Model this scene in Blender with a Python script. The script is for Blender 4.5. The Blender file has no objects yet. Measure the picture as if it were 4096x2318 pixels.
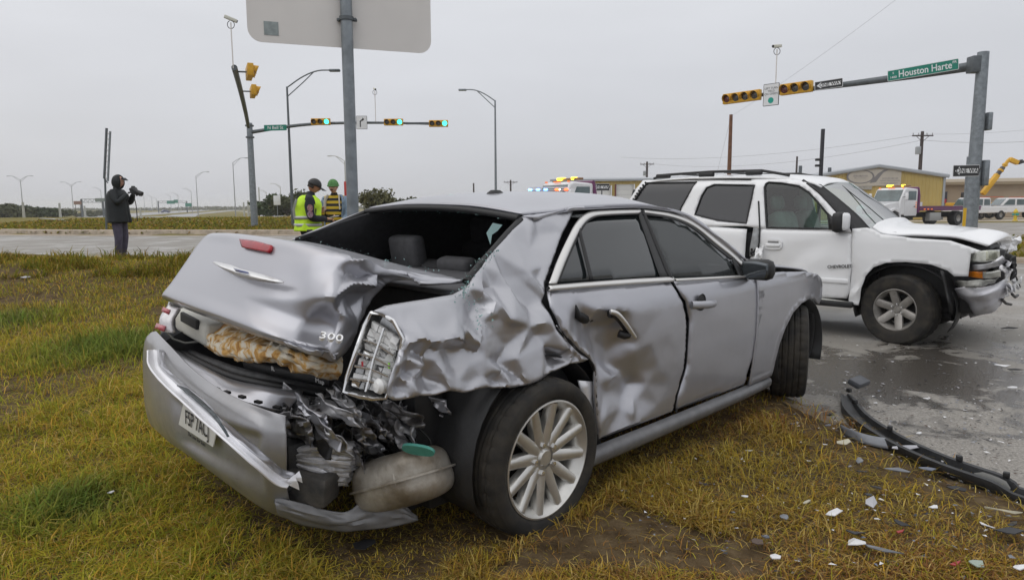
import bpy, bmesh, math, random
import numpy as np
from mathutils import Vector, Matrix
from mathutils.geometry import delaunay_2d_cdt
random.seed(7); RNG = np.random.default_rng(11)
R = math.radians
scene = bpy.context.scene
COL = scene.collection

# ------------------------------------------------------------------ camera
cam_data = bpy.data.cameras.new('camera'); cam_data.sensor_width = 36; cam_data.lens = 24.0
cam_data.clip_start = 0.05; cam_data.clip_end = 6000
camera = bpy.data.objects.new('camera', cam_data); COL.objects.link(camera)
_p, _r = R(7.05), R(0.3)
_fwd = Vector((0, math.cos(_p), -math.sin(_p))); _right = Vector((1, 0, 0)); _up = _right.cross(_fwd)
_R = math.cos(_r)*_right - math.sin(_r)*_up; _U = math.cos(_r)*_up + math.sin(_r)*_right
_m = Matrix((_R, _U, -_fwd)).transposed().to_4x4(); _m.translation = (0, 0, 1.46)
camera.matrix_world = _m
scene.camera = camera
cam_data.dof.use_dof = False

# ------------------------------------------------------------------ sky, sun, exposure
world = bpy.data.worlds.new('World'); scene.world = world; world.use_nodes = True
nt = world.node_tree; nt.nodes.clear()
def wn(t, **k):
    n = nt.nodes.new(t)
    for a, b in k.items(): setattr(n, a, b)
    return n
out = wn('ShaderNodeOutputWorld'); add = wn('ShaderNodeAddShader')
sky = wn('ShaderNodeTexSky', sky_type='NISHITA', sun_disc=False, sun_elevation=R(50), sun_rotation=R(-60), dust_density=4.0, air_density=1.0)
bg1 = wn('ShaderNodeBackground'); bg1.inputs['Strength'].default_value = 0.012
bg2 = wn('ShaderNodeBackground'); bg2.inputs['Strength'].default_value = 1.0
tc = wn('ShaderNodeTexCoord'); sep = wn('ShaderNodeSeparateXYZ')
ramp = wn('ShaderNodeValToRGB')            # overcast cloud deck: paler towards the zenith
ramp.color_ramp.elements[0].position = 0.0; ramp.color_ramp.elements[0].color = (0.545, 0.560, 0.605, 1)
e = ramp.color_ramp.elements.new(0.14); e.color = (0.605, 0.615, 0.65, 1)
e = ramp.color_ramp.elements.new(0.32); e.color = (0.715, 0.725, 0.75, 1)
ramp.color_ramp.elements[-1].position = 1.0; ramp.color_ramp.elements[-1].color = (1.06, 1.06, 1.07, 1)
mp = wn('ShaderNodeMapping'); mp.inputs['Scale'].default_value = (1.3, 1.3, 5.0)
noi = wn('ShaderNodeTexNoise'); noi.inputs['Scale'].default_value = 1.6; noi.inputs['Detail'].default_value = 5; noi.inputs['Roughness'].default_value = 0.5
mr = wn('ShaderNodeMapRange'); mr.inputs['From Min'].default_value = 0.25; mr.inputs['From Max'].default_value = 0.75
mr.inputs['To Min'].default_value = 0.93; mr.inputs['To Max'].default_value = 1.06
mul = wn('ShaderNodeVectorMath', operation='SCALE')
L = nt.links.new
L(tc.outputs['Generated'], sep.inputs[0]); L(sep.outputs['Z'], ramp.inputs[0])
L(tc.outputs['Generated'], mp.inputs[0]); L(mp.outputs[0], noi.inputs['Vector']); L(noi.outputs['Fac'], mr.inputs['Value'])
L(ramp.outputs[0], mul.inputs[0]); L(mr.outputs[0], mul.inputs['Scale']); L(mul.outputs[0], bg2.inputs['Color'])
L(sky.outputs[0], bg1.inputs['Color']); L(bg1.outputs[0], add.inputs[0]); L(bg2.outputs[0], add.inputs[1]); L(add.outputs[0], out.inputs['Surface'])
sun_d = bpy.data.lights.new('sun', 'SUN'); sun_d.energy = 0.6; sun_d.angle = R(60); sun_d.color = (1, 0.98, 0.95)
sun = bpy.data.objects.new('sun', sun_d); COL.objects.link(sun)
sun.rotation_euler = (R(40), 0, R(-60))
vs = scene.view_settings; vs.view_transform = 'Standard'; vs.look = 'None'; vs.exposure = 0.0; vs.gamma = 1.0; vs.use_curve_mapping = False

# ------------------------------------------------------------------ ground height
def sst(a, b, x):
    t = min(1.0, max(0.0, (x-a)/(b-a))); return t*t*(3-2*t)
def ground_z(x, y):
    m = .36*math.exp(-((y-12.4)/2.2)**2)*sst(-2.2, -5.0, x) if y < 25 else 0.0
    return m*.75 + .24*sst(8, 15, y)*sst(0.5, -6, x) + .30*sst(34, 52, y)*sst(2, -6, x) - (1.75*sst(56, 175, y)*sst(8, -8, x) if y > 56 else 0.0)

# ------------------------------------------------------------------ materials
MATS = {}
def mat(name, col=(.5, .5, .5), rough=.6, metal=0.0, var=0.0, vscale=8.0, bump=0.0, bscale=40.0, coat=0.0, coat_rough=.05, spec=None,
        emit=None, estr=0.0, col2=None, trans=0.0, alpha=1.0, ior=None, rvar=0.0, sub=0.0):
    if name in MATS: return MATS[name]
    m = bpy.data.materials.new(name); m.use_nodes = True; t = m.node_tree; b = t.nodes['Principled BSDF']
    b.inputs['Base Color'].default_value = (*col, 1); b.inputs['Roughness'].default_value = rough; b.inputs['Metallic'].default_value = metal
    b.inputs['Coat Weight'].default_value = coat; b.inputs['Coat Roughness'].default_value = coat_rough
    if spec is not None: b.inputs['Specular IOR Level'].default_value = spec
    if ior: b.inputs['IOR'].default_value = ior
    b.inputs['Transmission Weight'].default_value = trans; b.inputs['Alpha'].default_value = alpha
    if emit: b.inputs['Emission Color'].default_value = (*emit, 1); b.inputs['Emission Strength'].default_value = estr
    if var or col2 or bump or rvar:
        c = t.nodes.new('ShaderNodeTexCoord')
        if var or col2 or rvar:
            n = t.nodes.new('ShaderNodeTexNoise'); n.inputs['Scale'].default_value = vscale; n.inputs['Detail'].default_value = 6; n.inputs['Roughness'].default_value = .6
            t.links.new(c.outputs['Object'], n.inputs['Vector'])
            if var or col2:
                r = t.nodes.new('ShaderNodeValToRGB'); a = col2 if col2 else tuple(v*(1-var) for v in col); z = col if col2 else tuple(min(1, v*(1+var)) for v in col)
                r.color_ramp.elements[0].position = .32; r.color_ramp.elements[0].color = (*a, 1); r.color_ramp.elements[1].position = .68; r.color_ramp.elements[1].color = (*z, 1)
                t.links.new(n.outputs['Fac'], r.inputs[0]); t.links.new(r.outputs[0], b.inputs['Base Color'])
            if rvar:
                q = t.nodes.new('ShaderNodeMapRange'); q.inputs['To Min'].default_value = max(0, rough-rvar); q.inputs['To Max'].default_value = min(1, rough+rvar)
                q.inputs['From Min'].default_value = .3; q.inputs['From Max'].default_value = .7
                t.links.new(n.outputs['Fac'], q.inputs[0]); t.links.new(q.outputs[0], b.inputs['Roughness'])
        if bump:
            n2 = t.nodes.new('ShaderNodeTexNoise'); n2.inputs['Scale'].default_value = bscale; n2.inputs['Detail'].default_value = 4
            bp = t.nodes.new('ShaderNodeBump'); bp.inputs['Strength'].default_value = bump; bp.inputs['Distance'].default_value = .01
            t.links.new(c.outputs['Object'], n2.inputs['Vector']); t.links.new(n2.outputs['Fac'], bp.inputs['Height']); t.links.new(bp.outputs[0], b.inputs['Normal'])
    MATS[name] = m; return m

# ------------------------------------------------------------------ mesh helpers
def link_mesh(name, verts, faces, material, parent=None, smooth=35, mats=None, midx=None):
    me = bpy.data.meshes.new(name); me.from_pydata([tuple(v) for v in verts], [], [tuple(f) for f in faces]); me.update()
    for m in (mats or [material]): me.materials.append(m)
    if midx is not None: me.polygons.foreach_set('material_index', midx)
    o = bpy.data.objects.new(name, me); COL.objects.link(o)
    if parent: o.parent = parent
    if smooth is not None:
        me.polygons.foreach_set('use_smooth', [True]*len(me.polygons)); me.set_sharp_from_angle(angle=R(smooth))
    return o
def tag(o, label=None, cat=None, group=None, kind=None):
    if label: o['label'] = label
    if cat: o['category'] = cat
    if group: o['group'] = group
    if kind: o['kind'] = kind
    return o
def empty(name, loc=(0, 0, 0), rz=0.0, label=None, cat=None, group=None):
    o = bpy.data.objects.new(name, None); COL.objects.link(o); o.location = loc; o.rotation_euler = (0, 0, rz); o.empty_display_size = .2
    return tag(o, label, cat, group)
def copy_tree(o, parent=None):
    c = o.copy(); COL.objects.link(c); c.parent = parent
    for ch in list(o.children): copy_tree(ch, c)
    return c
class MB:
    """collects shapes into one mesh"""
    def __init__(s): s.v = []; s.f = []
    def add(s, vs, fs):
        n = len(s.v); s.v += [Vector(v) for v in vs]; s.f += [tuple(i+n for i in f) for f in fs]; return s
    def box(s, c, d, rot=None, bev=0.0):
        x, y, z = [k/2 for k in d]; M = rot if rot else Matrix.Identity(3); c = Vector(c)
        if bev <= 0:
            vs = [(sx*x, sy*y, sz*z) for sx in (-1, 1) for sy in (-1, 1) for sz in (-1, 1)]
            fs = [(0, 1, 3, 2), (4, 6, 7, 5), (0, 4, 5, 1), (2, 3, 7, 6), (0, 2, 6, 4), (1, 5, 7, 3)]
            return s.add([c + M @ Vector(v) for v in vs], fs)
        bm = bmesh.new(); bmesh.ops.create_cube(bm, size=1.0)
        for v in bm.verts: v.co = Vector((v.co.x*2*x, v.co.y*2*y, v.co.z*2*z))
        bmesh.ops.bevel(bm, geom=list(bm.edges), offset=bev, segments=2, profile=.5, affect='EDGES')
        bm.verts.index_update(); s.add([c + M @ v.co for v in bm.verts], [[v.index for v in f.verts] for f in bm.faces]); bm.free(); return s
    def tube(s, pts, r, n=10, cap=True, flat=1.0):
        pts = [Vector(p) for p in pts]; m = len(pts); rs = r if isinstance(r, (list, tuple)) else [r]*m
        vs = []; prev = None
        for i, p in enumerate(pts):
            t = (pts[min(i+1, m-1)] - pts[max(i-1, 0)]).normalized()
            a = prev if prev is not None else (Vector((0, 0, 1)) if abs(t.z) < .9 else Vector((1, 0, 0)))
            u = (a - t*a.dot(t)).normalized(); w = t.cross(u); prev = u
            for k in range(n):
                q = 2*math.pi*k/n; vs.append(p + rs[i]*(math.cos(q)*u + flat*math.sin(q)*w))
        fs = [(i*n+k, i*n+(k+1) % n, (i+1)*n+(k+1) % n, (i+1)*n+k) for i in range(m-1) for k in range(n)]
        if cap: fs += [tuple(range(n-1, -1, -1)), tuple((m-1)*n+k for k in range(n))]
        return s.add(vs, fs)
    def lathe(s, prof, n=32, M=None, cap=False):
        """prof [(r, h)] round local z; M 4x4"""
        M = M or Matrix.Identity(4); vs = [M @ Vector((r*math.cos(2*math.pi*k/n), r*math.sin(2*math.pi*k/n), h)) for r, h in prof for k in range(n)]
        m = len(prof); fs = [(i*n+k, i*n+(k+1) % n, (i+1)*n+(k+1) % n, (i+1)*n+k) for i in range(m-1) for k in range(n)]
        if cap: fs += [tuple(range(n-1, -1, -1)), tuple((m-1)*n+k for k in range(n))]
        return s.add(vs, fs)
    def prism(s, poly, thick, M=None):
        """poly in local xy, extruded along local z by thick"""
        M = M or Matrix.Identity(4); n = len(poly)
        vs = [M @ Vector((p[0], p[1], 0)) for p in poly] + [M @ Vector((p[0], p[1], thick)) for p in poly]
        fs = [tuple(range(n-1, -1, -1)), tuple(range(n, 2*n))] + [(i, (i+1) % n, n+(i+1) % n, n+i) for i in range(n)]
        return s.add(vs, fs)
    def build(s, name, material, parent=None, smooth=35):
        return link_mesh(name, s.v, s.f, material, parent, smooth)
def solid(o, t, off=-1.0):
    m = o.modifiers.new('thick', 'SOLIDIFY'); m.thickness = t; m.offset = off; return o
def bevelm(o, w=.01, seg=2):
    m = o.modifiers.new('bevel', 'BEVEL'); m.width = w; m.segments = seg; m.limit_method = 'ANGLE'; m.angle_limit = R(40); return o
def frame(o, x, y):
    """4x4 with local x, y axes given, z = x cross y"""
    x = Vector(x).normalized(); y = Vector(y); y = (y - x*y.dot(x)).normalized(); z = x.cross(y)
    m = Matrix((x, y, z)).transposed().to_4x4(); m.translation = Vector(o); return m
def inside(p, poly):
    x, y = p; r = False; j = len(poly)-1
    for i in range(len(poly)):
        xi, yi = poly[i]; xj, yj = poly[j]
        if (yi > y) != (yj > y) and x < (xj-xi)*(y-yi)/(yj-yi)+xi: r = not r
        j = i
    return r
def vin(P, poly):
    P = np.asarray(P, float); x, y = P[:, 0], P[:, 1]; r_ = np.zeros(len(P), bool); j = len(poly)-1
    for i in range(len(poly)):
        xi, yi = poly[i][:2]; xj, yj = poly[j][:2]
        if yi != yj: r_ ^= ((yi > y) != (yj > y)) & (x < (xj-xi)*(y-yi)/(yj-yi)+xi)
        j = i
    return r_
def seg_dist(P, a, b):
    a = np.array(a); d = np.array(b)-a; t = np.clip(((P-a) @ d)/max(1e-12, d @ d), 0, 1); return np.linalg.norm(P-(a+t[:, None]*d), axis=1)
def densify(poly, step, closed=True):
    out = []; n = len(poly)
    for i in range(n if closed else n-1):
        a, b = Vector(poly[i]), Vector(poly[(i+1) % n]); k = max(1, int((b-a).length/step))
        out += [tuple(a.lerp(b, j/k)) for j in range(k)]
    if not closed: out.append(tuple(poly[-1]))
    return out
def smooth_poly(poly, it=2, closed=True):
    for _ in range(it):
        n = len(poly); o = [] if closed else [poly[0]]
        for i in range(n if closed else n-1):
            a, b = Vector(poly[i]), Vector(poly[(i+1) % n]); o += [tuple(a.lerp(b, .25)), tuple(a.lerp(b, .75))]
        if not closed: o.append(poly[-1])
        poly = o
    return poly
def fill(poly, step, holes=()):
    """triangulate a 2-d outline with interior points; returns pts (n,2), tris, distance to the outline"""
    loops = [densify([p[:2] for p in poly], step)] + [densify([p[:2] for p in h], step) for h in holes]
    pts = []; edges = []
    for l in loops:
        n0 = len(pts); pts += l; edges += [(n0+i, n0+(i+1) % len(l)) for i in range(len(l))]
    xs = [p[0] for p in loops[0]]; ys = [p[1] for p in loops[0]]
    gx = np.arange(min(xs), max(xs), step); gy = np.arange(min(ys), max(ys), step*.87); cand = []
    for j, y in enumerate(gy):
        for x in gx: cand.append((x+(step/2 if j % 2 else 0), y))
    C = np.array(cand) + RNG.normal(0, step*.03, (len(cand), 2))
    B = np.array([p for l in loops for p in l]); E = []
    for l in loops:
        for i in range(len(l)): E.append((l[i], l[(i+1) % len(l)]))
    kk = vin(C, loops[0])
    for h in loops[1:]: kk &= ~vin(C, h)
    if kk.any():
        K = C[kk]; d = np.full(len(K), 9e9)
        for a, b in E: d = np.minimum(d, seg_dist(K, a, b))
        pts += [tuple(k) for k, q in zip(K, d) if q > step*.45]
    v, e_, f, *_ = delaunay_2d_cdt([Vector(p) for p in pts], edges, [], 0, 1e-5)
    P0 = np.array([(q.x, q.y) for q in v]); cen_ = np.array([P0[list(t)].mean(0) for t in f]); ok = vin(cen_, loops[0])
    for h in loops[1:]: ok &= ~vin(cen_, h)
    tris = [tuple(t) for t, k in zip(f, ok) if k]
    P = np.array([(q.x, q.y) for q in v]); d = np.full(len(P), 9e9)
    for a, b in E: d = np.minimum(d, seg_dist(P, a, b))
    return P, tris, d
class Crumple:
    """piecewise-linear field through scattered control values: folded sheet metal"""
    def __init__(s, ctrl):
        s.P = np.array([c[:2] for c in ctrl], float); s.d = np.array([c[2] for c in ctrl], float)
        v, e_, f, ov, *_ = delaunay_2d_cdt([Vector(p) for p in s.P], [], [], 0, 1e-6)
        s.V = np.array([(q.x, q.y) for q in v]); s.dv = np.array([s.d[o[0]] if o else 0 for o in ov]); s.T = [t for t in f if len(t) == 3]
    def raw(s, Q):
        out = np.zeros(len(Q))
        for t in s.T:
            a, b, c = s.V[list(t)]; M = np.array([b-a, c-a]).T; det = np.linalg.det(M)
            if abs(det) < 1e-12: continue
            w = (Q-a) @ np.linalg.inv(M).T; l0 = 1-w[:, 0]-w[:, 1]; k = (w[:, 0] >= -1e-6) & (w[:, 1] >= -1e-6) & (l0 >= -1e-6)
            out[k] = l0[k]*s.dv[t[0]] + w[k, 0]*s.dv[t[1]] + w[k, 1]*s.dv[t[2]]
        return out
    def __call__(s, Q, h=.012):
        Q = np.asarray(Q, float); o = s.raw(Q)*.4
        for a in range(6): o += .1*s.raw(Q + h*np.array([math.cos(a*math.pi/3), math.sin(a*math.pi/3)]))
        return o
def vnoise(P, scale, seed=0):
    """cheap smooth value noise, vectorised; P (n,2)"""
    Q = np.asarray(P, float)*scale; i = np.floor(Q).astype(int); f = Q-i; f = f*f*(3-2*f)
    def h(a, b): return (np.sin((a*127.1+b*311.7+seed*74.7))*43758.5453) % 1.0
    n00 = h(i[:, 0], i[:, 1]); n10 = h(i[:, 0]+1, i[:, 1]); n01 = h(i[:, 0], i[:, 1]+1); n11 = h(i[:, 0]+1, i[:, 1]+1)
    return (n00*(1-f[:, 0])+n10*f[:, 0])*(1-f[:, 1]) + (n01*(1-f[:, 0])+n11*f[:, 0])*f[:, 1]
def cr_grid(ctrl, nu, nv):
    """Catmull-Rom surface through a grid of 3-d points; returns (nv, nu, 3), s, t"""
    A = np.array([[list(p) for p in row] for row in ctrl], float)
    def interp(A, n):
        m = len(A); ts = np.linspace(0, m-1, n); o = []
        for t in ts:
            i = min(int(t), m-2); f = t-i; p1, p2 = A[i], A[i+1]; p0 = A[i-1] if i > 0 else 2*p1-p2; p3 = A[i+2] if i+2 < m else 2*p2-p1
            o.append(.5*((2*p1)+(-p0+p2)*f+(2*p0-5*p1+4*p2-p3)*f*f+(-p0+3*p1-3*p2+p3)*f**3))
        return np.array(o)
    B = interp(A, nv); return np.transpose(interp(np.transpose(B, (1, 0, 2)), nu), (1, 0, 2))
def grid_obj(G, name, material, parent=None, smooth=35, disp=None, thick=0.0, off=-1.0, flip=False):
    nv, nu = G.shape[:2]
    if disp is not None:
        du = np.gradient(G, axis=1); dv = np.gradient(G, axis=0); N = np.cross(du, dv); N /= np.maximum(1e-9, np.linalg.norm(N, axis=2, keepdims=True))
        S, T = np.meshgrid(np.linspace(0, 1, nu), np.linspace(0, 1, nv)); d = disp(np.stack([S.ravel(), T.ravel()], 1)).reshape(nv, nu); G = G + N*d[..., None]
    V = G.reshape(-1, 3); F = []
    for j in range(nv-1):
        for i in range(nu-1):
            q = (j*nu+i, j*nu+i+1, (j+1)*nu+i+1, (j+1)*nu+i); F.append(q[::-1] if flip else q)
    o = link_mesh(name, V, F, material, parent, smooth)
    if thick: solid(o, thick, off)
    return o
def text_mesh(name, s, size, material, parent, M, ext=.002, bold=False, align='CENTER', sx=1.0):
    c = bpy.data.curves.new(name, 'FONT'); c.body = s; c.size = size; c.extrude = ext; c.align_x = align; c.align_y = 'CENTER'; c.resolution_u = 3
    if bold: c.offset = size*.015
    t = bpy.data.objects.new('tmp_text', c); COL.objects.link(t); bpy.context.view_layer.update()
    me = bpy.data.meshes.new_from_object(t.evaluated_get(bpy.context.evaluated_depsgraph_get())); bpy.data.objects.remove(t)
    me.transform(Matrix.Diagonal((sx, 1, 1, 1))); me.transform(M); me.materials.clear(); me.materials.append(material)
    o = bpy.data.objects.new(name, me); COL.objects.link(o); o.parent = parent; return o

# ================================================================== setting
KERB_NEAR = [(3.2, -4), (2.85, 1.5), (2.62, 3.0), (2.44, 3.9), (2.27, 4.6), (2.12, 5.3), (1.8, 7), (.7, 9.3), (-1.5, 11.6), (-4.5, 13.9), (-8, 15.8), (-14.5, 19.2), (-30, 27), (-60, 42)]
KERB_FAR = [(-60, 53), (-38, 40), (-24.5, 33.6), (-16, 31.9), (-10.5, 31.4), (-5.5, 32.2), (-1.5, 36), (.5, 43), (2.5, 54), (8, 90)]
ISLAND = [(12.0, 16.4), (12.9, 21), (16, 25.4), (22.0, 30.5), (46, 33), (46, 16.4)]
KN = smooth_poly(KERB_NEAR, 2, False); KF = smooth_poly(KERB_FAR, 2, False); ISL = smooth_poly(ISLAND, 1)
ROAD = list(KN) + list(KF) + [(12, 90), (13, 54), (90, 54), (90, -4)]
def in_road(x, y): return inside((x, y), ROAD) and not inside((x, y), ISL)
def road_z(x, y): return ground_z(x, y) - .07

def nodes_of(name):
    m = bpy.data.materials.new(name); m.use_nodes = True; t = m.node_tree; b = t.nodes['Principled BSDF']; return m, t, b
def nn(t, typ, **k):
    n = t.nodes.new(typ)
    for a, v in k.items():
        if a in n.inputs: n.inputs[a].default_value = v
        else: setattr(n, a, v)
    return n
def noise(t, vec, scale, detail=5, rough=.55, dist=0.0):
    n = nn(t, 'ShaderNodeTexNoise'); n.inputs['Scale'].default_value = scale; n.inputs['Detail'].default_value = detail; n.inputs['Roughness'].default_value = rough; n.inputs['Distortion'].default_value = dist
    t.links.new(vec, n.inputs['Vector']); return n.outputs['Fac']
def ramp_of(t, fac, stops):
    r = nn(t, 'ShaderNodeValToRGB'); el = r.color_ramp.elements
    while len(el) < len(stops): el.new(.5)
    for e_, (p, c) in zip(el, stops): e_.position = p; e_.color = (*c, 1) if len(c) == 3 else c
    t.links.new(fac, r.inputs[0]); return r.outputs[0]
def mixc(t, fac, a, b):
    m = nn(t, 'ShaderNodeMix', data_type='RGBA'); t.links.new(fac, m.inputs[0])
    for s, k in ((a, 6), (b, 7)):
        if hasattr(s, 'links'): t.links.new(s, m.inputs[k])
        else: m.inputs[k].default_value = (*s, 1)
    return m.outputs[2]
def mathn(t, op, a, b=None):
    m = nn(t, 'ShaderNodeMath', operation=op)
    for s, k in ((a, 0), (b, 1)):
        if s is None: continue
        if hasattr(s, 'links'): t.links.new(s, m.inputs[k])
        else: m.inputs[k].default_value = s
    return m.outputs[0]
def bump_of(t, b, h, strength, dist):
    bp = nn(t, 'ShaderNodeBump'); bp.inputs['Strength'].default_value = strength; bp.inputs['Distance'].default_value = dist
    t.links.new(h, bp.inputs['Height']); t.links.new(bp.outputs[0], b.inputs['Normal'])

# soil and dry grass field
m_ground, t, b = nodes_of('soil_and_dry_turf'); pos = nn(t, 'ShaderNodeNewGeometry').outputs['Position']
n1 = noise(t, pos, .9, 6); n2 = noise(t, pos, 9, 6, .65); n3 = noise(t, pos, .05, 4)
near = ramp_of(t, n2, [(.25, (.040, .027, .016)), (.5, (.105, .073, .040)), (.75, (.18, .135, .078))])
far = ramp_of(t, n3, [(.35, (.13, .13, .035)), (.5, (.21, .17, .06)), (.65, (.24, .20, .085))])
far2 = ramp_of(t, n1, [(.3, (.10, .11, .028)), (.6, (.22, .18, .07))])
farm = mixc(t, noise(t, pos, .3, 3), far, far2)
sepp = nn(t, 'ShaderNodeSeparateXYZ'); t.links.new(pos, sepp.inputs[0])
mr_ = nn(t, 'ShaderNodeMapRange'); mr_.inputs['From Min'].default_value = 14; mr_.inputs['From Max'].default_value = 24; t.links.new(sepp.outputs['Y'], mr_.inputs[0])
t.links.new(mixc(t, mr_.outputs[0], near, farm), b.inputs['Base Color']); b.inputs['Roughness'].default_value = .95; b.inputs['Specular IOR Level'].default_value = .05
bump_of(t, b, n2, .9, .04)

# wet worn chip-seal asphalt
m_asph, t, b = nodes_of('wet_chipseal_asphalt'); pos = nn(t, 'ShaderNodeNewGeometry').outputs['Position']
sp = noise(t, pos, 55, 8, .82); vor = nn(t, 'ShaderNodeTexVoronoi'); vor.inputs['Scale'].default_value = 70; t.links.new(pos, vor.inputs['Vector'])
big = noise(t, pos, .35, 5, .6); mid = noise(t, pos, 2.2, 6, .6, .6)
c0 = ramp_of(t, sp, [(.30, (.085, .077, .066)), (.5, (.25, .232, .207)), (.72, (.48, .455, .415))])
c1 = mixc(t, ramp_of(t, big, [(.42, (0, 0, 0)), (.62, (1, 1, 1))]), c0, (.24, .225, .20))
# oil and coolant stains round the white truck, with a shape of their own
mp_ = nn(t, 'ShaderNodeMapping'); mp_.inputs['Location'].default_value = (-3.55, -6.0, 0); mp_.inputs['Rotation'].default_value = (0, 0, 0); mp_.vector_type = 'POINT'; t.links.new(pos, mp_.inputs[0])
sc_ = nn(t, 'ShaderNodeVectorMath', operation='MULTIPLY'); sc_.inputs[1].default_value = (.34, .52, 0); t.links.new(mp_.outputs[0], sc_.inputs[0])
ln_ = nn(t, 'ShaderNodeVectorMath', operation='LENGTH'); t.links.new(sc_.outputs[0], ln_.inputs[0])
st = mathn(t, 'SUBTRACT', mathn(t, 'ADD', mathn(t, 'MULTIPLY', mid, 3.0), -.62), ln_.outputs['Value'])
stain = ramp_of(t, st, [(.12, (0, 0, 0)), (.38, (1, 1, 1))])
c2 = mixc(t, mathn(t, 'MULTIPLY', stain, .85), c1, (.040, .034, .028))
t.links.new(c2, b.inputs['Base Color'])
wet = ramp_of(t, noise(t, pos, .8, 4, .5, .4), [(.46, (.68, .68, .68)), (.62, (.32, .32, .32))])
rg = mixc(t, stain, wet, (.17, .17, .17)); t.links.new(rg, b.inputs['Roughness']); b.inputs['Specular IOR Level'].default_value = .45
bump_of(t, b, mathn(t, 'ADD', vor.outputs['Distance'], mathn(t, 'MULTIPLY', sp, .5)), .35, .006)

m_conc = mat('kerb_concrete', (.36, .30, .23), .85, var=.28, vscale=3, bump=.4, bscale=60)
m_lot = mat('pale_concrete_lot', (.42, .36, .27), .85, var=.15, vscale=.6, bump=.2, bscale=20)
m_hwy = mat('distant_highway_concrete', (.27, .27, .275), .5, var=.1, vscale=.2)

# ground sheet out to the horizon
def axis(a): return np.unique(np.round(np.concatenate(a), 3))
far_ = np.geomspace(80, 1400, 18)
xs = axis([-far_[::-1], np.arange(-80, -14, 2.0), np.arange(-14, 8, .25), np.arange(8, 80, 2.0), far_])
ys = axis([np.arange(-30, -2, 4.0), np.arange(-2, 22, .25), np.arange(22, 60, 1.0), np.geomspace(60, 1500, 32)])
GX, GY = np.meshgrid(xs, ys); GP = np.stack([GX.ravel(), GY.ravel()], 1)
gin = vin(GP, ROAD) & ~vin(GP, ISL); nearm = (GP[:, 0] > -13) & (GP[:, 0] < 6) & (GP[:, 1] < 18) & ~gin
gzv = np.array([ground_z(a, c) for a, c in GP]) - .16*gin + nearm*(.03*(vnoise(GP, 1.7, 3)-.5) + .05*(vnoise(GP, .6, 5)-.5))
V = np.column_stack([GP, gzv]).tolist()
nx = len(xs); F = [(j*nx+i, j*nx+i+1, (j+1)*nx+i+1, (j+1)*nx+i) for j in range(len(ys)-1) for i in range(nx-1)]
tag(link_mesh('ground', V, F, m_ground, None, 180), kind='structure')
# asphalt
P, T, _ = fill(ROAD, 1.4, [ISL])
tag(link_mesh('road', [(p[0], p[1], road_z(*p)) for p in P], T, m_asph, None, 180), kind='structure')
def kerb(name, line, h=.085, w=.16, gut=.0, closed=False, step=.5, m=None):
    pts = densify([p[:2] for p in line], step, closed)
    if closed: pts.append(pts[0])
    V = []; n = len(pts)
    for i, p in enumerate(pts):
        a = Vector(pts[max(0, i-1)]); c = Vector(pts[min(n-1, i+1)]); d = (c-a).normalized(); nrm = Vector((-d.y, d.x))
        z = road_z(*p)
        prof = [(-gut, .008), (-gut*.02, .004), (.02, h*.8), (.045, h), (w, h), (w+.02, -.1)]
        for o, hz in prof: V.append((p[0]+nrm.x*o, p[1]+nrm.y*o, z+hz))
    k = 6; F = [(i*k+j, (i+1)*k+j, (i+1)*k+j+1, i*k+j+1) for i in range(n-1) for j in range(k-1)]
    return tag(link_mesh(name, V, F, m or m_conc, None, 40), kind='structure')
kerb('kerb', KN, h=.045, w=.14, gut=.05, m=mat('dirty_kerb_concrete', (.24, .195, .145), .9, col2=(.09, .065, .04), vscale=5, bump=.5, bscale=40))
kerb('kerb', KF, h=.22, w=.9, gut=1.2, step=1.5)
kerb('kerb', list(reversed(ISL)), h=.13, w=.3, gut=.3, closed=True, step=1.0)
# far concrete lot behind the tow truck, distant highway lanes and frontage road
def sheet(name, poly, m, dz, step=6.0):
    P, T, _ = fill(poly, step); return tag(link_mesh(name, [(p[0], p[1], ground_z(*p)+dz) for p in P], T, m, None, 180), kind='structure')
sheet('parking_lot', [(13, 54), (90, 54), (120, 110), (10, 110)], m_lot, .02)
def lane(name, up, lo, dz=.03):
    a = [p[:2] for p in up]; c = [p[:2] for p in lo]; n = 24
    def rs(l):
        l = [Vector(q) for q in l]; L_ = [0]
        for i in range(len(l)-1): L_.append(L_[-1]+(l[i+1]-l[i]).length)
        return [Vector((np.interp(q, L_, [v.x for v in l]), np.interp(q, L_, [v.y for v in l]))) for q in np.linspace(0, L_[-1], n)]
    A, C_ = rs(a), rs(c); V = []
    for p, q in zip(A, C_):
        for k in range(4): r = p.lerp(q, k/3); V.append((r.x, r.y, ground_z(r.x, r.y)+dz))
    F = [(i*4+k, i*4+k+1, (i+1)*4+k+1, (i+1)*4+k) for i in range(n-1) for k in range(3)]
    return tag(link_mesh(name, V, F, m_hwy, None, 180), kind='structure')
lane('highway', [(-41.424, 60.024, 0.533), (-127.888, 199.612, -1.214), (-161.479, 282.88, -1.211), (-220.676, 440.383, -1.21), (-339.488, 766.262, -1.214), (-414.037, 1014.133, -1.213)], [(-31.456, 48.401, 0.507), (-33.497, 55.796, 0.54), (-115.056, 209.992, -1.213), (-147.536, 297.751, -1.211), (-227.245, 512.798, -1.214), (-344.44, 855.739, -1.215)])
lane('highway', [(-34.498, 62.286, 0.526), (-113.515, 226.357, -1.215), (-141.225, 310.429, -1.211), (-199.719, 475.506, -1.213), (-263.957, 665.271, -1.213)], [(-29.29, 53.145, 0.539), (-33.429, 66.636, 0.5), (-114.523, 251.666, -1.213), (-157.499, 377.513, -1.211), (-228.529, 580.163, -1.213)], .035)
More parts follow.
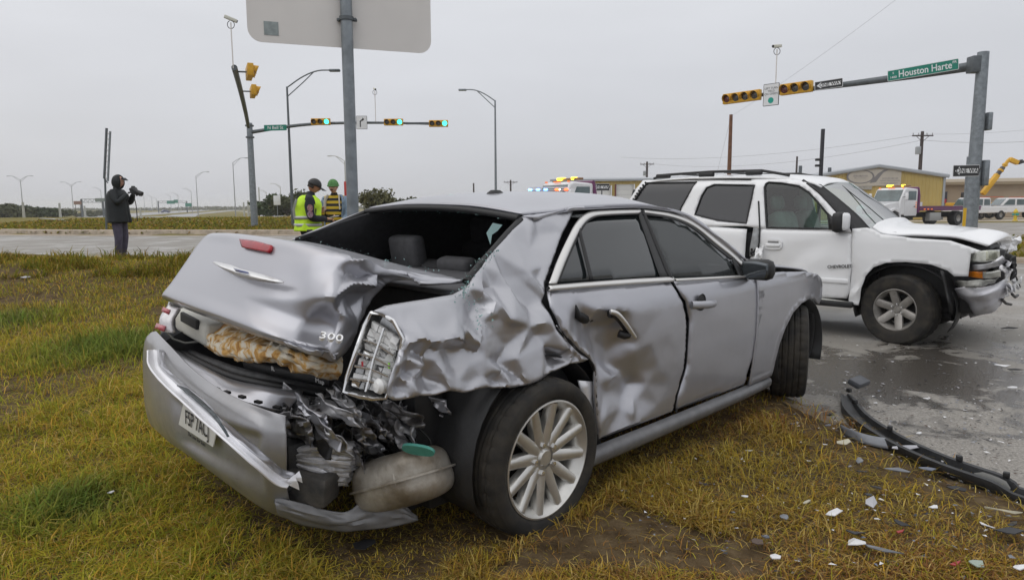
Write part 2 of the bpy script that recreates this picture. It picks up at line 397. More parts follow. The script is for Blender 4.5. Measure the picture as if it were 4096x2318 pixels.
lane('frontage_road', [(-268.394, 639.137, -1.215), (-154.611, 401.244, -1.214), (-97.252, 268.405, -1.211), (-70.04, 206.423, -1.213), (-18.666, 59.026, 0.535)], [(-243.412, 591.859, -1.214), (-144.896, 370.436, -1.211), (-82.409, 223.801, -1.211), (-16.763, 49.362, 0.522), (-14.123, 44.613, 0.427)], .04)

# ================================================================== wrecked silver sedan (local x forward from rear axle, y left, z up)
def car_paint(name, col, metal=.70, rough=.37, dirt=(.16, .14, .115), dirt_amt=.35, droplets=True):
    m, t, b = nodes_of(name); tc_ = nn(t, 'ShaderNodeTexCoord'); ob = tc_.outputs['Object']
    grime = ramp_of(t, noise(t, ob, 2.6, 7, .65), [(.45, (0, 0, 0)), (.75, (1, 1, 1))])
    streak = nn(t, 'ShaderNodeMapping'); streak.inputs['Scale'].default_value = (9, 9, 38); t.links.new(ob, streak.inputs[0])
    scr = ramp_of(t, noise(t, streak.outputs[0], 2.0, 6, .7), [(.60, (0, 0, 0)), (.74, (1, 1, 1))])
    sepz = nn(t, 'ShaderNodeSeparateXYZ'); t.links.new(ob, sepz.inputs[0])
    low = nn(t, 'ShaderNodeMapRange'); low.inputs['From Min'].default_value = .95; low.inputs['From Max'].default_value = .25; low.inputs['To Min'].default_value = .15; t.links.new(sepz.outputs['Z'], low.inputs[0])
    g1 = mathn(t, 'MULTIPLY', mathn(t, 'ADD', mathn(t, 'MULTIPLY', grime, .7), mathn(t, 'MULTIPLY', scr, .35)), mathn(t, 'MULTIPLY', low.outputs[0], dirt_amt))
    t.links.new(mixc(t, g1, col, dirt), b.inputs['Base Color'])
    b.inputs['Metallic'].default_value = metal
    rr = nn(t, 'ShaderNodeMapRange'); rr.inputs['To Min'].default_value = rough; rr.inputs['To Max'].default_value = .75; t.links.new(g1, rr.inputs[0]); t.links.new(rr.outputs[0], b.inputs['Roughness'])
    b.inputs['Coat Weight'].default_value = .55; b.inputs['Coat Roughness'].default_value = .09
    if droplets:
        v = nn(t, 'ShaderNodeTexVoronoi'); v.inputs['Scale'].default_value = 95; v.inputs['Randomness'].default_value = 1; t.links.new(ob, v.inputs['Vector'])
        h = ramp_of(t, v.outputs['Distance'], [(.0, (1, 1, 1)), (.28, (0, 0, 0))])
        bump_of(t, b, mathn(t, 'ADD', mathn(t, 'MULTIPLY', h, .6), noise(t, ob, 300, 2)), .035, .004)
    return m
M_SILVER = car_paint('silver_metallic_paint', (.43, .432, .465), dirt_amt=.45)
M_CHROME = mat('satin_chrome_trim', (.70, .69, .67), .34, .8)
M_BRIGHT = mat('bare_white_plastic_trim', (.74, .74, .77), .35, .25, var=.06, vscale=12, coat=.4)
M_BLACK = mat('black_plastic', (.016, .016, .017), .5, var=.3, vscale=14, bump=.15, bscale=90)
M_RUBBER = mat('black_rubber_seal', (.010, .010, .011), .55)
M_TINT = mat('dark_tinted_glass', (.016, .020, .021), .03, coat=.3, coat_rough=.02, spec=.7, rvar=.08, vscale=3.5)
M_INT = mat('charcoal_interior_cloth', (.035, .035, .038), .95, var=.2, vscale=30)
M_SEAT = mat('grey_seat_fabric', (.075, .075, .08), .9, var=.15, vscale=25)
M_RED = mat('red_lamp_lens', (.30, .004, .014), .25, coat=.25, var=.25, vscale=30, spec=.3)
M_LENS = mat('clear_lamp_plastic', (.8, .8, .8), .08, .85, rvar=.06, vscale=40)
M_TYRE, t, b = nodes_of('dusty_tyre_rubber')
tc_ = nn(t, 'ShaderNodeTexCoord').outputs['Object']
t.links.new(ramp_of(t, noise(t, tc_, 7, 6, .6), [(.40, (.013, .0125, .012)), (.75, (.055, .046, .034))]), b.inputs['Base Color']); b.inputs['Roughness'].default_value = .85
bump_of(t, b, noise(t, tc_, 60, 3), .25, .004)
M_RIM = mat('silver_alloy', (.62, .61, .58), .36, .75, var=.1, vscale=10, coat=.3)
M_DARKMETAL = mat('torn_dark_metal', (.05, .05, .052), .5, .5, var=.5, vscale=18, bump=.4, bscale=45)
M_GREYMETAL = mat('crumpled_bare_grey_metal', (.36, .36, .38), .36, .75, col2=(.12, .11, .105), vscale=14, bump=.35, bscale=35)
M_MUFFLER = mat('dull_muffler_steel', (.46, .43, .38), .42, .5, col2=(.20, .165, .12), vscale=7, bump=.5, bscale=18)
M_GLASSBIT = mat('teal_glass_crumbs', (.10, .20, .20), .12, coat=1.0)
M_DIRTTYRE = M_TYRE

sedan = empty('sedan', (-0.531, 3.591, -0.013), R(46), 'wrecked silver sedan with crushed rear quarter and popped trunk, resting on the verge', 'car')
CPROF = np.array([[.0, -.80], [.15, -.86], [.22, -.90], [.30, -.925], [.45, -.94], [.62, -.95], [.80, -.948], [.95, -.935], [1.0, -.915], [1.05, -.885], [1.1, -.855], [1.2, -.79], [1.3, -.72], [1.40, -.655], [1.45, -.60], [1.6, -.45]])
def cside(x, z):
    x = np.asarray(x, float); z = np.asarray(z, float)
    y = np.interp(z, CPROF[:, 0], CPROF[:, 1])
    y = (y + np.interp(z-.03, CPROF[:, 0], CPROF[:, 1]) + np.interp(z+.03, CPROF[:, 0], CPROF[:, 1]))/3
    fx = np.clip(x-2.7, 0, None); return y + .16*fx**2
def side_panel(name, outline, material, parent, step=.03, dent=None, hem=.012, noise_amp=0.0, sidef=cside, sgn=1, thick=.012, holes=(), inset=0.0, seed=0, smooth=32):
    """panel on the car flank: outline [(x, y, z)] or [(x, z)]"""
    o2 = [(p[0], p[-1]) for p in outline]; h2 = [[(p[0], p[-1]) for p in h] for h in holes]
    P, T, d = fill(o2, step, h2); y = sidef(P[:, 0], P[:, 1]) + inset
    y = y + hem*np.clip(1-d/.02, 0, 1)**2
    if dent is not None: y = y + dent(P)
    if noise_amp: y = y + noise_amp*(vnoise(P, 14, seed)-.5) + noise_amp*.5*(np.abs(vnoise(P, 30, seed+2)-.5)*2-.5)
    V = [(p[0], sgn*q, p[1]) for p, q in zip(P, y)]
    o = link_mesh(name, V, [t[::-1] if sgn < 0 else t for t in T], material, parent, smooth)
    # outward = -y for the right flank
    me = o.data; s = sum(p.normal.y*p.area for p in me.polygons)
    if s*sgn > 0: me.flip_normals()
    if thick: solid(o, thick, -1)
    return o
def ctrl_of(lst, edge, val=0.0):
    """control points (x, y, z) that carry their own offset from the flank -> (x, z, d)"""
    c = [(p[0], p[2], p[1]-float(cside(p[0], p[2]))) for p in lst]
    return c + [(p[0], p[2], val) for p in edge]

# --- rear quarter panel with C pillar, badly crumpled
Q_OUT = [(0.625, -0.597, 1.453), (0.429, -0.692, 1.342), (0.239, -0.784, 1.209), (0.118, -0.842, 1.121), (0.091, -0.868, 1.078), (0.062, -0.905, 1.017), (0.089, -0.938, 0.92), (0.186, -0.946, 0.824), (0.094, -0.936, 0.941), (0.167, -0.944, 0.849), (0.24, -0.948, 0.791), (0.313, -0.949, 0.75), (0.267, -0.949, 0.743), (0.178, -0.949, 0.753), (0.051, -0.949, 0.739), (-0.03, -0.949, 0.714), (-0.108, -0.949, 0.708), (-0.226, -0.949, 0.718), (-0.276, -0.949, 0.736), (-0.331, -0.949, 0.741), (-0.424, -0.949, 0.75), (-0.488, -0.949, 0.751), (-0.549, -0.948, 0.771), (-0.614, -0.948, 0.77), (-0.694, -0.948, 0.782), (-0.749, -0.948, 0.782), (-0.807, -0.948, 0.79), (-0.827, -0.948, 0.801), (-0.83, -0.944, 0.847), (-0.8, -0.938, 0.918), (-0.759, -0.923, 0.979), (-0.75, -0.906, 1.015), (-0.763, -0.885, 1.049), (-0.787, -0.869, 1.077), (-0.819, -0.853, 1.103), (-0.769, -0.846, 1.114), (-0.704, -0.845, 1.116), (-0.572, -0.844, 1.118), (-0.435, -0.84, 1.122), (-0.348, -0.827, 1.143), (-0.311, -0.806, 1.175), (-0.224, -0.773, 1.225), (-0.122, -0.734, 1.279), (0.024, -0.688, 1.349), (0.178, -0.637, 1.416), (0.278, -0.605, 1.446), (0.486, -0.594, 1.456)]
Q_IN = [(-0.677, -0.866, 1.081), (-0.577, -0.884, 1.071), (-0.465, -0.88, 1.058), (-0.743, -0.901, 1.04), (-0.648, -0.913, 1.028), (-0.56, -0.919, 1.013), (-0.457, -0.913, 1.003), (-0.755, -0.943, 0.981), (-0.682, -0.955, 0.999), (-0.644, -0.955, 0.975), (-0.608, -0.967, 0.969), (-0.534, -0.957, 0.983), (-0.489, -0.961, 0.959), (-0.396, -0.957, 0.928), (-0.699, -0.89, 0.945), (-0.616, -0.885, 0.947), (-0.587, -0.907, 0.932), (-0.515, -0.878, 0.919), (-0.426, -0.883, 0.912), (-0.37, -0.9, 0.887), (-0.731, -0.917, 0.925), (-0.655, -0.903, 0.91), (-0.599, -0.92, 0.894), (-0.544, -0.911, 0.879), (-0.422, -0.914, 0.849), (-0.495, -0.889, 0.848), (-0.791, -0.953, 0.917), (-0.682, -0.965, 0.894), (-0.575, -0.945, 0.834), (-0.726, -0.887, 0.87), (-0.638, -0.88, 0.833), (-0.594, -0.897, 0.812), (-0.78, -0.923, 0.862), (-0.724, -0.933, 0.854), (-0.768, -0.89, 0.829), (-0.738, -0.95, 0.836), (-0.642, -0.898, 0.8), (-0.655, -0.928, 0.791), (-0.499, -0.928, 0.802), (-0.423, -0.913, 0.771), (-0.18, -0.899, 0.965), (-0.189, -0.886, 0.882), (-0.242, -0.877, 0.812), (-0.277, -0.894, 0.749), (-0.345, -0.923, 0.861), (-0.371, -0.928, 0.793), (-0.249, -0.933, 0.796), (-0.168, -0.935, 0.834), (-0.16, -0.914, 0.751), (-0.145, -0.949, 0.749), (-0.069, -0.914, 0.952), (-0.005, -0.884, 0.905), (0.027, -0.913, 0.858), (0.057, -0.872, 0.814), (0.145, -0.868, 0.771), (0.115, -0.951, 0.828), (0.228, -0.908, 0.775), (0.045, -0.918, 0.768), (-0.082, -0.891, 1.04), (-0.011, -0.848, 1.02), (-0.122, -0.858, 1.114), (-0.083, -0.813, 1.078), (-0.147, -0.811, 1.191), (-0.094, -0.774, 1.155), (-0.023, -0.8, 1.154), (0.023, -0.816, 1.179), (0.074, -0.857, 1.047), (0.041, -0.921, 0.96), (-0.257, -0.814, 1.164), (-0.187, -0.8, 1.131), (-0.268, -0.795, 1.123), (-0.28, -0.852, 1.123), (-0.248, -0.89, 1.083), (-0.284, -0.826, 1.056), (-0.283, -0.904, 1.039), (-0.38, -0.843, 1.078), (-0.358, -0.847, 1.022), (-0.32, -0.884, 1.001), (-0.182, -0.929, 0.994), (-0.227, -0.889, 1.01), (0.208, -0.674, 1.389), (0.255, -0.671, 1.33), (0.099, -0.795, 1.146), (0.128, -0.732, 1.269), (0.149, -0.795, 1.193), (0.257, -0.738, 1.274), (0.321, -0.643, 1.415), (0.478, -0.628, 1.425)]
q_dent0 = Crumple(ctrl_of(Q_IN, Q_OUT)); q_dent = lambda P: 1.2*(.45*q_dent0(P, .005) + .55*q_dent0(P, .026))
M_SCRAPED = car_paint('scraped_silver_paint', (.45, .452, .48), dirt_amt=.9, dirt=(.20, .19, .18))
quarter = side_panel('quarter_panel', Q_OUT, M_SCRAPED, sedan, step=.0115, dent=q_dent, hem=.010, noise_amp=.0035, seed=4, smooth=40)
quarter['label'] = 'crumpled rear quarter panel'
# --- rear door, pushed in behind the handle
RD_OUT = [(0.115, -0.864, 1.085), (0.56, -0.873, 1.07), (1.131, -0.888, 1.045), (1.156, -0.927, 0.971), (1.186, -0.937, 0.928), (1.212, -0.945, 0.83), (1.212, -0.949, 0.733), (1.199, -0.946, 0.555), (1.138, -0.935, 0.396), (1.122, -0.925, 0.304), (0.723, -0.926, 0.314), (0.42, -0.927, 0.324), (0.399, -0.935, 0.4), (0.383, -0.943, 0.496), (0.365, -0.948, 0.584), (0.362, -0.949, 0.697), (0.321, -0.949, 0.753), (0.217, -0.946, 0.82), (0.16, -0.941, 0.884), (0.23, -0.947, 0.811), (0.118, -0.938, 0.918), (0.089, -0.904, 1.019), (0.101, -0.879, 1.059)]
RD_IN = [(0.27, -0.891, 1.032), (0.237, -0.903, 1.003), (0.345, -0.876, 0.941), (0.391, -0.927, 0.97), (0.535, -0.936, 0.961), (0.68, -0.937, 0.926), (0.903, -0.939, 0.9), (0.186, -0.915, 0.976), (0.233, -0.913, 1.004), (0.275, -0.886, 0.939), (0.447, -0.84, 0.895), (0.575, -0.856, 0.886), (0.634, -0.903, 0.854), (0.697, -0.933, 0.83), (0.451, -0.837, 0.809), (0.591, -0.824, 0.73), (0.657, -0.858, 0.782), (0.457, -0.849, 0.719), (0.595, -0.83, 0.642), (0.658, -0.845, 0.634), (0.754, -0.926, 0.764), (0.715, -0.924, 0.725), (0.68, -0.889, 0.688), (0.705, -0.858, 0.589), (0.569, -0.894, 0.608), (0.786, -0.834, 0.517), (0.794, -0.888, 0.591), (0.711, -0.856, 0.471), (0.77, -0.892, 0.478), (0.655, -0.888, 0.431), (0.535, -0.875, 0.536), (0.447, -0.911, 0.475), (0.451, -0.938, 0.431), (0.708, -0.935, 0.396), (0.942, -0.933, 0.383), (0.849, -0.914, 0.519), (0.928, -0.937, 0.601), (1.021, -0.95, 0.778), (0.978, -0.941, 0.7), (1.132, -0.948, 0.663), (1.058, -0.936, 0.482), (0.855, -0.943, 0.751), (0.355, -0.867, 0.874), (0.455, -0.889, 0.597)]
rd_dent = Crumple(ctrl_of(RD_IN, RD_OUT))
rdoor = side_panel('door', RD_OUT, M_SILVER, sedan, step=.018, dent=lambda P: rd_dent(P, .024), hem=.012, noise_amp=.002, smooth=30)
rdoor['label'] = 'dented rear door'
# --- front door, fender, rocker
FD_OUT = [(1.169, -0.888, 1.045), (1.971, -0.912, 1.005), (2.212, -0.921, 0.985), (2.201, -0.929, 0.965), (2.262, -0.94, 0.895), (2.034, -0.918, 0.278), (1.163, -0.926, 0.308), (1.166, -0.934, 0.391), (1.234, -0.946, 0.548), (1.248, -0.949, 0.742), (1.255, -0.946, 0.824), (1.222, -0.937, 0.931), (1.19, -0.928, 0.967)]
fd_d = Crumple([(1.2, .9, 0), (2.1, .9, 0), (1.2, .3, 0), (2.1, .3, 0), (1.6, .6, .004), (1.8, .75, -.003), (1.9, .5, .006), (1.2, .6, 0), (2.1, .6, 0), (1.2, 1.1, 0), (2.1, 1.1, 0)])
fdoor = side_panel('door', FD_OUT, M_SILVER, sedan, step=.03, dent=fd_d, hem=.012)
FE = [(2.075, .275), (2.12, 1.0), (2.4, 1.005), (2.7, .99), (3.0, .965), (3.3, .925), (3.52, .87), (3.62, .80), (3.58, .70), (3.41, .68), (3.33, .70), (3.2, .745), (3.02, .765), (2.84, .75), (2.68, .70), (2.56, .61), (2.48, .50), (2.44, .38), (2.43, .275)]
side_panel('fender', FE, M_SILVER, sedan, step=.03, hem=-.012)
side_panel('fender', FE, M_SILVER, sedan, step=.06, sgn=-1, hem=-.012)
for s in (1, -1):
    G = cr_grid([[(.33, -s*.90, .29), (.9, -s*.915, .29), (2.0, -s*.91, .275), (2.43, -s*.90, .27)], [(.33, -s*.945, .265), (.9, -s*.955, .265), (2.0, -s*.95, .25), (2.43, -s*.93, .245)], [(.35, -s*.93, .205), (.9, -s*.94, .205), (2.0, -s*.93, .195), (2.43, -s*.91, .19)], [(.35, -s*.80, .17), (.9, -s*.82, .17), (2.0, -s*.8, .16), (2.43, -s*.8, .16)]], 30, 10)
    grid_obj(G, 'rocker_panel', mat('grey_rocker_plastic', (.16, .16, .165), .42, .3, var=.2, vscale=9), sedan, flip=(s > 0))
# --- left flank (undamaged, seen only from elsewhere)
LF = [(-.85, .55), (-.95, .8), (-.9, 1.0), (-.3, 1.08), (0.1, 1.08), (1.15, 1.05), (2.07, 1.0), (2.07, .28), (.42, .28), (.40, .45), (.30, .62), (.15, .72), (0, .76), (-.2, .72), (-.36, .6), (-.42, .45), (-.6, .4)]
side_panel('quarter_panel', [(-.85, .55), (-.95, .8), (-.9, 1.0), (-.3, 1.10), (-.27, 1.29), (.17, 1.44), (.55, 1.43), (.15, 1.13), (.12, 1.05), (.40, .6), (.30, .62), (.15, .72), (0, .76), (-.2, .72), (-.36, .6), (-.42, .45), (-.6, .4)], M_SILVER, sedan, step=.05, sgn=-1)
side_panel('door', [(.16, 1.07), (1.14, 1.05), (1.14, .28), (.42, .28), (.42, .6), (.15, 1.0)], M_SILVER, sedan, step=.06, sgn=-1)
side_panel('door', [(1.16, 1.05), (2.07, 1.0), (2.06, .28), (1.16, .28)], M_SILVER, sedan, step=.06, sgn=-1)
for pl in ([(.2, 1.12), (1.14, 1.08), (1.22, 1.43), (.65, 1.42)], [(1.18, 1.08), (1.98, 1.03), (1.75, 1.33), (1.5, 1.42), (1.26, 1.43)]):
    side_panel('window', pl, M_TINT, sedan, step=.08, sgn=-1, inset=.012, thick=.004)

# --- glass, chrome window surrounds
WR = [(0.154, -0.845, 1.115), (0.26, -0.792, 1.196), (0.415, -0.727, 1.29), (0.553, -0.673, 1.372), (0.633, -0.645, 1.409), (0.744, -0.623, 1.429), (1.183, -0.613, 1.438), (1.115, -0.872, 1.071), (0.579, -0.858, 1.094)]
rw = side_panel('window', WR, M_TINT, sedan, step=.05, inset=.018, hem=0, thick=.004)
WF = [(1.244, -0.623, 1.429), (1.544, -0.655, 1.4), (1.736, -0.699, 1.333), (1.85, -0.784, 1.208), (1.956, -0.837, 1.128), (1.957, -0.902, 1.022), (1.509, -0.888, 1.045), (1.166, -0.877, 1.064)]
M_GLASS2, t, b = nodes_of('grey_side_glass')
mx = nn(t, 'ShaderNodeMixShader'); tr = nn(t, 'ShaderNodeBsdfTransparent'); tr.inputs[0].default_value = (.50, .53, .53, 1)
b.inputs['Base Color'].default_value = (.05, .055, .056, 1); b.inputs['Roughness'].default_value = .03; b.inputs['Specular IOR Level'].default_value = .8
mx.inputs[0].default_value = .62; t.links.new(tr.outputs[0], mx.inputs[1]); t.links.new(b.outputs[0], mx.inputs[2]); t.links.new(mx.outputs[0], t.nodes['Material Output'].inputs[0])
fw = side_panel('window', WF, M_GLASS2, sedan, step=.05, inset=.018, hem=0, thick=.004)
def off_y(pts, d): return [(p[0], p[1]+d, p[2]) for p in pts]
def ribbon(name, inner, outer, m, parent, bulge=.008, n=60, off=0.0):
    """moulding between two curves, crowned outwards (-y)"""
    def rs(l):
        l = [Vector(q) for q in l]; L_ = np.concatenate([[0], np.cumsum([(l[i+1]-l[i]).length for i in range(len(l)-1)])]); q = np.linspace(0, L_[-1], n)
        return np.stack([np.interp(q, L_, [v[k] for v in l]) for k in range(3)], 1)
    A, B = rs(inner), rs(outer); A[:, 1] += off; B[:, 1] += off; rows = []
    for k in range(7):
        f = k/6; r = A*(1-f)+B*f; r[:, 1] -= bulge*math.sin(math.pi*f); rows.append(r)
    return grid_obj(np.array(rows), name, m, parent, 180, thick=.006, off=0)
ribbon('chrome_surround', smooth_poly([(0.185, -0.846, 1.114), (0.333, -0.78, 1.214), (0.489, -0.713, 1.311), (0.617, -0.666, 1.383), (0.72, -0.642, 1.412), (0.829, -0.633, 1.42), (1.185, -0.629, 1.424)], 2, False), smooth_poly([(0.132, -0.844, 1.117), (0.273, -0.778, 1.218), (0.411, -0.719, 1.302), (0.558, -0.661, 1.39), (0.683, -0.622, 1.43), (0.775, -0.608, 1.443), (1.23, -0.603, 1.447)], 2, False), M_CHROME, rw, .010)
ribbon('belt_moulding', [(0.106, -0.862, 1.089), (0.373, -0.867, 1.08), (0.765, -0.877, 1.063), (1.139, -0.887, 1.046)], [(0.118, -0.849, 1.11), (0.39, -0.854, 1.102), (0.786, -0.863, 1.087), (1.154, -0.873, 1.07)], M_CHROME, rdoor, .012, off=-.004)
ribbon('belt_moulding', [(1.165, -0.887, 1.046), (1.494, -0.897, 1.03), (1.988, -0.912, 1.005)], [(1.167, -0.879, 1.059), (1.506, -0.89, 1.041), (1.989, -0.905, 1.017)], M_CHROME, fdoor, .010, off=-.004)
ribbon('chrome_surround', smooth_poly([(1.241, -0.625, 1.427), (1.527, -0.656, 1.398), (1.722, -0.698, 1.334), (1.848, -0.776, 1.22), (1.979, -0.838, 1.126), (2.015, -0.872, 1.071)], 2, False), smooth_poly([(1.256, -0.606, 1.444), (1.587, -0.637, 1.416), (1.799, -0.689, 1.348), (1.93, -0.776, 1.22), (2.052, -0.836, 1.13), (2.089, -0.868, 1.078)], 2, False), M_CHROME, fw, .008)
ribbon('rubber_seal', smooth_poly([(1.209, -0.638, 1.415), (1.503, -0.663, 1.388), (1.689, -0.704, 1.325), (1.804, -0.783, 1.21), (1.927, -0.843, 1.118)], 2, False), smooth_poly([(1.242, -0.62, 1.432), (1.533, -0.653, 1.402), (1.733, -0.696, 1.337), (1.86, -0.774, 1.223), (1.989, -0.837, 1.127)], 2, False), M_RUBBER, fw, .003, off=.004)
ribbon('rubber_seal', smooth_poly([(0.207, -0.845, 1.116), (0.359, -0.777, 1.218), (0.503, -0.717, 1.304), (0.627, -0.67, 1.376), (0.721, -0.649, 1.405), (0.817, -0.641, 1.413), (1.166, -0.638, 1.416)], 2, False), smooth_poly([(0.182, -0.846, 1.114), (0.329, -0.78, 1.214), (0.485, -0.713, 1.311), (0.615, -0.665, 1.384), (0.723, -0.64, 1.414), (0.831, -0.631, 1.422), (1.187, -0.627, 1.425)], 2, False), M_RUBBER, rw, .003, off=.004)
ribbon('window_divider', [(0.538, -0.683, 1.357), (0.431, -0.847, 1.112)], [(0.562, -0.679, 1.363), (0.457, -0.847, 1.112)], M_RUBBER, rw, .006, n=12, off=-.002)
ribbon('pillar_trim', [(1.187, -0.615, 1.436), (1.045, -0.869, 1.076)], [(1.255, -0.612, 1.439), (1.15, -0.879, 1.061)], M_BLACK, sedan, .006, n=14, off=.006)
ribbon('pillar_seal', [(1.232, -0.604, 1.446), (1.115, -0.872, 1.071)], [(1.254, -0.604, 1.446), (1.147, -0.885, 1.049)], M_RUBBER, sedan, .010, n=14, off=-.004)
ribbon('quarter_window_frame', [(1.927, -0.841, 1.122), (1.912, -0.903, 1.019)], [(1.971, -0.838, 1.127), (1.977, -0.905, 1.017)], M_RUBBER, fw, .008, n=10, off=-.003)
# --- roof with side rails
roof_rows = [[(.16, .60, 1.455), (.18, .3, 1.475), (.19, 0, 1.475), (.20, -.3, 1.462), (.20, -.62, 1.425)],
             [(.33, .62, 1.475), (.36, .3, 1.515), (.38, 0, 1.517), (.40, -.3, 1.50), (.42, -.62, 1.438)],
             [(.62, .62, 1.48), (.65, .3, 1.535), (.68, 0, 1.54), (.66, -.3, 1.52), (.64, -.61, 1.452)],
             [(1.0, .61, 1.478), (1.05, .3, 1.54), (1.08, 0, 1.547), (1.05, -.3, 1.527), (1.0, -.60, 1.464)],
             [(1.35, .60, 1.465), (1.4, .3, 1.525), (1.44, 0, 1.532), (1.4, -.3, 1.515), (1.3, -.60, 1.462)],
             [(1.52, .60, 1.43), (1.62, .3, 1.475), (1.66, 0, 1.485), (1.62, -.3, 1.475), (1.55, -.62, 1.432)]]
roof_d = Crumple([(0, 0, 0), (1, 0, 0), (0, 1, 0), (1, 1, 0), (.5, .5, 0), (.85, .1, .004), (.95, .25, -.014), (.8, .3, .010), (.7, .12, -.006), (.9, .45, .006), (1, .3, 0), (.5, 0, 0), (.3, .3, 0), (.6, .6, 0)])
roof = grid_obj(cr_grid(roof_rows, 40, 50), 'roof', M_SILVER, sedan, 30, disp=lambda Q: roof_d(Q, .05), thick=.012, flip=True)
MB().lathe([(0, .028), (.022, .026), (.036, .014), (.046, 0)], 20, Matrix.Translation((.58, -.05, 1.532)) @ Matrix.Diagonal((1.6, .8, 1.1, 1))).build('roof_antenna', M_BLACK, roof)
def rail_row(f, up, lo): return [tuple(Vector(a).lerp(Vector(b), f)) for a, b in zip(up, lo)]
RAIL_UP = [(.20, -.62, 1.425), (.42, -.62, 1.438), (.64, -.61, 1.452), (1.0, -.60, 1.464), (1.3, -.60, 1.462), (1.55, -.62, 1.432)] + [(1.74, -.68, 1.355), (1.90, -.76, 1.245), (2.04, -.845, 1.13)]
RAIL_LO = [(0.269, -0.613, 1.438), (0.618, -0.601, 1.449), (0.777, -0.598, 1.452), (1.247, -0.596, 1.454), (1.592, -0.626, 1.426), (1.807, -0.684, 1.355), (1.939, -0.771, 1.227), (2.06, -0.832, 1.135), (2.095, -0.865, 1.083)]
RAIL_LO[0] = (.24, -.66, 1.40)
G = np.array([[(1-f)*np.array(a)+f*np.array(b)+np.array([0, -.018*math.sin(math.pi*f), .006*math.sin(math.pi*f)]) for a, b in zip(RAIL_UP, RAIL_LO)] for f in np.linspace(0, 1, 6)])
grid_obj(cr_grid(G, 70, 12), 'roof_rail', M_SILVER, sedan, 40, thick=.01, flip=True)
RL = [(p[0], -p[1], p[2]) for p in RAIL_UP]; RLl = [(p[0], -p[1], p[2]) for p in RAIL_LO]
G = np.array([[(1-f)*np.array(a)+f*np.array(b) for a, b in zip(RL, RLl)] for f in np.linspace(0, 1, 4)])
grid_obj(cr_grid(G, 40, 6), 'roof_rail', M_SILVER, sedan, 40, thick=.01)
# windscreen, hood, front fascia
ws = grid_obj(cr_grid([[(1.52, .58, 1.43), (1.66, 0, 1.483), (1.55, -.60, 1.43)], [(1.8, .66, 1.28), (1.95, 0, 1.31), (1.8, -.67, 1.28)], [(2.06, .74, 1.07), (2.28, 0, 1.075), (2.06, -.75, 1.07)]], 16, 10), 'windscreen', M_GLASS2, sedan)
grid_obj(cr_grid([[(2.06, .80, 1.06), (2.3, 0, 1.08), (2.06, -.80, 1.06)], [(2.5, .86, 1.03), (2.6, 0, 1.08), (2.5, -.84, 1.03)], [(3.1, .84, .97), (3.2, 0, 1.03), (3.1, -.84, .965)], [(3.5, .76, .89), (3.7, 0, .93), (3.5, -.76, .89)]], 24, 24), 'hood', M_SILVER, sedan, thick=.015, flip=True)
grid_obj(cr_grid([[(3.5, .76, .87), (3.72, .4, .9), (3.76, 0, .9), (3.72, -.4, .9), (3.5, -.76, .87)], [(3.55, .78, .6), (3.8, .4, .6), (3.84, 0, .6), (3.8, -.4, .6), (3.5, -.7, .6)], [(3.5, .76, .3), (3.76, .4, .25), (3.8, 0, .25), (3.7, -.4, .25), (3.45, -.6, .3)]], 20, 12), 'front_bumper', M_BLACK, sedan, flip=False)
# front wheel-house liner hanging down where the bumper is gone
G = []
for th in np.linspace(-20, 205, 26):
    c, s = math.cos(R(th)), math.sin(R(th)); G.append([(3.0+.43*c, yy, .36+.40*s) for yy in (-.91, -.8, -.62)])
grid_obj(np.array(G), 'wheel_liner', M_BLACK, sedan, 60, thick=.006, off=0)
grid_obj(cr_grid([[(3.32, -0.718, 0.67), (3.32, -0.866, 0.675)], [(3.36, -0.725, 0.498), (3.36, -0.868, 0.515)], [(3.38, -0.737, 0.316), (3.38, -0.85, 0.332)], [(3.36, -0.758, 0.202), (3.36, -0.826, 0.201)]], 8, 12), 'wheel_liner', M_BLACK, sedan, thick=.012, off=0)
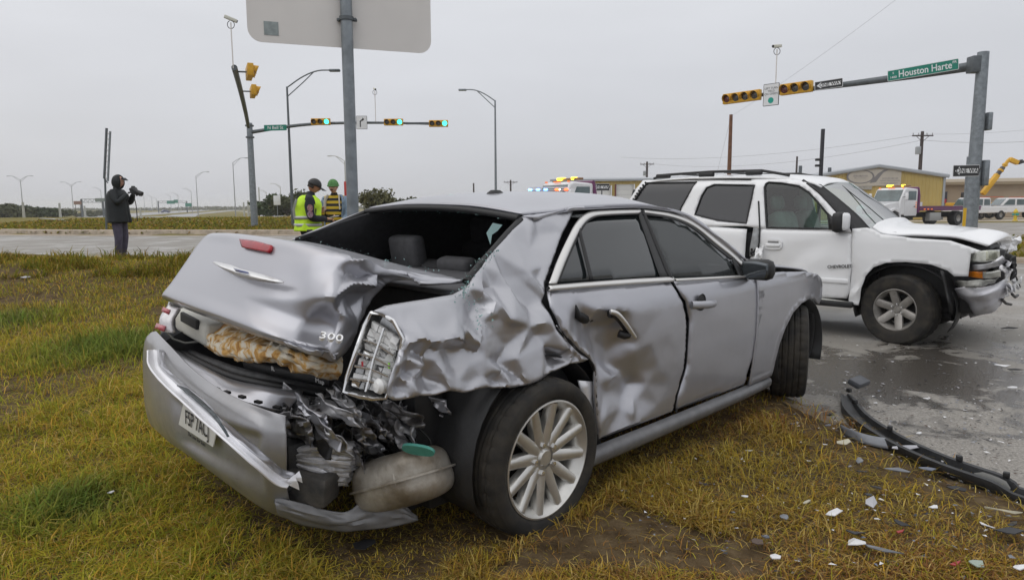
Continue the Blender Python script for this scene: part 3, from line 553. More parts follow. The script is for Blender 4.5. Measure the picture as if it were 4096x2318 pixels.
# --- trunk lid, popped and folded
LID = [[(-0.285, 0.58, 1.282), (-0.29, 0.429, 1.274), (-0.3, 0.18, 1.255), (-0.31, -0.047, 1.234), (-0.31, -0.227, 1.214), (-0.305, -0.387, 1.196), (-0.3, -0.537, 1.182), (-0.295, -0.651, 1.17), (-0.29, -0.73, 1.16)],
       [(-0.46, 0.584, 1.3), (-0.48, 0.334, 1.3), (-0.49, 0.086, 1.287), (-0.48, -0.107, 1.266), (-0.47, -0.284, 1.239), (-0.46, -0.435, 1.215), (-0.44, -0.534, 1.192), (-0.42, -0.617, 1.172), (-0.41, -0.67, 1.162)],
       [(-0.7, 0.551, 1.332), (-0.73, 0.247, 1.334), (-0.75, -0.025, 1.328), (-0.75, -0.265, 1.314), (-0.73, -0.447, 1.29), (-0.67, -0.511, 1.259), (-0.62, -0.562, 1.227), (-0.56, -0.599, 1.192), (-0.5, -0.585, 1.167)],
       [(-0.76, 0.671, 1.339), (-0.8, 0.368, 1.346), (-0.82, 0.02, 1.34), (-0.83, -0.264, 1.329), (-0.81, -0.478, 1.308), (-0.77, -0.597, 1.284), (-0.71, -0.618, 1.252), (-0.65, -0.631, 1.211), (-0.56, -0.57, 1.157)],
       [(-0.8, 0.729, 1.29), (-0.84, 0.37, 1.293), (-0.87, 0.016, 1.286), (-0.875, -0.279, 1.274), (-0.86, -0.501, 1.258), (-0.82, -0.618, 1.235), (-0.76, -0.645, 1.208), (-0.69, -0.647, 1.174), (-0.59, -0.57, 1.137)],
       [(-0.89, 0.707, 1.186), (-0.925, 0.346, 1.186), (-0.945, -0.008, 1.175), (-0.95, -0.311, 1.158), (-0.915, -0.504, 1.132), (-0.89, -0.654, 1.136), (-0.82, -0.666, 1.133), (-0.72, -0.62, 1.112), (-0.63, -0.564, 1.104)],
       [(-0.96, 0.698, 1.1), (-0.99, 0.332, 1.097), (-1.005, -0.039, 1.081), (-1.005, -0.339, 1.064), (-0.96, -0.521, 1.037), (-0.885, -0.575, 1.021), (-0.845, -0.65, 1.037), (-0.755, -0.622, 1.032), (-0.67, -0.564, 1.047)],
       [(-1, 0.717, 1.042), (-1.03, 0.321, 1.032), (-1.045, -0.054, 1.022), (-1.045, -0.363, 1.005), (-1.01, -0.544, 0.98), (-0.96, -0.622, 0.951), (-0.91, -0.65, 0.929), (-0.855, -0.652, 0.9), (-0.75, -0.572, 0.936)],
       [(-0.965, 0.797, 1.007), (-0.99, 0.414, 0.994), (-1, 0.033, 0.981), (-1, -0.277, 0.965), (-0.965, -0.455, 0.943), (-0.92, -0.54, 0.917), (-0.87, -0.569, 0.896), (-0.825, -0.579, 0.876), (-0.74, -0.52, 0.898)]]
lid_c = [(0, 0, 0), (1, 0, 0), (0, 1, 0), (1, 1, 0), (.5, 0, 0), (.5, 1, 0), (0, .5, 0), (.3, .35, 0), (.3, .7, 0), (.55, .35, 0), (.5, .55, 0), (.4, .9, 0), (.56, .62, -.004), (.6, .72, .030), (.66, .62, -.006), (.7, .7, .012), (.73, .8, .055), (.64, .86, .02), (.8, .9, .03), (.78, .72, .0),
         (.82, .62, .04), (.75, .55, -.012), (.7, .48, .030), (.66, .42, -.004), (.79, .45, .045), (.74, .38, -.02), (.85, .38, .035), (.8, .3, -.015), (.7, .3, .02), (.9, .5, -.01), (.88, .7, .025), (.93, .8, -.01), (.62, .3, 0), (.92, .3, .02), (.86, .2, -.01), (.95, .6, .02), (.6, .5, .006)]
lid_d = Crumple(lid_c)
lid_n = lambda Q: (.6*lid_d(Q, .006)+.4*lid_d(Q, .026))*1.4 + .004*np.clip((Q[:, 0]-.58)/.2, 0, 1)*(np.abs(vnoise(Q, 22, 9)-.5)*2-.5)
lid = grid_obj(cr_grid(LID, 110, 90), 'trunk_lid', M_SILVER, sedan, 30, disp=lid_n, thick=.014, off=1)
lid['label'] = 'popped trunk lid folded at its right side'
G = cr_grid([[(-0.845, 0.151, 1.326), (-0.853, -0.01, 1.323), (-0.858, -0.184, 1.309)], [(-0.862, 0.104, 1.309), (-0.872, -0.055, 1.305), (-0.872, -0.197, 1.294)], [(-0.872, 0.068, 1.295), (-0.882, -0.085, 1.289), (-0.882, -0.191, 1.284)]], 14, 6)
grid_obj(G, 'brake_light', M_RED, lid, thick=.012, off=0)
# wing emblem with blue centre
E1 = [(-0.945, 0.193, 1.23), (-0.953, 0.087, 1.228), (-0.96, -0.013, 1.226), (-0.968, -0.11, 1.217), (-0.975, -0.212, 1.214), (-0.968, -0.31, 1.206), (-0.958, -0.379, 1.196), (-0.945, -0.431, 1.185)]
E2 = [(-0.955, 0.167, 1.224), (-0.965, 0.05, 1.205), (-0.975, -0.077, 1.192), (-0.982, -0.137, 1.19), (-0.985, -0.187, 1.187), (-0.978, -0.298, 1.183), (-0.966, -0.393, 1.182), (-0.947, -0.435, 1.185)]
emb = grid_obj(np.array([np.array(E1), (np.array(E1)+np.array(E2))/2+np.array([-.010, 0, 0]), np.array(E2)]), 'wing_emblem', mat('bright_chrome_badge', (.80, .80, .80), .30, .35), lid, thick=.006, off=0)
E3 = [(-0.985, -0.086, 1.221), (-0.99, -0.222, 1.215)]; E4 = [(-0.99, -0.118, 1.21), (-0.993, -0.234, 1.209)]
grid_obj(np.array([E3, E4]), 'blue_badge_centre', mat('blue_enamel', (.03, .055, .22), .25, coat=1), emb, thick=.006, off=0)
b0, b1, b2 = [Vector(p) for p in [(-0.985, -0.762, 1.028), (-0.915, -0.814, 1.01), (-0.97, -0.741, 1.041)]]
text_mesh('number_badge', '300', .056, MATS['bright_chrome_badge'], lid, frame((b0+b1)/2 + Vector((-.02, -.01, 0)), b1-b0, b2-b0), .006)
# --- trunk well, seal, inner panels
tw = MB()
tw.add([(-.98, .74, .55), (-.90, -.30, .55), (-.5, -.45, .55), (-.3, -.50, .55), (-.3, .76, .55), (-1.0, .74, .80), (-.98, -.42, .72), (-.62, -.52, .80), (-.3, -.78, 1.08), (-.3, .76, 1.10)], [(0, 1, 2, 3, 4), (0, 4, 9, 5), (3, 8, 9, 4)])
tw.build('trunk_well', M_INT, sedan, 30)
RP0 = [(-1.01, 0.685, 0.73), (-1.05, 0.416, 0.709), (-1.075, 0.145, 0.695), (-1.065, -0.137, 0.694), (-0.99, -0.298, 0.669), (-0.9, -0.311, 0.627)]
RP1 = [(-0.985, 0.727, 0.738), (-1.03, 0.408, 0.73), (-1.05, 0.139, 0.718), (-1.04, -0.117, 0.715), (-0.97, -0.281, 0.699), (-0.87, -0.318, 0.668)]
RP2 = [(-0.96, 0.758, 0.748), (-1, 0.427, 0.745), (-1.02, 0.145, 0.738), (-1, -0.057, 0.726), (-0.95, -0.264, 0.725), (-0.84, -0.325, 0.693)]
RP3 = [(-0.93, 0.786, 0.74), (-0.965, 0.475, 0.74), (-0.985, 0.192, 0.735), (-0.965, 0.01, 0.72), (-0.915, -0.205, 0.722), (-0.8, -0.273, 0.691)]
grid_obj(cr_grid([RP0, RP1, RP2, RP3], 50, 14), 'rear_panel', M_SILVER, sedan, 40, thick=.01, off=0)
for a, rr_, dz in (("2:430,0,-.90 570,80,-.94 740,165,-.955 920,235,-.94 1200,290,-.89 1650,360,-.70", .018, 0), ("2:470,0,-.85 620,70,-.89 780,130,-.90 960,195,-.89 1240,250,-.84 1680,320,-.66", .022, 0)):
    pass
MB().tube(smooth_poly([(-0.9, 0.854, 0.725), (-0.94, 0.527, 0.731), (-0.955, 0.252, 0.728), (-0.94, 0.06, 0.719), (-0.89, -0.154, 0.718), (-0.7, -0.266, 0.664)], 2, False), .02, 8).build('trunk_seal', M_RUBBER, sedan, 60)
MB().tube(smooth_poly([(-0.85, 0.926, 0.707), (-0.89, 0.582, 0.72), (-0.9, 0.33, 0.725), (-0.89, 0.122, 0.721), (-0.84, -0.099, 0.72), (-0.66, -0.23, 0.67)], 2, False), .026, 8).build('trunk_seal', mat('grey_sill_trim', (.05, .05, .052), .6, var=.4, vscale=20), sedan, 60)
MB().tube([(-0.99, 0.728, 0.856), (-0.97, 0.694, 0.817), (-0.93, 0.649, 0.796), (-0.89, 0.599, 0.803), (-0.86, 0.552, 0.826)], .006, 6).build('lamp_cable', mat('grey_cable', (.12, .12, .11), .6), sedan, 60)
# --- bumper cover dropped at the right
BU = [[(-0.96, 0.961, 0.821), (-1.02, 0.608, 0.806), (-1.07, 0.192, 0.761), (-1.09, -0.167, 0.735), (-1.075, -0.414, 0.722), (-1.02, -0.536, 0.695)],
      [(-0.972, 1.024, 0.802), (-1.052, 0.655, 0.767), (-1.107, 0.206, 0.711), (-1.127, -0.205, 0.704), (-1.102, -0.461, 0.701), (-1.022, -0.543, 0.663)],
      [(-0.992, 1.052, 0.749), (-1.072, 0.699, 0.683), (-1.132, 0.205, 0.641), (-1.152, -0.238, 0.649), (-1.122, -0.491, 0.651), (-1.032, -0.562, 0.63)],
      [(-1.002, 1.077, 0.598), (-1.092, 0.673, 0.541), (-1.152, 0.166, 0.546), (-1.167, -0.25, 0.562), (-1.132, -0.483, 0.563), (-1.032, -0.556, 0.539)],
      [(-0.992, 1.126, 0.42), (-1.082, 0.672, 0.417), (-1.142, 0.129, 0.448), (-1.152, -0.268, 0.465), (-1.102, -0.448, 0.436), (-0.992, -0.471, 0.374)],
      [(-0.972, 1.137, 0.292), (-1.052, 0.64, 0.327), (-1.102, 0.115, 0.366), (-1.082, -0.194, 0.331), (-1.012, -0.336, 0.262), (-0.902, -0.345, 0.186)],
      [(-0.902, 1.252, 0.198), (-0.972, 0.771, 0.245), (-1.012, 0.278, 0.277), (-0.992, -0.028, 0.242), (-0.922, -0.181, 0.165), (-0.822, -0.218, 0.099)]]
def bump_disp(Q):
    s, t_ = Q[:, 0], Q[:, 1]; f = lambda x, a, w: 1/(1+np.exp(-(x-a)/w))
    box = f(s, .37, .012)*f(-s, -.83, .012)*f(t_, .36, .014)*f(-t_, -.70, .014); return .034*box + .004*(vnoise(Q, 7, 3)-.5)
M_BUMP = car_paint('dirty_shaded_silver_bumper', (.34, .34, .355), metal=.45, rough=.42, dirt_amt=1.1, dirt=(.13, .12, .10))  # dirt, plus the shade of its downturned faces put into a darker base
bump = grid_obj(cr_grid(BU, 80, 70), 'rear_bumper', M_BUMP, sedan, 32, disp=bump_disp, thick=.008, off=1)
bump['label'] = 'rear bumper cover torn away at its right end'
grid_obj(cr_grid([[(-.45, .93, .62), (-.7, .925, .66), (-.92, .89, .70), (-1.0, .85, .735)], [(-.45, .95, .45), (-.7, .94, .46), (-.94, .90, .47), (-1.02, .855, .48)], [(-.45, .92, .25), (-.7, .91, .25), (-.9, .87, .26), (-.98, .83, .27)]], 14, 10), 'rear_bumper', M_SILVER, sedan, thick=.008, off=0)
VA = [[(-1.02, -0.42, 0.341), (-0.93, -0.47, 0.301), (-0.83, -0.508, 0.246), (-0.77, -0.536, 0.234), (-0.71, -0.542, 0.254), (-0.65, -0.556, 0.277), (-0.58, -0.626, 0.249), (-0.51, -0.655, 0.159)],
      [(-1.03, -0.443, 0.312), (-0.93, -0.482, 0.254), (-0.83, -0.53, 0.209), (-0.76, -0.556, 0.196), (-0.69, -0.582, 0.201), (-0.63, -0.609, 0.207), (-0.57, -0.652, 0.196), (-0.51, -0.663, 0.154)],
      [(-1, -0.411, 0.256), (-0.9, -0.445, 0.191), (-0.8, -0.513, 0.153), (-0.73, -0.551, 0.141), (-0.67, -0.592, 0.142), (-0.61, -0.621, 0.14), (-0.555, -0.649, 0.145), (-0.51, -0.668, 0.149)]]
val = grid_obj(cr_grid(VA, 50, 16), 'lower_valance', mat('dull_grey_valance', (.20, .20, .205), .5, .35, var=.3, vscale=6), sedan, 40, disp=lambda Q: .012*(vnoise(Q, 9, 5)-.5), thick=.008, off=0)
# bent trim strip lying across the bumper
TRIM = [[(-1.152, 0.507, 0.815), (-1.207, 0.324, 0.775), (-1.272, -0.036, 0.774), (-1.312, -0.362, 0.764), (-1.332, -0.71, 0.733), (-1.282, -0.809, 0.656), (-1.187, -0.773, 0.548), (-1.142, -0.767, 0.52)],
        [(-1.092, 0.63, 0.788), (-1.162, 0.395, 0.755), (-1.227, 0.037, 0.752), (-1.277, -0.318, 0.751), (-1.297, -0.659, 0.715), (-1.242, -0.752, 0.635), (-1.142, -0.704, 0.526), (-1.092, -0.686, 0.492)],
        [(-1.077, 0.601, 0.79), (-1.147, 0.371, 0.756), (-1.212, 0.012, 0.761), (-1.267, -0.344, 0.761), (-1.287, -0.665, 0.724), (-1.232, -0.763, 0.645), (-1.132, -0.708, 0.539), (-1.087, -0.699, 0.515)],
        [(-1.042, 0.616, 0.782), (-1.117, 0.381, 0.752), (-1.182, 0.023, 0.759), (-1.232, -0.311, 0.762), (-1.252, -0.599, 0.722), (-1.202, -0.753, 0.644), (-1.112, -0.681, 0.552), (-1.072, -0.69, 0.529)]]
trim = grid_obj(cr_grid(TRIM[:3], 90, 8), 'bumper_trim_strip', mat('skylit_white_trim', (.84, .84, .87), .35, 0, var=.04, vscale=14), sedan, 40, disp=lambda Q: .003*(vnoise(Q, 20, 1)-.5), thick=.006, off=0)  # white lower face: sky light on the upturned face put into the colour
grid_obj(cr_grid(TRIM[2:], 90, 6), 'trim_upper_face', M_SILVER, trim, 40, disp=lambda Q: .006*(vnoise(Q*np.array([3, 1]), 9, 1)-.5), thick=.006, off=0)
for i, q in enumerate([(-1.09, -0.675, 0.486), (-1.09, -0.699, 0.52), (-1.11, -0.702, 0.514)]): sheet_scrap0 = MB().add([Vector(q), Vector(q)+Vector((.02, -.035, .005)), Vector(q)+Vector((.02, -.02, .025)), Vector(q)+Vector((.025, -.03, -.018))], [(0, 1, 2), (0, 3, 1), (0, 2, 3), (1, 3, 2)]).build('splintered_end', MATS['skylit_white_trim'], trim, None)
SC = [[(-1.251, -0.118, 0.782), (-1.296, -0.391, 0.797), (-1.318, -0.589, 0.786), (-1.318, -0.68, 0.756), (-1.308, -0.699, 0.725)], [(-1.236, -0.186, 0.777), (-1.281, -0.448, 0.787), (-1.308, -0.623, 0.782), (-1.308, -0.684, 0.75), (-1.301, -0.699, 0.724)]]
grid_obj(cr_grid(SC, 40, 6), 'scuffed_patch', mat('scuffed_black_plastic', (.10, .12, .13), .5, col2=(.008, .012, .016), vscale=45), trim, thick=.004, off=0)
for i, p in enumerate([(-1.087, 0.371, 0.74), (-1.107, 0.24, 0.735), (-1.117, 0.137, 0.737), (-1.122, -0.091, 0.734), (-1.117, -0.179, 0.736), (-1.107, -0.293, 0.737), (-1.072, -0.356, 0.721), (-1.127, -0.228, 0.722), (-1.112, -0.334, 0.716), (-1.022, -0.411, 0.7)]):
    MB().box(Vector(p)+Vector((.040, .01, -.008)), (.016, .036, .010), Matrix.Rotation(R(-10+i*3), 3, 'Z')).build('clip_slot', M_RUBBER, bump)
# licence plate
pa, pb_, pc, pd = [Vector(p) for p in [(-1.155, 0.083, 0.652), (-1.155, -0.261, 0.632), (-1.16, -0.211, 0.531), (-1.16, 0.14, 0.545)]]
pl = MB().add([pa, pb_, pc, pd, pa+Vector((-.004, 0, 0)), pb_+Vector((-.004, 0, 0)), pc+Vector((-.004, 0, 0)), pd+Vector((-.004, 0, 0))], [(0, 1, 2, 3), (7, 6, 5, 4), (0, 4, 5, 1), (1, 5, 6, 2), (2, 6, 7, 3), (3, 7, 4, 0)]).build('licence_plate', mat('white_plate', (.66, .66, .63), .4, var=.05), bump)
pcn = (pa+pb_+pc+pd)/4 + Vector((-.008, 0, 0)); PM = frame(pcn, pc-pd, pa-pd)
M_INK = mat('dark_print', (.03, .03, .035), .6)
text_mesh('plate_number', 'FSP 7ACJ', .088, M_INK, pl, PM, .0005, sx=.72)
text_mesh('plate_legend', 'The Lone Star State', .022, M_INK, pl, PM @ Matrix.Translation((0, -.062, 0)), .0005)
# --- lamps
ll = [Vector(p) for p in [(-1, 0.601, 1.003), (-0.98, 0.541, 0.986), (-1.03, 0.504, 0.88), (-1.05, 0.613, 0.89)]]
lamp_l = grid_obj(cr_grid([[ll[0], ll[0].lerp(ll[1], .5)+Vector((-.02, 0, 0)), ll[1]], [ll[0].lerp(ll[3], .5)+Vector((-.02, 0, 0)), (ll[0]+ll[1]+ll[2]+ll[3])/4+Vector((-.04, 0, 0)), ll[1].lerp(ll[2], .5)+Vector((-.02, 0, 0))], [ll[3], ll[3].lerp(ll[2], .5)+Vector((-.02, 0, 0)), ll[2]]], 10, 10), 'tail_lamp', mat('frosted_lamp', (.62, .60, .61), .18, .2, coat=1, var=.15, vscale=40), sedan, thick=.02, off=0)
for f0, f1 in ((.03, .22), (.70, .92)):
    q = [ll[0].lerp(ll[3], f0), ll[1].lerp(ll[2], f0), ll[0].lerp(ll[3], f1), ll[1].lerp(ll[2], f1)]; q = [v+Vector((-.040, 0, 0)) for v in q]
    grid_obj(np.array([[q[0].lerp(q[1], .15), q[0].lerp(q[1], .85)], [q[2].lerp(q[3], .15), q[2].lerp(q[3], .85)]]), 'red_reflector', mat('pinkish_red_lens', (.42, .07, .09), .2, coat=1), lamp_l, thick=.008, off=0)
TL = [Vector(p) for p in [(-0.8, -0.795, 1.087), (-0.785, -0.842, 1.086), (-0.765, -0.881, 1.063), (-0.755, -0.922, 1.002), (-0.765, -0.906, 0.922), (-0.78, -0.885, 0.847), (-0.8, -0.869, 0.782), (-0.85, -0.859, 0.787), (-0.89, -0.832, 0.801), (-0.92, -0.787, 0.814), (-0.9, -0.78, 0.866), (-0.88, -0.794, 0.931), (-0.855, -0.803, 1.001), (-0.83, -0.793, 1.043)]]
cen = sum(TL, Vector())/len(TL); back = Vector((.05, .02, 0))
lb = MB(); n = len(TL); lb.add(TL + [p+back*2 for p in TL], [(i, (i+1) % n, n+(i+1) % n, n+i) for i in range(n)] + [tuple(range(n, 2*n))])
lamp = lb.build('tail_lamp', mat('lamp_housing', (.5, .5, .5), .25, .85, var=.3, vscale=30), sedan, 30); lamp['label'] = 'broken right tail lamp with its chrome reflectors exposed'
ring = MB().tube(TL+[TL[0], TL[1]], .008, 6).build('lamp_bezel', M_LENS, lamp, 60)
def lp(a, b_): # lamp coordinates: a across (0..1 left to right), b_ down
    top = TL[0].lerp(TL[3], a*.9); bot = TL[9].lerp(TL[6], a); return top.lerp(bot, b_)
rnd = random.Random(3)
M_FAC = [mat('mirror_reflector', (.80, .80, .80), .10, .95), mat('pale_reflector', (.80, .80, .79), .3, 0), mat('dark_reflector', (.12, .12, .12), .2, .6), mat('grey_reflector', (.33, .33, .33), .15, .8)]
rows, cols = 9, 4
for r_ in range(rows):
    for c_ in range(cols):
        a0, a1 = .06+c_*.22, .06+(c_+1)*.22-.02; b0_, b1_ = .10+r_*.095, .10+(r_+1)*.095-.012
        pts = [lp(a0, b0_), lp(a1, b0_), lp(a1, b1_), lp(a0, b1_)]
        pts = [p + back*(.10+.45*rnd.random()) for p in pts]; m_ = M_FAC[rnd.choice([0, 1, 1, 1, 1, 1, 3])]
        MB().add(pts + [p+back*.3 for p in pts], [(0, 1, 2, 3), (0, 4, 5, 1), (1, 5, 6, 2), (2, 6, 7, 3), (3, 7, 4, 0)]).build('reflector_facet', m_, lamp, None)
for b_ in (.30, .48, .64, .80): MB().tube([lp(.04, b_+.03), lp(.5, b_), lp(.95, b_+.02)], .0055, 6).build('reflector_rib', M_LENS, lamp, 60)
MB().tube([lp(.5, .05), lp(.46, .5), lp(.5, .95)], .006, 6).build('reflector_rib', M_LENS, lamp, 60)
for a_, b_, c_ in ((.22, .62, (.45, .02, .03)), (.90, .50, (.25, .6, .03))):
    p = lp(a_, b_); MB().box(p, (.006, .008, .022), None, .002).build('colour_chip', mat('chip_%d' % int(c_[0]*100+c_[1]*1000), c_, .2, coat=1), lamp)
MB().lathe([(0, .02), (.02, .016), (.03, 0), (.024, -.02)], 14, frame(lp(.78, .84), (0, 1, 0), (0, 0, 1)) @ Matrix.Rotation(R(180), 4, 'X')).build('bulb_socket', M_FAC[1], lamp)

# --- wheels
def spoke_mesh(r0, r1, w0, w1, d0, d1, depth):
    """one spoke along +x, outward face at -y"""
    V = []; N = 5
    for i in range(N):
        f = i/(N-1); r = r0+(r1-r0)*f; w = w0+(w1-w0)*f; d = d0+(d1-d0)*f
        prof = [(-w, d+depth), (-w, d+.010), (-w*.55, d), (w*.55, d), (w, d+.010), (w, d+depth)]
        V += [(r, y, z) for z, y in prof]
    k = 6; F = [(i*k+j, (i+1)*k+j, (i+1)*k+j+1, i*k+j+1) for i in range(N-1) for j in range(k-1)]
    return V, F
def make_wheel(parent, loc, rz, tyre_r, rim_r, width, nsp, rim_mat, lugs=5, tilt=0.0, side=-1, sp=(.030, .024), dish=.02, hub_mat=None, tread=64):
    """wheel with its outer face towards local -y"""
    w2 = width/2; Mx = Matrix.Rotation(R(90), 4, 'X')      # lathe axis z -> -y
    # barrel is the wheel itself
    prof = [(rim_r*.97, -w2+.02), (rim_r*.86, -w2+.05), (rim_r*.84, w2-.07), (rim_r*.90, w2-.03), (rim_r*.97, w2-.008), (rim_r*1.0, w2+.004), (rim_r*1.03, w2+.002), (rim_r*1.03, w2-.012)]
    wh = MB().lathe(prof, 56, Mx).build('wheel', rim_mat, parent, 40); wh.location = loc; wh.rotation_euler = (R(tilt), 0, rz)
    tp = [(rim_r*1.0, -w2+.012), (rim_r*1.06, -w2-.004), ((rim_r+tyre_r)/2, -w2-.016), (tyre_r*.955, -w2-.004), (tyre_r*.985, -w2+.018)]
    for q in np.linspace(-w2+.03, w2-.03, 17):
        gr = .007 if any(abs(q-c) < width*.02 for c in (-width*.26, -width*.09, width*.09, width*.26)) else 0.0
        tp.append((tyre_r*(1-.012*(q/w2)**2)-gr, q))
    tp += [(tyre_r*.985, w2-.018), (tyre_r*.955, w2+.004), (tyre_r*.92, w2+.013), ((rim_r+tyre_r)/2, w2+.016), (rim_r*1.10, w2+.010), (rim_r*1.06, w2+.004), (rim_r*1.0, w2-.012)]
    m = MB(); m.lathe(tp, tread*2, Mx); n = tread*2
    for i, (r_, h) in enumerate(tp):                           # shoulder and sipe blocks
        if tyre_r*.97 < r_:
            for k in range(n):
                if k % 4 == 0 and abs(h) > w2*.30:
                    v = m.v[i*n+k]; f = 1-.006/r_; m.v[i*n+k] = Vector((v.x*f, v.y, v.z*f))
    m.build('tyre', M_TYRE, wh, 28)
    V, F = spoke_mesh(rim_r*.20, rim_r*.965, sp[0], sp[1], -w2+dish+.008, -w2+.006, .045)
    me = bpy.data.meshes.new('spoke'); me.from_pydata(V, [], F); me.materials.append(rim_mat); me.polygons.foreach_set('use_smooth', [True]*len(me.polygons)); me.set_sharp_from_angle(angle=R(50))
    for k in range(nsp):
        s = bpy.data.objects.new('spoke', me); COL.objects.link(s); s.parent = wh; s.rotation_euler = (0, 2*math.pi*(k+.3)/nsp, 0)
    MB().lathe([(0, w2-dish-.012+.012), (rim_r*.13, w2-dish+.0), (rim_r*.16, w2-dish-.012), (rim_r*.36, w2-dish-.014), (rim_r*.38, w2-dish-.05)], 32, Mx).build('hub', hub_mat or rim_mat, wh, 35)
    for k in range(lugs):
        a = 2*math.pi*(k+.5)/lugs; M = Matrix.Translation((rim_r*.26*math.cos(a), 0, rim_r*.26*math.sin(a))) @ Mx
        MB().lathe([(.0, w2-dish+.006), (.012, w2-dish+.004), (.014, w2-dish-.02)], 6, M).build('lug_nut', M_LENS, wh, 20)
    MB().lathe([(0, 0), (rim_r*.72, .0), (rim_r*.74, -.012)], 32, Mx).build('brake_disc', mat('dark_brake_disc', (.03, .03, .03), .5, .4), wh)
    return wh
make_wheel(sedan, (0, -.855, .355), 0, .36, .262, .22, 12, M_RIM, tilt=2)
make_wheel(sedan, (3.03, -.80, .345), R(24), .36, .262, .22, 12, M_RIM)
for x in (0, 3.03):
    w_ = make_wheel(sedan, (x, .83, .35), R(180), .36, .262, .22, 12, M_RIM)
# rear wheel-house
G = []
for th in np.linspace(-15, 200, 22):
    c, s = math.cos(R(th)), math.sin(R(th)); G.append([(.03+.44*c, yy, .36+.44*s) for yy in (-.90, -.75, -.55, -.45)])
grid_obj(np.array(G), 'wheel_liner', M_BLACK, sedan, 60, thick=.006, off=0)
MB().box((.02, -.47, .5), (.95, .03, .8)).build('inner_wheel_house', M_BLACK, sedan)
# --- cabin
MB().box((.9, 0, .45), (1.9, 1.5, .5), None, .03).build('cabin_floor', M_INT, sedan)
MB().box((1.0, 0, .24), (2.9, 1.35, .14), None, .02).build('underbody', M_BLACK, sedan)
MB().box((2.9, 0, .55), (.9, 1.1, .6), None, .05).build('engine_bay', M_BLACK, sedan)
grid_obj(cr_grid([[(.30, .72, 1.10), (.3, 0, 1.11), (.30, -.74, 1.10)], [(-.05, .74, 1.105), (-.05, 0, 1.115), (-.05, -.76, 1.10)], [(-.32, .74, 1.10), (-.32, 0, 1.11), (-.33, -.76, 1.10)]], 14, 10), 'parcel_shelf', mat('grey_parcel_shelf', (.085, .085, .092), .9, var=.12, vscale=20), sedan, thick=.02, off=0)
MB().box((.42, 0, .85), (.16, 1.35, .62), Matrix.Rotation(R(-12), 3, 'Y'), .05).build('rear_seat', M_INT, sedan)
for i, (y_, h_) in enumerate(((.42, .20), (-.02, .09), (-.45, .13))):
    MB().box((.30, y_, 1.10+h_/2), (.10, .26, h_), Matrix.Rotation(R(-10), 3, 'Y'), .03).build('headrest', M_SEAT, sedan, 60)
for y_ in (.38, -.38):
    MB().box((1.05, y_, .9), (.20, .50, .72), Matrix.Rotation(R(-14), 3, 'Y'), .07).build('front_seat', M_INT, sedan, 60)
    MB().box((.94, y_, 1.31), (.12, .28, .18), Matrix.Rotation(R(-8), 3, 'Y'), .04).build('headrest', M_INT, sedan, 60)
G = cr_grid([[(p[0], p[1]*.985, p[2]-.03) for p in row] for row in roof_rows], 16, 16); grid_obj(G, 'headliner', mat('dark_headliner', (.03, .03, .032), .95), sedan, 60)
MB().box((1.9, 0, .95), (.5, 1.4, .22), None, .06).build('dashboard', M_BLACK, sedan)
MB().lathe([(0, .0), (.17, .0), (.185, .012), (.17, .024)], 24, frame((1.66, .38, 1.0), (0, 1, 0), (-.3, 0, 1))).build('steering_wheel', M_BLACK, sedan)
side_panel('interior_dark_panel', [(-.3, 1.0), (2.0, .95), (2.0, 1.06), (1.75, 1.36), (1.5, 1.46), (.2, 1.46), (-.3, 1.30)], M_INT, sedan, step=.12, sgn=-1, inset=.05, thick=.01)  # added dark panel behind the left windows, keeps daylight out of the cabin
side_panel('interior_dark_panel', [(-.3, .9), (1.0, .9), (1.0, 1.08), (-.3, 1.12)], M_INT, sedan, step=.12, inset=.10, thick=.01)
# rear window frame: header, left pillar, glass crumbs in the rubber
MB().tube(smooth_poly([(.16, -.63, 1.412), (.165, -.3, 1.45), (.16, 0, 1.462), (.15, .3, 1.462), (.13, .60, 1.44)], 2, False), .016, 8).build('window_seal', M_RUBBER, sedan, 60)
grid_obj(cr_grid([[(.16, .60, 1.455), (-.06, .645, 1.375), (-.30, .69, 1.285)], [(.22, .645, 1.445), (.0, .70, 1.36), (-.26, .745, 1.25)], [(.30, .68, 1.42), (.10, .74, 1.30), (-.2, .80, 1.15)]], 12, 8), 'c_pillar', M_SILVER, sedan, thick=.014, off=0)
MB().tube([(.14, .60, 1.44), (-.07, .635, 1.36), (-.30, .68, 1.27)], .014, 8).build('window_seal', M_RUBBER, sedan, 60)
RS = [(0.175, -0.629, 1.405), (0.03, -0.675, 1.339), (-0.107, -0.72, 1.271), (-0.234, -0.762, 1.212), (-0.333, -0.795, 1.161)]
MB().tube(RS, .016, 8).build('window_seal', M_RUBBER, sedan, 60)
def crumbs(name, line, n, spread, r0, r1, parent, m, seed=1):
    rn = random.Random(seed); b_ = MB(); line = [Vector(p) for p in line]
    for _ in range(n):
        i = rn.randrange(len(line)-1); p = line[i].lerp(line[i+1], rn.random()) + Vector([rn.gauss(0, spread) for _ in range(3)]); r_ = rn.uniform(r0, r1)
        vs = [p + Vector([rn.uniform(-r_, r_) for _ in range(3)]) for _ in range(4)]; b_.add(vs, [(0, 1, 2), (0, 3, 1), (1, 3, 2), (2, 3, 0)])
    return tag(b_.build(name, m, parent, None), kind='stuff')
M_CRUMB = mat('broken_window_crumbs', (.22, .38, .37), .1, coat=1, var=.5, vscale=60)
gl_line = [(-0.071, -0.719, 1.287), (-0.213, -0.764, 1.223), (-0.313, -0.797, 1.173), (-0.368, -0.821, 1.122), (-0.384, -0.801, 1.106)]
crumbs('broken_glass', gl_line, 200, .012, .002, .008, sedan, M_CRUMB, 1)
crumbs('broken_glass', [(.15, .60, 1.435), (-.07, .64, 1.352), (-.30, .68, 1.265)], 140, .008, .002, .006, sedan, mat('dark_teal_crumbs', (.10, .22, .21), .12, coat=1, var=.5, vscale=60), 2)
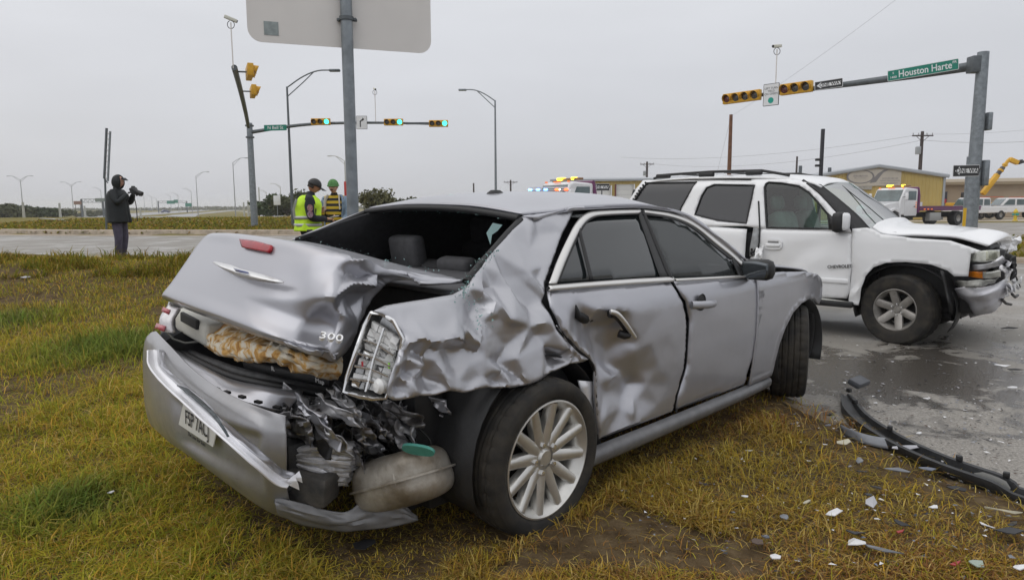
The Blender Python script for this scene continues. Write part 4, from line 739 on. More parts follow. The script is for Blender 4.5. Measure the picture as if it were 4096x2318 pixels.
crumbs('broken_glass', [(.15, .55, 1.44), (.16, 0, 1.452), (.16, -.6, 1.41)], 130, .007, .0015, .005, sedan, M_CRUMB, 3)
crumbs('broken_glass', [(-.33, .6, 1.285), (-.33, .2, 1.25), (-.34, -.2, 1.21), (-.33, -.6, 1.175)], 150, .015, .0015, .006, sedan, M_CRUMB, 5)
crumbs('broken_glass', [(-0.43, -0.857, 1.128), (-0.366, -0.857, 1.127), (-0.382, -0.916, 1.032), (-0.36, -0.934, 1.002)], 90, .018, .002, .007, sedan, M_CRUMB, 6)
# jagged remains of the rear glass at the right corner
for a, sc_ in (("5:-8,350,.03 -45,395,.03 -55,470,.03 -30,440,.03", 1), ("0:1228,588,.06 1250,570,.05 1268,585,.05 1240,612,.05", 1)):
    pts = [Vector(p) for p in [(-0.042, -0.618, 1.349), (0.017, -0.6, 1.393), (0.064, -0.616, 1.383), (0.02, -0.628, 1.357), (-0.022, -0.634, 1.34), (-0.06, -0.662, 1.297)]]
sh = MB(); sh.add(pts + [p+Vector((.004, .004, 0)) for p in pts], [tuple(range(6)), tuple(range(11, 5, -1))] + [(i, (i+1) % 6, 6+(i+1) % 6, 6+i) for i in range(6)]); sh.build('glass_shard', M_GLASSBIT, sedan, None)
# --- mirror, door handles, wiper-like thing inside the front glass
mh = Vector([(2.035, -0.981, 1.056)][0])
mm = MB().box(mh, (.11, .20, .135), Matrix.Rotation(R(8), 3, 'Z'), .045).build('wing_mirror', M_BLACK, sedan, 60)
grid_obj(cr_grid([[mh+Vector((-.058, .085, .050)), mh+Vector((-.062, 0, .058)), mh+Vector((-.058, -.085, .045))], [mh+Vector((-.060, .088, -.02)), mh+Vector((-.064, 0, -.02)), mh+Vector((-.060, -.088, -.02))], [mh+Vector((-.057, .075, -.055)), mh+Vector((-.060, 0, -.057)), mh+Vector((-.057, -.070, -.052))]], 12, 8), 'mirror_glass', mat('mirror_face', (.09, .10, .11), .06, .6), mm, thick=.004, off=0)
MB().tube([mh+Vector((0, .08, -.03)), mh+Vector((-.01, .17, -.045))], .028, 8).build('mirror_arm', M_BLACK, mm, 60)
side_panel('mirror_sail', [(1.963, -0.842, 1.12), (2.078, -0.871, 1.073), (2.028, -0.909, 1.009), (1.935, -0.904, 1.018)], M_BLACK, fw, step=.04, inset=.004, hem=0)
ha, hb = [Vector(p) for p in [(1.24, -0.964, 0.909), (1.509, -0.965, 0.89)]]
MB().tube(smooth_poly([ha+Vector((0, .012, 0)), ha.lerp(hb, .12), ha.lerp(hb, .4)+Vector((0, -.012, 0)), ha.lerp(hb, .75)+Vector((0, -.012, 0)), hb+Vector((0, .012, 0))], 2, False), .023, 10, flat=.7).build('door_handle', M_SILVER, fdoor, 60)
MB().lathe([(0, .0), (.045, .002), (.05, .008)], 16, frame(ha.lerp(hb, .45)+Vector((0, .022, .012)), (1, 0, 0), (0, 0, 1))).build('handle_recess', M_DARKMETAL, fdoor)
hd = [(0.463, -0.95, 0.962), (0.502, -0.965, 0.95), (0.551, -0.974, 0.903), (0.605, -0.974, 0.848), (0.653, -0.967, 0.809)]
MB().tube(smooth_poly(hd, 2, False), [.009]+[.013]*(len(smooth_poly(hd, 2, False))-2)+[.009], 8).build('door_handle', M_CHROME, rdoor, 60)
hk = [(0.48, -0.935, 0.949), (0.52, -0.946, 0.94), (0.573, -0.952, 0.892), (0.621, -0.952, 0.842), (0.6, -0.956, 0.822), (0.572, -0.925, 0.837)]
MB().tube(smooth_poly(hk, 1, False), .021, 8).build('handle_bracket', M_BLACK, rdoor, 60)
MB().tube([(0.266, -0.889, 1.009), (0.272, -0.899, 0.964), (0.351, -0.877, 0.932), (0.444, -0.853, 0.915)], [.008, .02, .026, .012], 8).build('latch_hole', M_RUBBER, rdoor, 60)
MB().tube(smooth_poly([(1.301, -0.732, 1.196), (1.337, -0.756, 1.16), (1.44, -0.764, 1.147), (1.521, -0.784, 1.117), (1.578, -0.802, 1.089), (1.609, -0.831, 1.04)], 1, False), [.006, .007, .009, .012, .016, .02, .022, .02, .012, .007, .005, .005], 8, flat=.4).build('hanging_strap', M_BLACK, sedan, 60)
# shut-line rubber between the doors
MB().tube(smooth_poly([(1.187, -0.868, 1.045), (1.206, -0.909, 0.964), (1.24, -0.918, 0.92), (1.267, -0.926, 0.821), (1.268, -0.929, 0.73), (1.254, -0.925, 0.541), (1.189, -0.913, 0.382), (1.167, -0.911, 0.294)], 2, False), .007, 6).build('door_seal', M_RUBBER, sedan, 60)
MB().tube(smooth_poly([(0.131, -0.837, 1.097), (0.116, -0.855, 1.067), (0.096, -0.887, 1.014), (0.126, -0.918, 0.913), (0.231, -0.927, 0.811), (0.169, -0.921, 0.879), (0.224, -0.927, 0.817), (0.329, -0.929, 0.749), (0.373, -0.929, 0.691), (0.383, -0.927, 0.577), (0.422, -0.913, 0.322)], 2, False), .008, 6).build('door_seal', M_RUBBER, sedan, 60)
dj = [(0.272, -0.92, 0.65), (0.392, -0.92, 0.621), (0.41, -0.913, 0.502), (0.451, -0.896, 0.307), (0.383, -0.895, 0.303), (0.329, -0.913, 0.502)]
side_panel('door_jamb', dj, M_BRIGHT, sedan, step=.05, inset=.035, hem=0)
# --- crushed rear corner: folded structure between lamp and wheel
def sheet_scrap(name, c, ax, ay, su, sv, m, parent, seed, amp=.04, n=14, freq=3.0):
    rn = np.random.default_rng(seed); c = np.array(c); ax = np.array(Vector(ax).normalized()); ay = np.array(Vector(ay).normalized()); nz = np.cross(ax, ay)
    ct = [(i/3, j/3, rn.uniform(-amp, amp)) for i in range(4) for j in range(4)] + [(rn.random(), rn.random(), rn.uniform(-amp, amp)) for _ in range(12)]
    cf = Crumple(ct); S, T = np.meshgrid(np.linspace(0, 1, n), np.linspace(0, 1, n)); Q = np.stack([S.ravel(), T.ravel()], 1); d = cf(Q, .03)
    ju = .12*(vnoise(Q, 5, seed)-.5); P = c + ((Q[:, :1]-.5+ju[:, None])*su)*ax + ((Q[:, 1:]-.5+ju[:, None])*sv)*ay + d[:, None]*nz
    return grid_obj(P.reshape(n, n, 3), name, m, parent, 25, thick=.004, off=0)
M_SCRAP = [M_GREYMETAL, M_DARKMETAL, mat('crumpled_silver_skin', (.55, .55, .57), .38, .6, col2=(.3, .3, .31), vscale=12), M_BLACK]
scr = [(-0.72, -0.12, 0.578), (-0.68, -0.227, 0.586), (-0.66, -0.372, 0.617), (-0.6, -0.436, 0.601), (-0.8, -0.198, 0.531), (-0.74, -0.274, 0.523), (-0.7, -0.384, 0.549), (-0.62, -0.426, 0.539), (-0.52, -0.426, 0.548), (-0.8, -0.272, 0.441), (-0.76, -0.354, 0.483), (-0.82, -0.21, 0.485), (-0.66, -0.382, 0.485), (-0.58, -0.426, 0.454), (-0.5, -0.421, 0.465), (-0.44, -0.43, 0.497), (-0.42, -0.45, 0.563), (-0.72, -0.343, 0.587), (-0.76, -0.273, 0.571), (-0.63, -0.387, 0.565), (-0.5, -0.492, 0.577), (-0.44, -0.534, 0.594), (-0.4, -0.564, 0.515), (-0.56, -0.502, 0.518), (-0.5, -0.54, 0.491), (-0.62, -0.476, 0.57)]
scr2 = [(-0.84, -0.307, 0.597), (-0.8, -0.347, 0.627), (-0.76, -0.433, 0.657), (-0.72, -0.512, 0.634), (-0.82, -0.455, 0.609), (-0.76, -0.5, 0.569), (-0.68, -0.516, 0.533), (-0.6, -0.504, 0.541), (-0.87, -0.387, 0.555), (-0.84, -0.448, 0.547), (-0.79, -0.493, 0.555), (-0.92, -0.385, 0.592), (-0.84, -0.29, 0.635), (-0.92, -0.369, 0.629), (-0.52, -0.493, 0.454), (-0.56, -0.457, 0.402), (-0.7, -0.488, 0.448), (-0.5, -0.505, 0.561), (-0.36, -0.598, 0.491), (-0.44, -0.58, 0.463), (-0.56, -0.573, 0.556), (-0.5, -0.594, 0.567), (-0.36, -0.584, 0.576)]
for i, c in enumerate(scr+scr2):
    rn = random.Random(i+40); ax = (rn.uniform(-.3, .3), -1, rn.uniform(-.6, .5)); ay = (rn.uniform(-.5, .2), rn.uniform(-.4, .4), 1)
    m_ = M_SCRAP[rn.choice([0, 0, 0, 1, 2, 2, 2, 3] if i % 4 else [1, 3, 0])]
    sheet_scrap('crushed_panel', c, ax, ay, rn.uniform(.10, .20), rn.uniform(.06, .13), m_, sedan, i, amp=rn.uniform(.02, .05))
MB().box((-.36, -.35, .62), (.16, .6, .5), Matrix.Rotation(R(-10), 3, 'Z'), .04).build('inner_structure', M_BLACK, sedan)
MB().box((-.45, .1, .42), (1.0, 1.0, .22), None, .04).build('spare_wheel_tub', M_BLACK, sedan)
for i in range(14):   # torn wiring
    rn = random.Random(i+90); p = Vector(scr[rn.randrange(len(scr))]); pts = [p+Vector((-.05, 0, 0))]
    for k in range(5): pts.append(pts[-1]+Vector((rn.uniform(-.02, .03), rn.uniform(-.08, .06), rn.uniform(-.06, .03))))
    MB().tube(smooth_poly(pts, 2, False), .004, 5).build('torn_wire', M_RUBBER if i % 3 else mat('tan_wire', (.35, .24, .08), .6), sedan, 60)
for i, c in enumerate([(-0.9, -0.525, 0.677), (-0.84, -0.601, 0.689), (-0.76, -0.59, 0.62), (-0.9, -0.593, 0.635), (-0.82, -0.622, 0.723), (-0.95, -0.502, 0.645), (-0.64, -0.547, 0.581), (-0.88, -0.608, 0.595), (-0.56, -0.642, 0.618), (-0.4, -0.618, 0.629)]):
    rn = random.Random(i+400); sheet_scrap('crushed_panel', c, (rn.uniform(-.2, .2), -1, rn.uniform(-.3, .2)), (rn.uniform(-.9, -.3), rn.uniform(-.2, .2), 1), rn.uniform(.16, .26), rn.uniform(.06, .12), [M_SILVER, M_SCRAP[2], M_SCRAP[0]][i % 3], sedan, i+500, amp=.025, n=18)
# folded bumper beam: stacked ribs
for i in range(9):
    a = .13*i; q = [(-0.84, -0.182, 0.462), (-0.86, -0.364, 0.491), (-0.82, -0.457, 0.508), (-0.76, -0.513, 0.501), (-0.68, -0.531, 0.484)]; w_ = [(-0.86, -0.225, 0.403), (-0.87, -0.395, 0.419), (-0.81, -0.477, 0.383), (-0.75, -0.487, 0.348), (-0.69, -0.492, 0.325)]
    f = i/8; L0 = [Vector(u_).lerp(Vector(v_), f) for u_, v_ in zip(q, w_)]; rn = random.Random(i)
    L0 = [p+Vector((rn.uniform(-.008, .008), 0, rn.uniform(-.006, .006))) for p in L0]
    cut = 1 if f > .55 else 0; L0 = L0[cut:]
    if f > .75: L0 = L0[1:]
    G = cr_grid([[p+Vector((.02, .01, .016)) for p in L0], [p+Vector((-.045, 0, .008)) for p in L0], [p+Vector((-.04, 0, -.010)) for p in L0]], 26, 6)
    grid_obj(G, 'folded_beam_rib', mat('pale_crushed_beam', (.62, .62, .64), .4, .4, col2=(.36, .35, .34), vscale=16) if i % 3 else M_BRIGHT, sedan, 30, disp=lambda Q, i=i: .008*(vnoise(Q*np.array([1, .3]), 12, i)-.5), thick=.004, off=0)
hb_ = Vector([(-0.86, -0.429, 0.349)][0]); hr = Matrix.Rotation(R(30), 3, 'Z') @ Matrix.Rotation(R(8), 3, 'X')
MB().box(hb_, (.14, .19, .13), hr, .02).build('bumper_bracket', mat('dusty_black_plastic', (.035, .035, .035), .6, col2=(.11, .10, .09), vscale=12, bump=.3), sedan, 40)
MB().tube([hb_+Vector((-.11, .03, .0)), hb_+Vector((-.05, .03, 0))], .02, 12).build('bracket_hole', M_RUBBER, sedan, 60)
MB().box(hb_+Vector((.03, .10, -.11)), (.12, .10, .10), Matrix.Rotation(R(40), 3, 'Z'), .02).build('bumper_bracket', M_BLACK, sedan, 40)
# muffler with its seam flange
mc = Vector([(-0.55, -0.626, 0.337)][0]); ma, mb_ = [Vector(p) for p in [(-0.62, -0.345, 0.212), (-0.46, -0.847, 0.427)]]
MM = frame(mc, mb_-ma, Vector((.25, -.35, 1)))
V = []; F = []; nu, nv_ = 36, 20
def sup(a, e_): return math.copysign(abs(a)**e_, a)
for j in range(nv_+1):
    ph = -math.pi/2 + math.pi*j/nv_
    for i in range(nu):
        th = 2*math.pi*i/nu; c_ = sup(math.cos(ph), .42)
        V.append(MM @ Vector((.205*sup(math.cos(th), .7)*c_, .108*sup(math.sin(ph), .62), .16*sup(math.sin(th), .7)*c_)))
F = [(j*nu+i, j*nu+(i+1) % nu, (j+1)*nu+(i+1) % nu, (j+1)*nu+i) for j in range(nv_) for i in range(nu)]
V = [v + (v-mc).normalized()*(.022*float(vnoise(np.array([[v.x*1.0+v.y, v.z*1.3]]), 9, 3)[0])-.011) for v in V]
muf = link_mesh('muffler', V, F, M_MUFFLER, sedan, 50)
fl = MB().prism([(.228*sup(math.cos(2*math.pi*i/40), .7), .180*sup(math.sin(2*math.pi*i/40), .7)) for i in range(40)], .008, MM @ Matrix.Rotation(R(90), 4, 'X')); fl.build('muffler_flange', M_MUFFLER, muf, 30)
for dx in (-.03, .08): MB().lathe([(.1, -.006), (.105, 0), (.1, .006)], 24, MM @ Matrix.Translation((dx, 0, 0)) @ Matrix.Rotation(R(90), 4, 'Y') @ Matrix.Diagonal((1.50, 1.02, 1, 1))).build('muffler_band', M_MUFFLER, muf)
MB().tube([mc+Vector((.10, .15, .02)), mc+Vector((.5, .3, -.05)), mc+Vector((1.5, .4, -.06))], .03, 10).build('exhaust_pipe', M_MUFFLER, muf)
to = Vector([(-0.6, -0.801, 0.522)][0])
MB().prism([(.068*sup(math.cos(2*math.pi*i/32), .8), .030*sup(math.sin(2*math.pi*i/32), .8)) for i in range(32)], .012, frame(to, Vector((.5, -.86, -.06)), Vector((-.6, -.2, .95)))).build('teal_plastic_cap', mat('teal_plastic', (.08, .33, .27), .45, var=.1, vscale=30), sedan, 40)
MB().tube([(-0.05, -0.678, 0.623), (-0.05, -0.741, 0.624), (-0.05, -0.779, 0.623)], .012, 8).build('torn_tab', M_GREYMETAL, sedan, 60)
# --- in the trunk (each a thing of its own)
def car_top(o, label, cat): o.parent = None; o.location = sedan.location; o.rotation_euler = sedan.rotation_euler; return tag(o, label, cat)
M_BLANK, t, b = nodes_of('tie_dye_cloth'); ob = nn(t, 'ShaderNodeTexCoord').outputs['Object']
nz_ = noise(t, ob, 9, 5, .6, 1.6)
t.links.new(ramp_of(t, nz_, [(.36, (.34, .16, .04)), (.46, (.58, .34, .10)), (.55, (.68, .60, .46)), (.7, (.72, .69, .62))]), b.inputs['Base Color']); b.inputs['Roughness'].default_value = .9
BL = [[(-0.78, 0.615, 0.881), (-0.8, 0.316, 0.895), (-0.8, 0.07, 0.896), (-0.8, -0.151, 0.893), (-0.78, -0.315, 0.881), (-0.7, -0.399, 0.854)], [(-0.85, 0.57, 0.855), (-0.9, 0.2, 0.875), (-0.92, -0.12, 0.894), (-0.92, -0.353, 0.905), (-0.88, -0.506, 0.887), (-0.76, -0.51, 0.848)], [(-0.87, 0.565, 0.818), (-0.93, 0.18, 0.826), (-0.95, -0.123, 0.851), (-0.95, -0.369, 0.887), (-0.9, -0.509, 0.856), (-0.78, -0.54, 0.824)], [(-0.84, 0.58, 0.791), (-0.89, 0.264, 0.789), (-0.91, -0.014, 0.805), (-0.91, -0.254, 0.85), (-0.86, -0.419, 0.808), (-0.74, -0.459, 0.786)]]
bl = grid_obj(cr_grid(BL, 60, 30), 'blanket', M_BLANK, None, 60, disp=lambda Q: .022*(np.abs(vnoise(Q*np.array([1.6, .7]), 9, 2)-.5)*2-.5)+.012*(vnoise(Q, 14, 6)-.5), thick=.02, off=0)
car_top(bl, 'rumpled orange and white tie-dye blanket bulging from the open trunk of the silver sedan', 'blanket')
sb = [Vector(p) for p in [(-0.82, 0.64, 0.883)]][0]; sbx = empty('speaker_box', tuple(sedan.matrix_basis @ sb), R(46), 'off-white box with a dark mesh grille inside the open trunk', 'box')
bpy.context.view_layer.update()
sbx.location = sedan.matrix_world @ sb
MB().box((.02, 0, -.01), (.22, .40, .12), Matrix.Rotation(R(6), 3, 'X'), .025).build('case', mat('off_white_plastic', (.62, .61, .55), .45, var=.06), sbx, 50)
MB().box((-.095, -.03, .03), (.02, .20, .05), Matrix.Rotation(R(6), 3, 'X'), .006).build('grille', mat('dark_mesh_grille', (.05, .05, .05), .6, bump=1, bscale=300), sbx, 50)
tbe = MB().tube([(-0.86, 0.089, 0.777), (-0.84, -0.115, 0.776), (-0.78, -0.243, 0.76), (-0.7, -0.34, 0.736)], .034, 12).build('umbrella_tube', M_BLACK, None, 60)
car_top(tbe, 'black cylindrical tube with small white lettering lying in the trunk below the blanket', 'tube')
for i, c in enumerate([(-0.885, -0.206, 0.799), (-0.77, -0.382, 0.754)]):
    ft = text_mesh('tube_lettering', ('R', 'Map')[i], .03, mat('white_print', (.7, .7, .7), .5), tbe, frame(Vector(c)+Vector((-.012, 0, 0)), (.25, -1, -.1), (-.2, -.1, 1)), .0008)

# ================================================================== white sport utility vehicle (local x forward from front axle)
M_WHITE = car_paint('white_paint', (.82, .825, .835), metal=0.0, rough=.3, dirt=(.26, .24, .22), dirt_amt=.6, droplets=False)
M_SUVGLASS = mat('dark_privacy_glass', (.028, .029, .033), .04, spec=.55, coat=.0, rvar=.02, vscale=2)
M_CLEARG, t, b = nodes_of('greenish_clear_glass'); mx = nn(t, 'ShaderNodeMixShader'); tr = nn(t, 'ShaderNodeBsdfTransparent'); tr.inputs[0].default_value = (.50, .68, .62, 1)
gl = nn(t, 'ShaderNodeBsdfGlossy'); gl.inputs['Roughness'].default_value = .02; fr = nn(t, 'ShaderNodeFresnel'); fr.inputs[0].default_value = 1.5
fm = mathn(t, 'ADD', mathn(t, 'MULTIPLY', fr.outputs[0], .6), .04); t.links.new(fm, mx.inputs[0]); t.links.new(tr.outputs[0], mx.inputs[1]); t.links.new(gl.outputs[0], mx.inputs[2]); t.links.new(mx.outputs[0], t.nodes['Material Output'].inputs[0])
suv = empty('sport_utility_vehicle', (4.878, 8.12, -.084), R(-42), 'white four-door sport utility vehicle with crumpled hood and hanging front bumper on the wet road', 'car')
TPROF = np.array([[0, -.92], [.4, -.97], [.6, -1.0], [.9, -1.0], [1.15, -.985], [1.25, -.965], [1.8, -.82], [1.9, -.70]])
def tside(x, z):
    z = np.asarray(z, float); x = np.asarray(x, float); y = 0
    for k in (-.05, -.025, 0, .025, .05): y = y + np.interp(z+k, TPROF[:, 0], TPROF[:, 1])/5
    crease = -.012*np.exp(-((z-1.12)/.03)**2)
    return y + .25*np.clip(x-.55, 0, None)**2 + crease*0
def tpanel(name, outl, m, step=.04, **k): return side_panel(name, outl, m, k.pop('parent', suv), step=step, sidef=tside, **k)
# fender
TF = [(-0.51, -0.961, 1.264), (-0.364, -0.958, 1.277), (-0.297, -0.961, 1.264), (-0.214, -0.972, 1.213), (0.091, -0.98, 1.175), (0.447, -0.984, 1.157), (0.62, -0.988, 1.099), (0.743, -0.991, 1.055), (0.634, -0.992, 1.033), (0.628, -1, 0.8), (0.507, -1, 0.792), (0.446, -1, 0.847), (0.291, -1, 0.904), (0.049, -0.999, 0.918), (-0.138, -1, 0.9), (-0.264, -1, 0.842), (-0.338, -1, 0.74), (-0.371, -1, 0.621), (-0.4, -0.97, 0.403), (-0.507, -0.97, 0.403), (-0.49, -1, 0.7), (-0.493, -0.994, 0.993)]
fen_d = Crumple([(-.6, .4, 0), (.9, .4, 0), (-.6, 1.3, 0), (.9, 1.3, 0), (-.45, .62, .03), (-.42, .55, -.01), (-.4, .48, .02), (-.48, .5, 0), (-.35, .7, 0), (0, 1.0, 0), (.4, 1.0, 0)])
tfen = tpanel('fender', TF, M_WHITE, .035, dent=fen_d, hem=-.006)
flare = MB().tube(smooth_poly([(-0.261, -0.998, 1.003), (0.042, -1, 1.029), (0.285, -1.003, 1.019), (0.46, -1.001, 0.986), (0.553, -0.997, 0.944)], 2, False), [.004]+[.010]*11+[.004]*10, 8).v and None
# front door
TD = [(-1.563, -0.967, 1.241), (-1.225, -0.967, 1.241), (-0.732, -0.967, 1.238), (-0.498, -0.973, 1.208), (-0.501, -0.987, 1.108), (-0.491, -1, 0.847), (-0.498, -0.993, 0.552), (-0.525, -0.98, 0.465), (-0.815, -0.977, 0.449)] + [(-1.2, 0, .47), (-1.66, 0, .47), (-1.70, 0, .80), (-1.63, 0, 1.0)]
td_d = Crumple([(-2, .3, 0), (-.3, .3, 0), (-2, 1.4, 0), (-.3, 1.4, 0), (-1.0, 1.0, .012), (-.9, .85, -.004), (-1.2, .8, .022), (-1.0, .74, -.006), (-1.4, .75, .03), (-.7, .75, .010), (-1.3, 1.05, 0), (-.7, 1.05, .006), (-.6, .6, 0), (-1.2, .55, -.01)])
tdoor = tpanel('door', TD, M_WHITE, .035, dent=lambda P: td_d(P, .05), hem=.010)
# rear door, rear quarter below the belt
tpanel('door', [(-1.74, 0, 1.235), (-1.74, 0, .47), (-2.12, 0, .47), (-2.22, 0, .75), (-2.42, 0, .9), (-2.42, 0, 1.27)], M_WHITE, .06, hem=.010)
tpanel('quarter_panel', [(-2.45, 0, 1.27), (-2.45, 0, .85), (-2.62, 0, .88), (-2.85, 0, .80), (-3.03, 0, .6), (-3.1, 0, .45), (-3.62, 0, .5), (-3.68, 0, 1.3)], M_WHITE, .06, hem=-.004)
# greenhouse with window openings
W_F = [(-1.588, -0.833, 1.75), (-1.581, -0.822, 1.794), (-1.556, -0.807, 1.811), (-1.39, -0.821, 1.796), (-1.177, -0.832, 1.756), (-1.049, -0.852, 1.678), (-0.935, -0.881, 1.567), (-0.795, -0.921, 1.417), (-0.759, -0.963, 1.256), (-1.142, -0.963, 1.256), (-1.489, -0.963, 1.257)]
W_R = [(-1.725, -0.826, 1.778), (-1.758, -0.95, 1.308), (-2.144, -0.941, 1.341), (-2.472, -0.922, 1.412), (-2.413, -0.857, 1.66), (-2.361, -0.83, 1.762), (-2.266, -0.82, 1.799)]
W_Q = [(-2.538, -0.774, 1.838), (-3.299, -0.762, 1.848), (-3.403, -0.858, 1.657), (-3.525, -0.911, 1.454)] + [(-3.28, 0, 1.34)] + [(-2.712, -0.924, 1.407), (-2.685, -0.896, 1.512)]
UP = [(-3.39, -0.709, 1.892), (-2.881, -0.719, 1.884), (-2.429, -0.735, 1.871), (-1.79, -0.771, 1.841), (-1.797, -0.719, 1.885), (-1.516, -0.732, 1.874), (-1.28, -0.749, 1.859), (-1.118, -0.791, 1.824), (-0.908, -0.856, 1.664), (-0.688, -0.914, 1.444), (-0.556, -0.946, 1.321), (-0.497, -0.973, 1.212), (-0.732, -0.967, 1.239), (-1.225, -0.966, 1.243), (-1.563, -0.966, 1.243), (-1.765, -0.959, 1.273)] + [(-2.3, 0, 1.255), (-3.0, 0, 1.29), (-3.66, 0, 1.32), (-3.62, 0, 1.45), (-3.45, 0, 1.74)]
tup = tpanel('cabin_side', UP, M_WHITE, .045, holes=[W_F, W_R, W_Q], hem=.006, thick=.03)
wf = tpanel('window', W_F, M_CLEARG, .08, inset=.012, hem=0, thick=0); wr = tpanel('window', W_R, M_SUVGLASS, .08, inset=.012, hem=0, thick=0); wq = tpanel('window', W_Q, M_SUVGLASS, .08, inset=.012, hem=0, thick=0)
def loop_tube(name, pts, r, m, parent, off): 
    pts = [Vector((p[0], float(tside(p[0], p[2]))+off, p[2])) for p in pts]; return MB().tube(pts+[pts[0], pts[1]], r, 6).build(name, m, parent, 60)
for w_, o_ in ((W_F, wf), (W_R, wr), (W_Q, wq)): loop_tube('rubber_seal', densify(w_, .1), .013, M_RUBBER, o_, .006)
# jagged torn trim at the rear edge of the quarter window
for i, p in enumerate(densify([W_Q[1], W_Q[2], W_Q[3]], .045, False)):
    MB().box((p[0]-.01, float(tside(p[0], p[2]))-.006, p[2]), (.045, .02, .022), Matrix.Rotation(R(30+20*(i % 2)), 3, 'Y')).build('torn_trim_tooth', M_BLACK, wq, None)
# torn door edge showing the pillar behind
pil = [(-1.637, -0.875, 1.59), (-1.571, -0.969, 1.228), (-1.565, -0.994, 0.998), (-1.596, -0.999, 0.916), (-1.677, -1, 0.895), (-1.683, -0.995, 0.984), (-1.661, -0.979, 1.181), (-1.655, -0.941, 1.341)]
tpanel('pillar', pil, mat('grey_pillar_metal', (.40, .42, .43), .5, .2, col2=(.2, .2, .2), vscale=8), .05, inset=.008, hem=0)
MB().tube([(-1.636, -0.884, 1.581), (-1.589, -0.947, 1.342), (-1.569, -0.977, 1.228), (-1.562, -0.997, 1.078), (-1.568, -1.003, 0.98)], .010, 6).build('rubber_seal', M_RUBBER, suv, 60)
sheet_scrap('torn_door_skin', [(-1.545, -1.027, 0.947)][0], (1, 0, .2), (0, .2, 1), .10, .16, M_WHITE, suv, 5, .03)
sheet_scrap('torn_hinge', [(-1.635, -0.996, 0.959)][0], (1, 0, .2), (0, .2, 1), .06, .09, M_BLACK, suv, 8, .03)
# left flank
for pl in ([(.62, .8), (.6, 1.08), (-.45, 1.2), (-.45, .47), (-.40, .47), (-.38, .75), (-.15, .88), (.15, .88), (.4, .78), (.5, .6)], [(-.47, 1.2), (-1.70, 1.235), (-1.70, .47), (-.47, .47)], [(-1.72, 1.235), (-2.42, 1.27), (-2.3, .8), (-2.12, .47), (-1.72, .47)], [(-2.45, 1.27), (-3.68, 1.3), (-3.62, .5), (-3.1, .45), (-3.03, .6), (-2.85, .8), (-2.6, .88), (-2.45, .85)]):
    tpanel('side_panel', pl, M_WHITE, .12, sgn=-1)
hl = [[(p[0], p[2]) for p in W_] for W_ in (W_F, W_R, W_Q)]
tpanel('cabin_side', [(p[0], p[2]) for p in UP], M_WHITE, .12, sgn=-1, holes=hl, thick=.03)
for h_ in hl: tpanel('window', h_, M_CLEARG if h_ is hl[0] else M_SUVGLASS, .15, sgn=-1, inset=.012, hem=0, thick=0)
# roof, rack
rr_ = []
for x_, z0, z1 in ((-3.50, 1.76, 1.80), (-3.32, 1.86, 1.90), (-2.7, 1.90, 1.945), (-1.8, 1.885, 1.94), (-1.3, 1.85, 1.91), (-1.05, 1.80, 1.865), (-.93, 1.745, 1.81)):
    w_ = .76; rr_.append([(x_, -w_, z0), (x_, -w_*.6, z1-.012), (x_+.06*(x_ > -1.2), 0, z1), (x_, w_*.6, z1-.012), (x_, w_, z0)])
suv_roof = grid_obj(cr_grid(rr_, 20, 40), 'roof', M_WHITE, suv, 40, thick=.02, flip=True)
for s in (-1, 1):
    MB().tube([(-3.25, s*.66, 1.91), (-3.1, s*.66, 1.955), (-2.4, s*.66, 1.975), (-1.7, s*.66, 1.965), (-1.35, s*.66, 1.895)], .018, 8).build('roof_rack_rail', M_BLACK, suv_roof, 60)
    for x_ in (-3.1, -2.45, -1.8): MB().box((x_, s*.66, 1.94), (.22, .06, .06), None, .02).build('roof_rack_foot', M_BLACK, suv_roof, 60)
for x_ in (-2.9, -2.2): MB().tube([(x_, -.66, 1.965), (x_, .66, 1.965)], .014, 8).build('roof_rack_bar', M_BLACK, suv_roof, 60)
# windscreen and pillars
WSG = [[(-.93, -.72, 1.745), (-.88, -.3, 1.80), (-.87, 0, 1.81), (-.88, .3, 1.80), (-.93, .72, 1.745)], [(-.62, -.78, 1.50), (-.52, -.3, 1.53), (-.5, 0, 1.54), (-.52, .3, 1.53), (-.62, .78, 1.50)], [(-.33, -.83, 1.235), (-.17, -.3, 1.24), (-.14, 0, 1.245), (-.17, .3, 1.24), (-.33, .83, 1.235)]]
tws = grid_obj(cr_grid(WSG, 24, 14), 'windscreen', M_CLEARG, suv, 60)
for s in (-1, 1):
    PE = [(-1.147, -0.783, 1.831), (-1.008, -0.835, 1.741), (-0.898, -0.858, 1.655), (-0.688, -0.914, 1.444), (-0.556, -0.946, 1.321), (-0.494, -0.972, 1.217)]; WE = [(-.955, -.715, 1.765), (-.84, -.735, 1.675), (-.74, -.755, 1.60), (-.52, -.795, 1.42), (-.38, -.825, 1.28), (-.30, -.84, 1.20)]
    G = cr_grid([[(p[0], -s*p[1], p[2]) for p in PE], [(p[0]+.02, -s*(.5*p[1]+.5*q[1])+s*.0, (p[2]+q[2])/2) for p, q in zip(PE, WE)], [(q[0], -s*q[1], q[2]) for q in WE]], 16, 6)
    grid_obj(G, 'windscreen_pillar', M_BLACK, suv, 60, thick=.03, off=0)
    MB().tube([(-.84, s*.2-.1, 1.765), (-.45, s*.3-.2, 1.48), (-.18, s*.35-.22, 1.255)], .006, 6).build('windscreen_crack', M_RUBBER, tws, 60)
MB().tube([(-.22, -.62, 1.262), (-.25, -.2, 1.30), (-.24, .12, 1.29)], .012, 6).build('wiper', M_BLACK, tws, 60)
MB().box((-.25, 0, 1.21), (.32, 1.68, .04)).build('cowl', M_BLACK, suv)
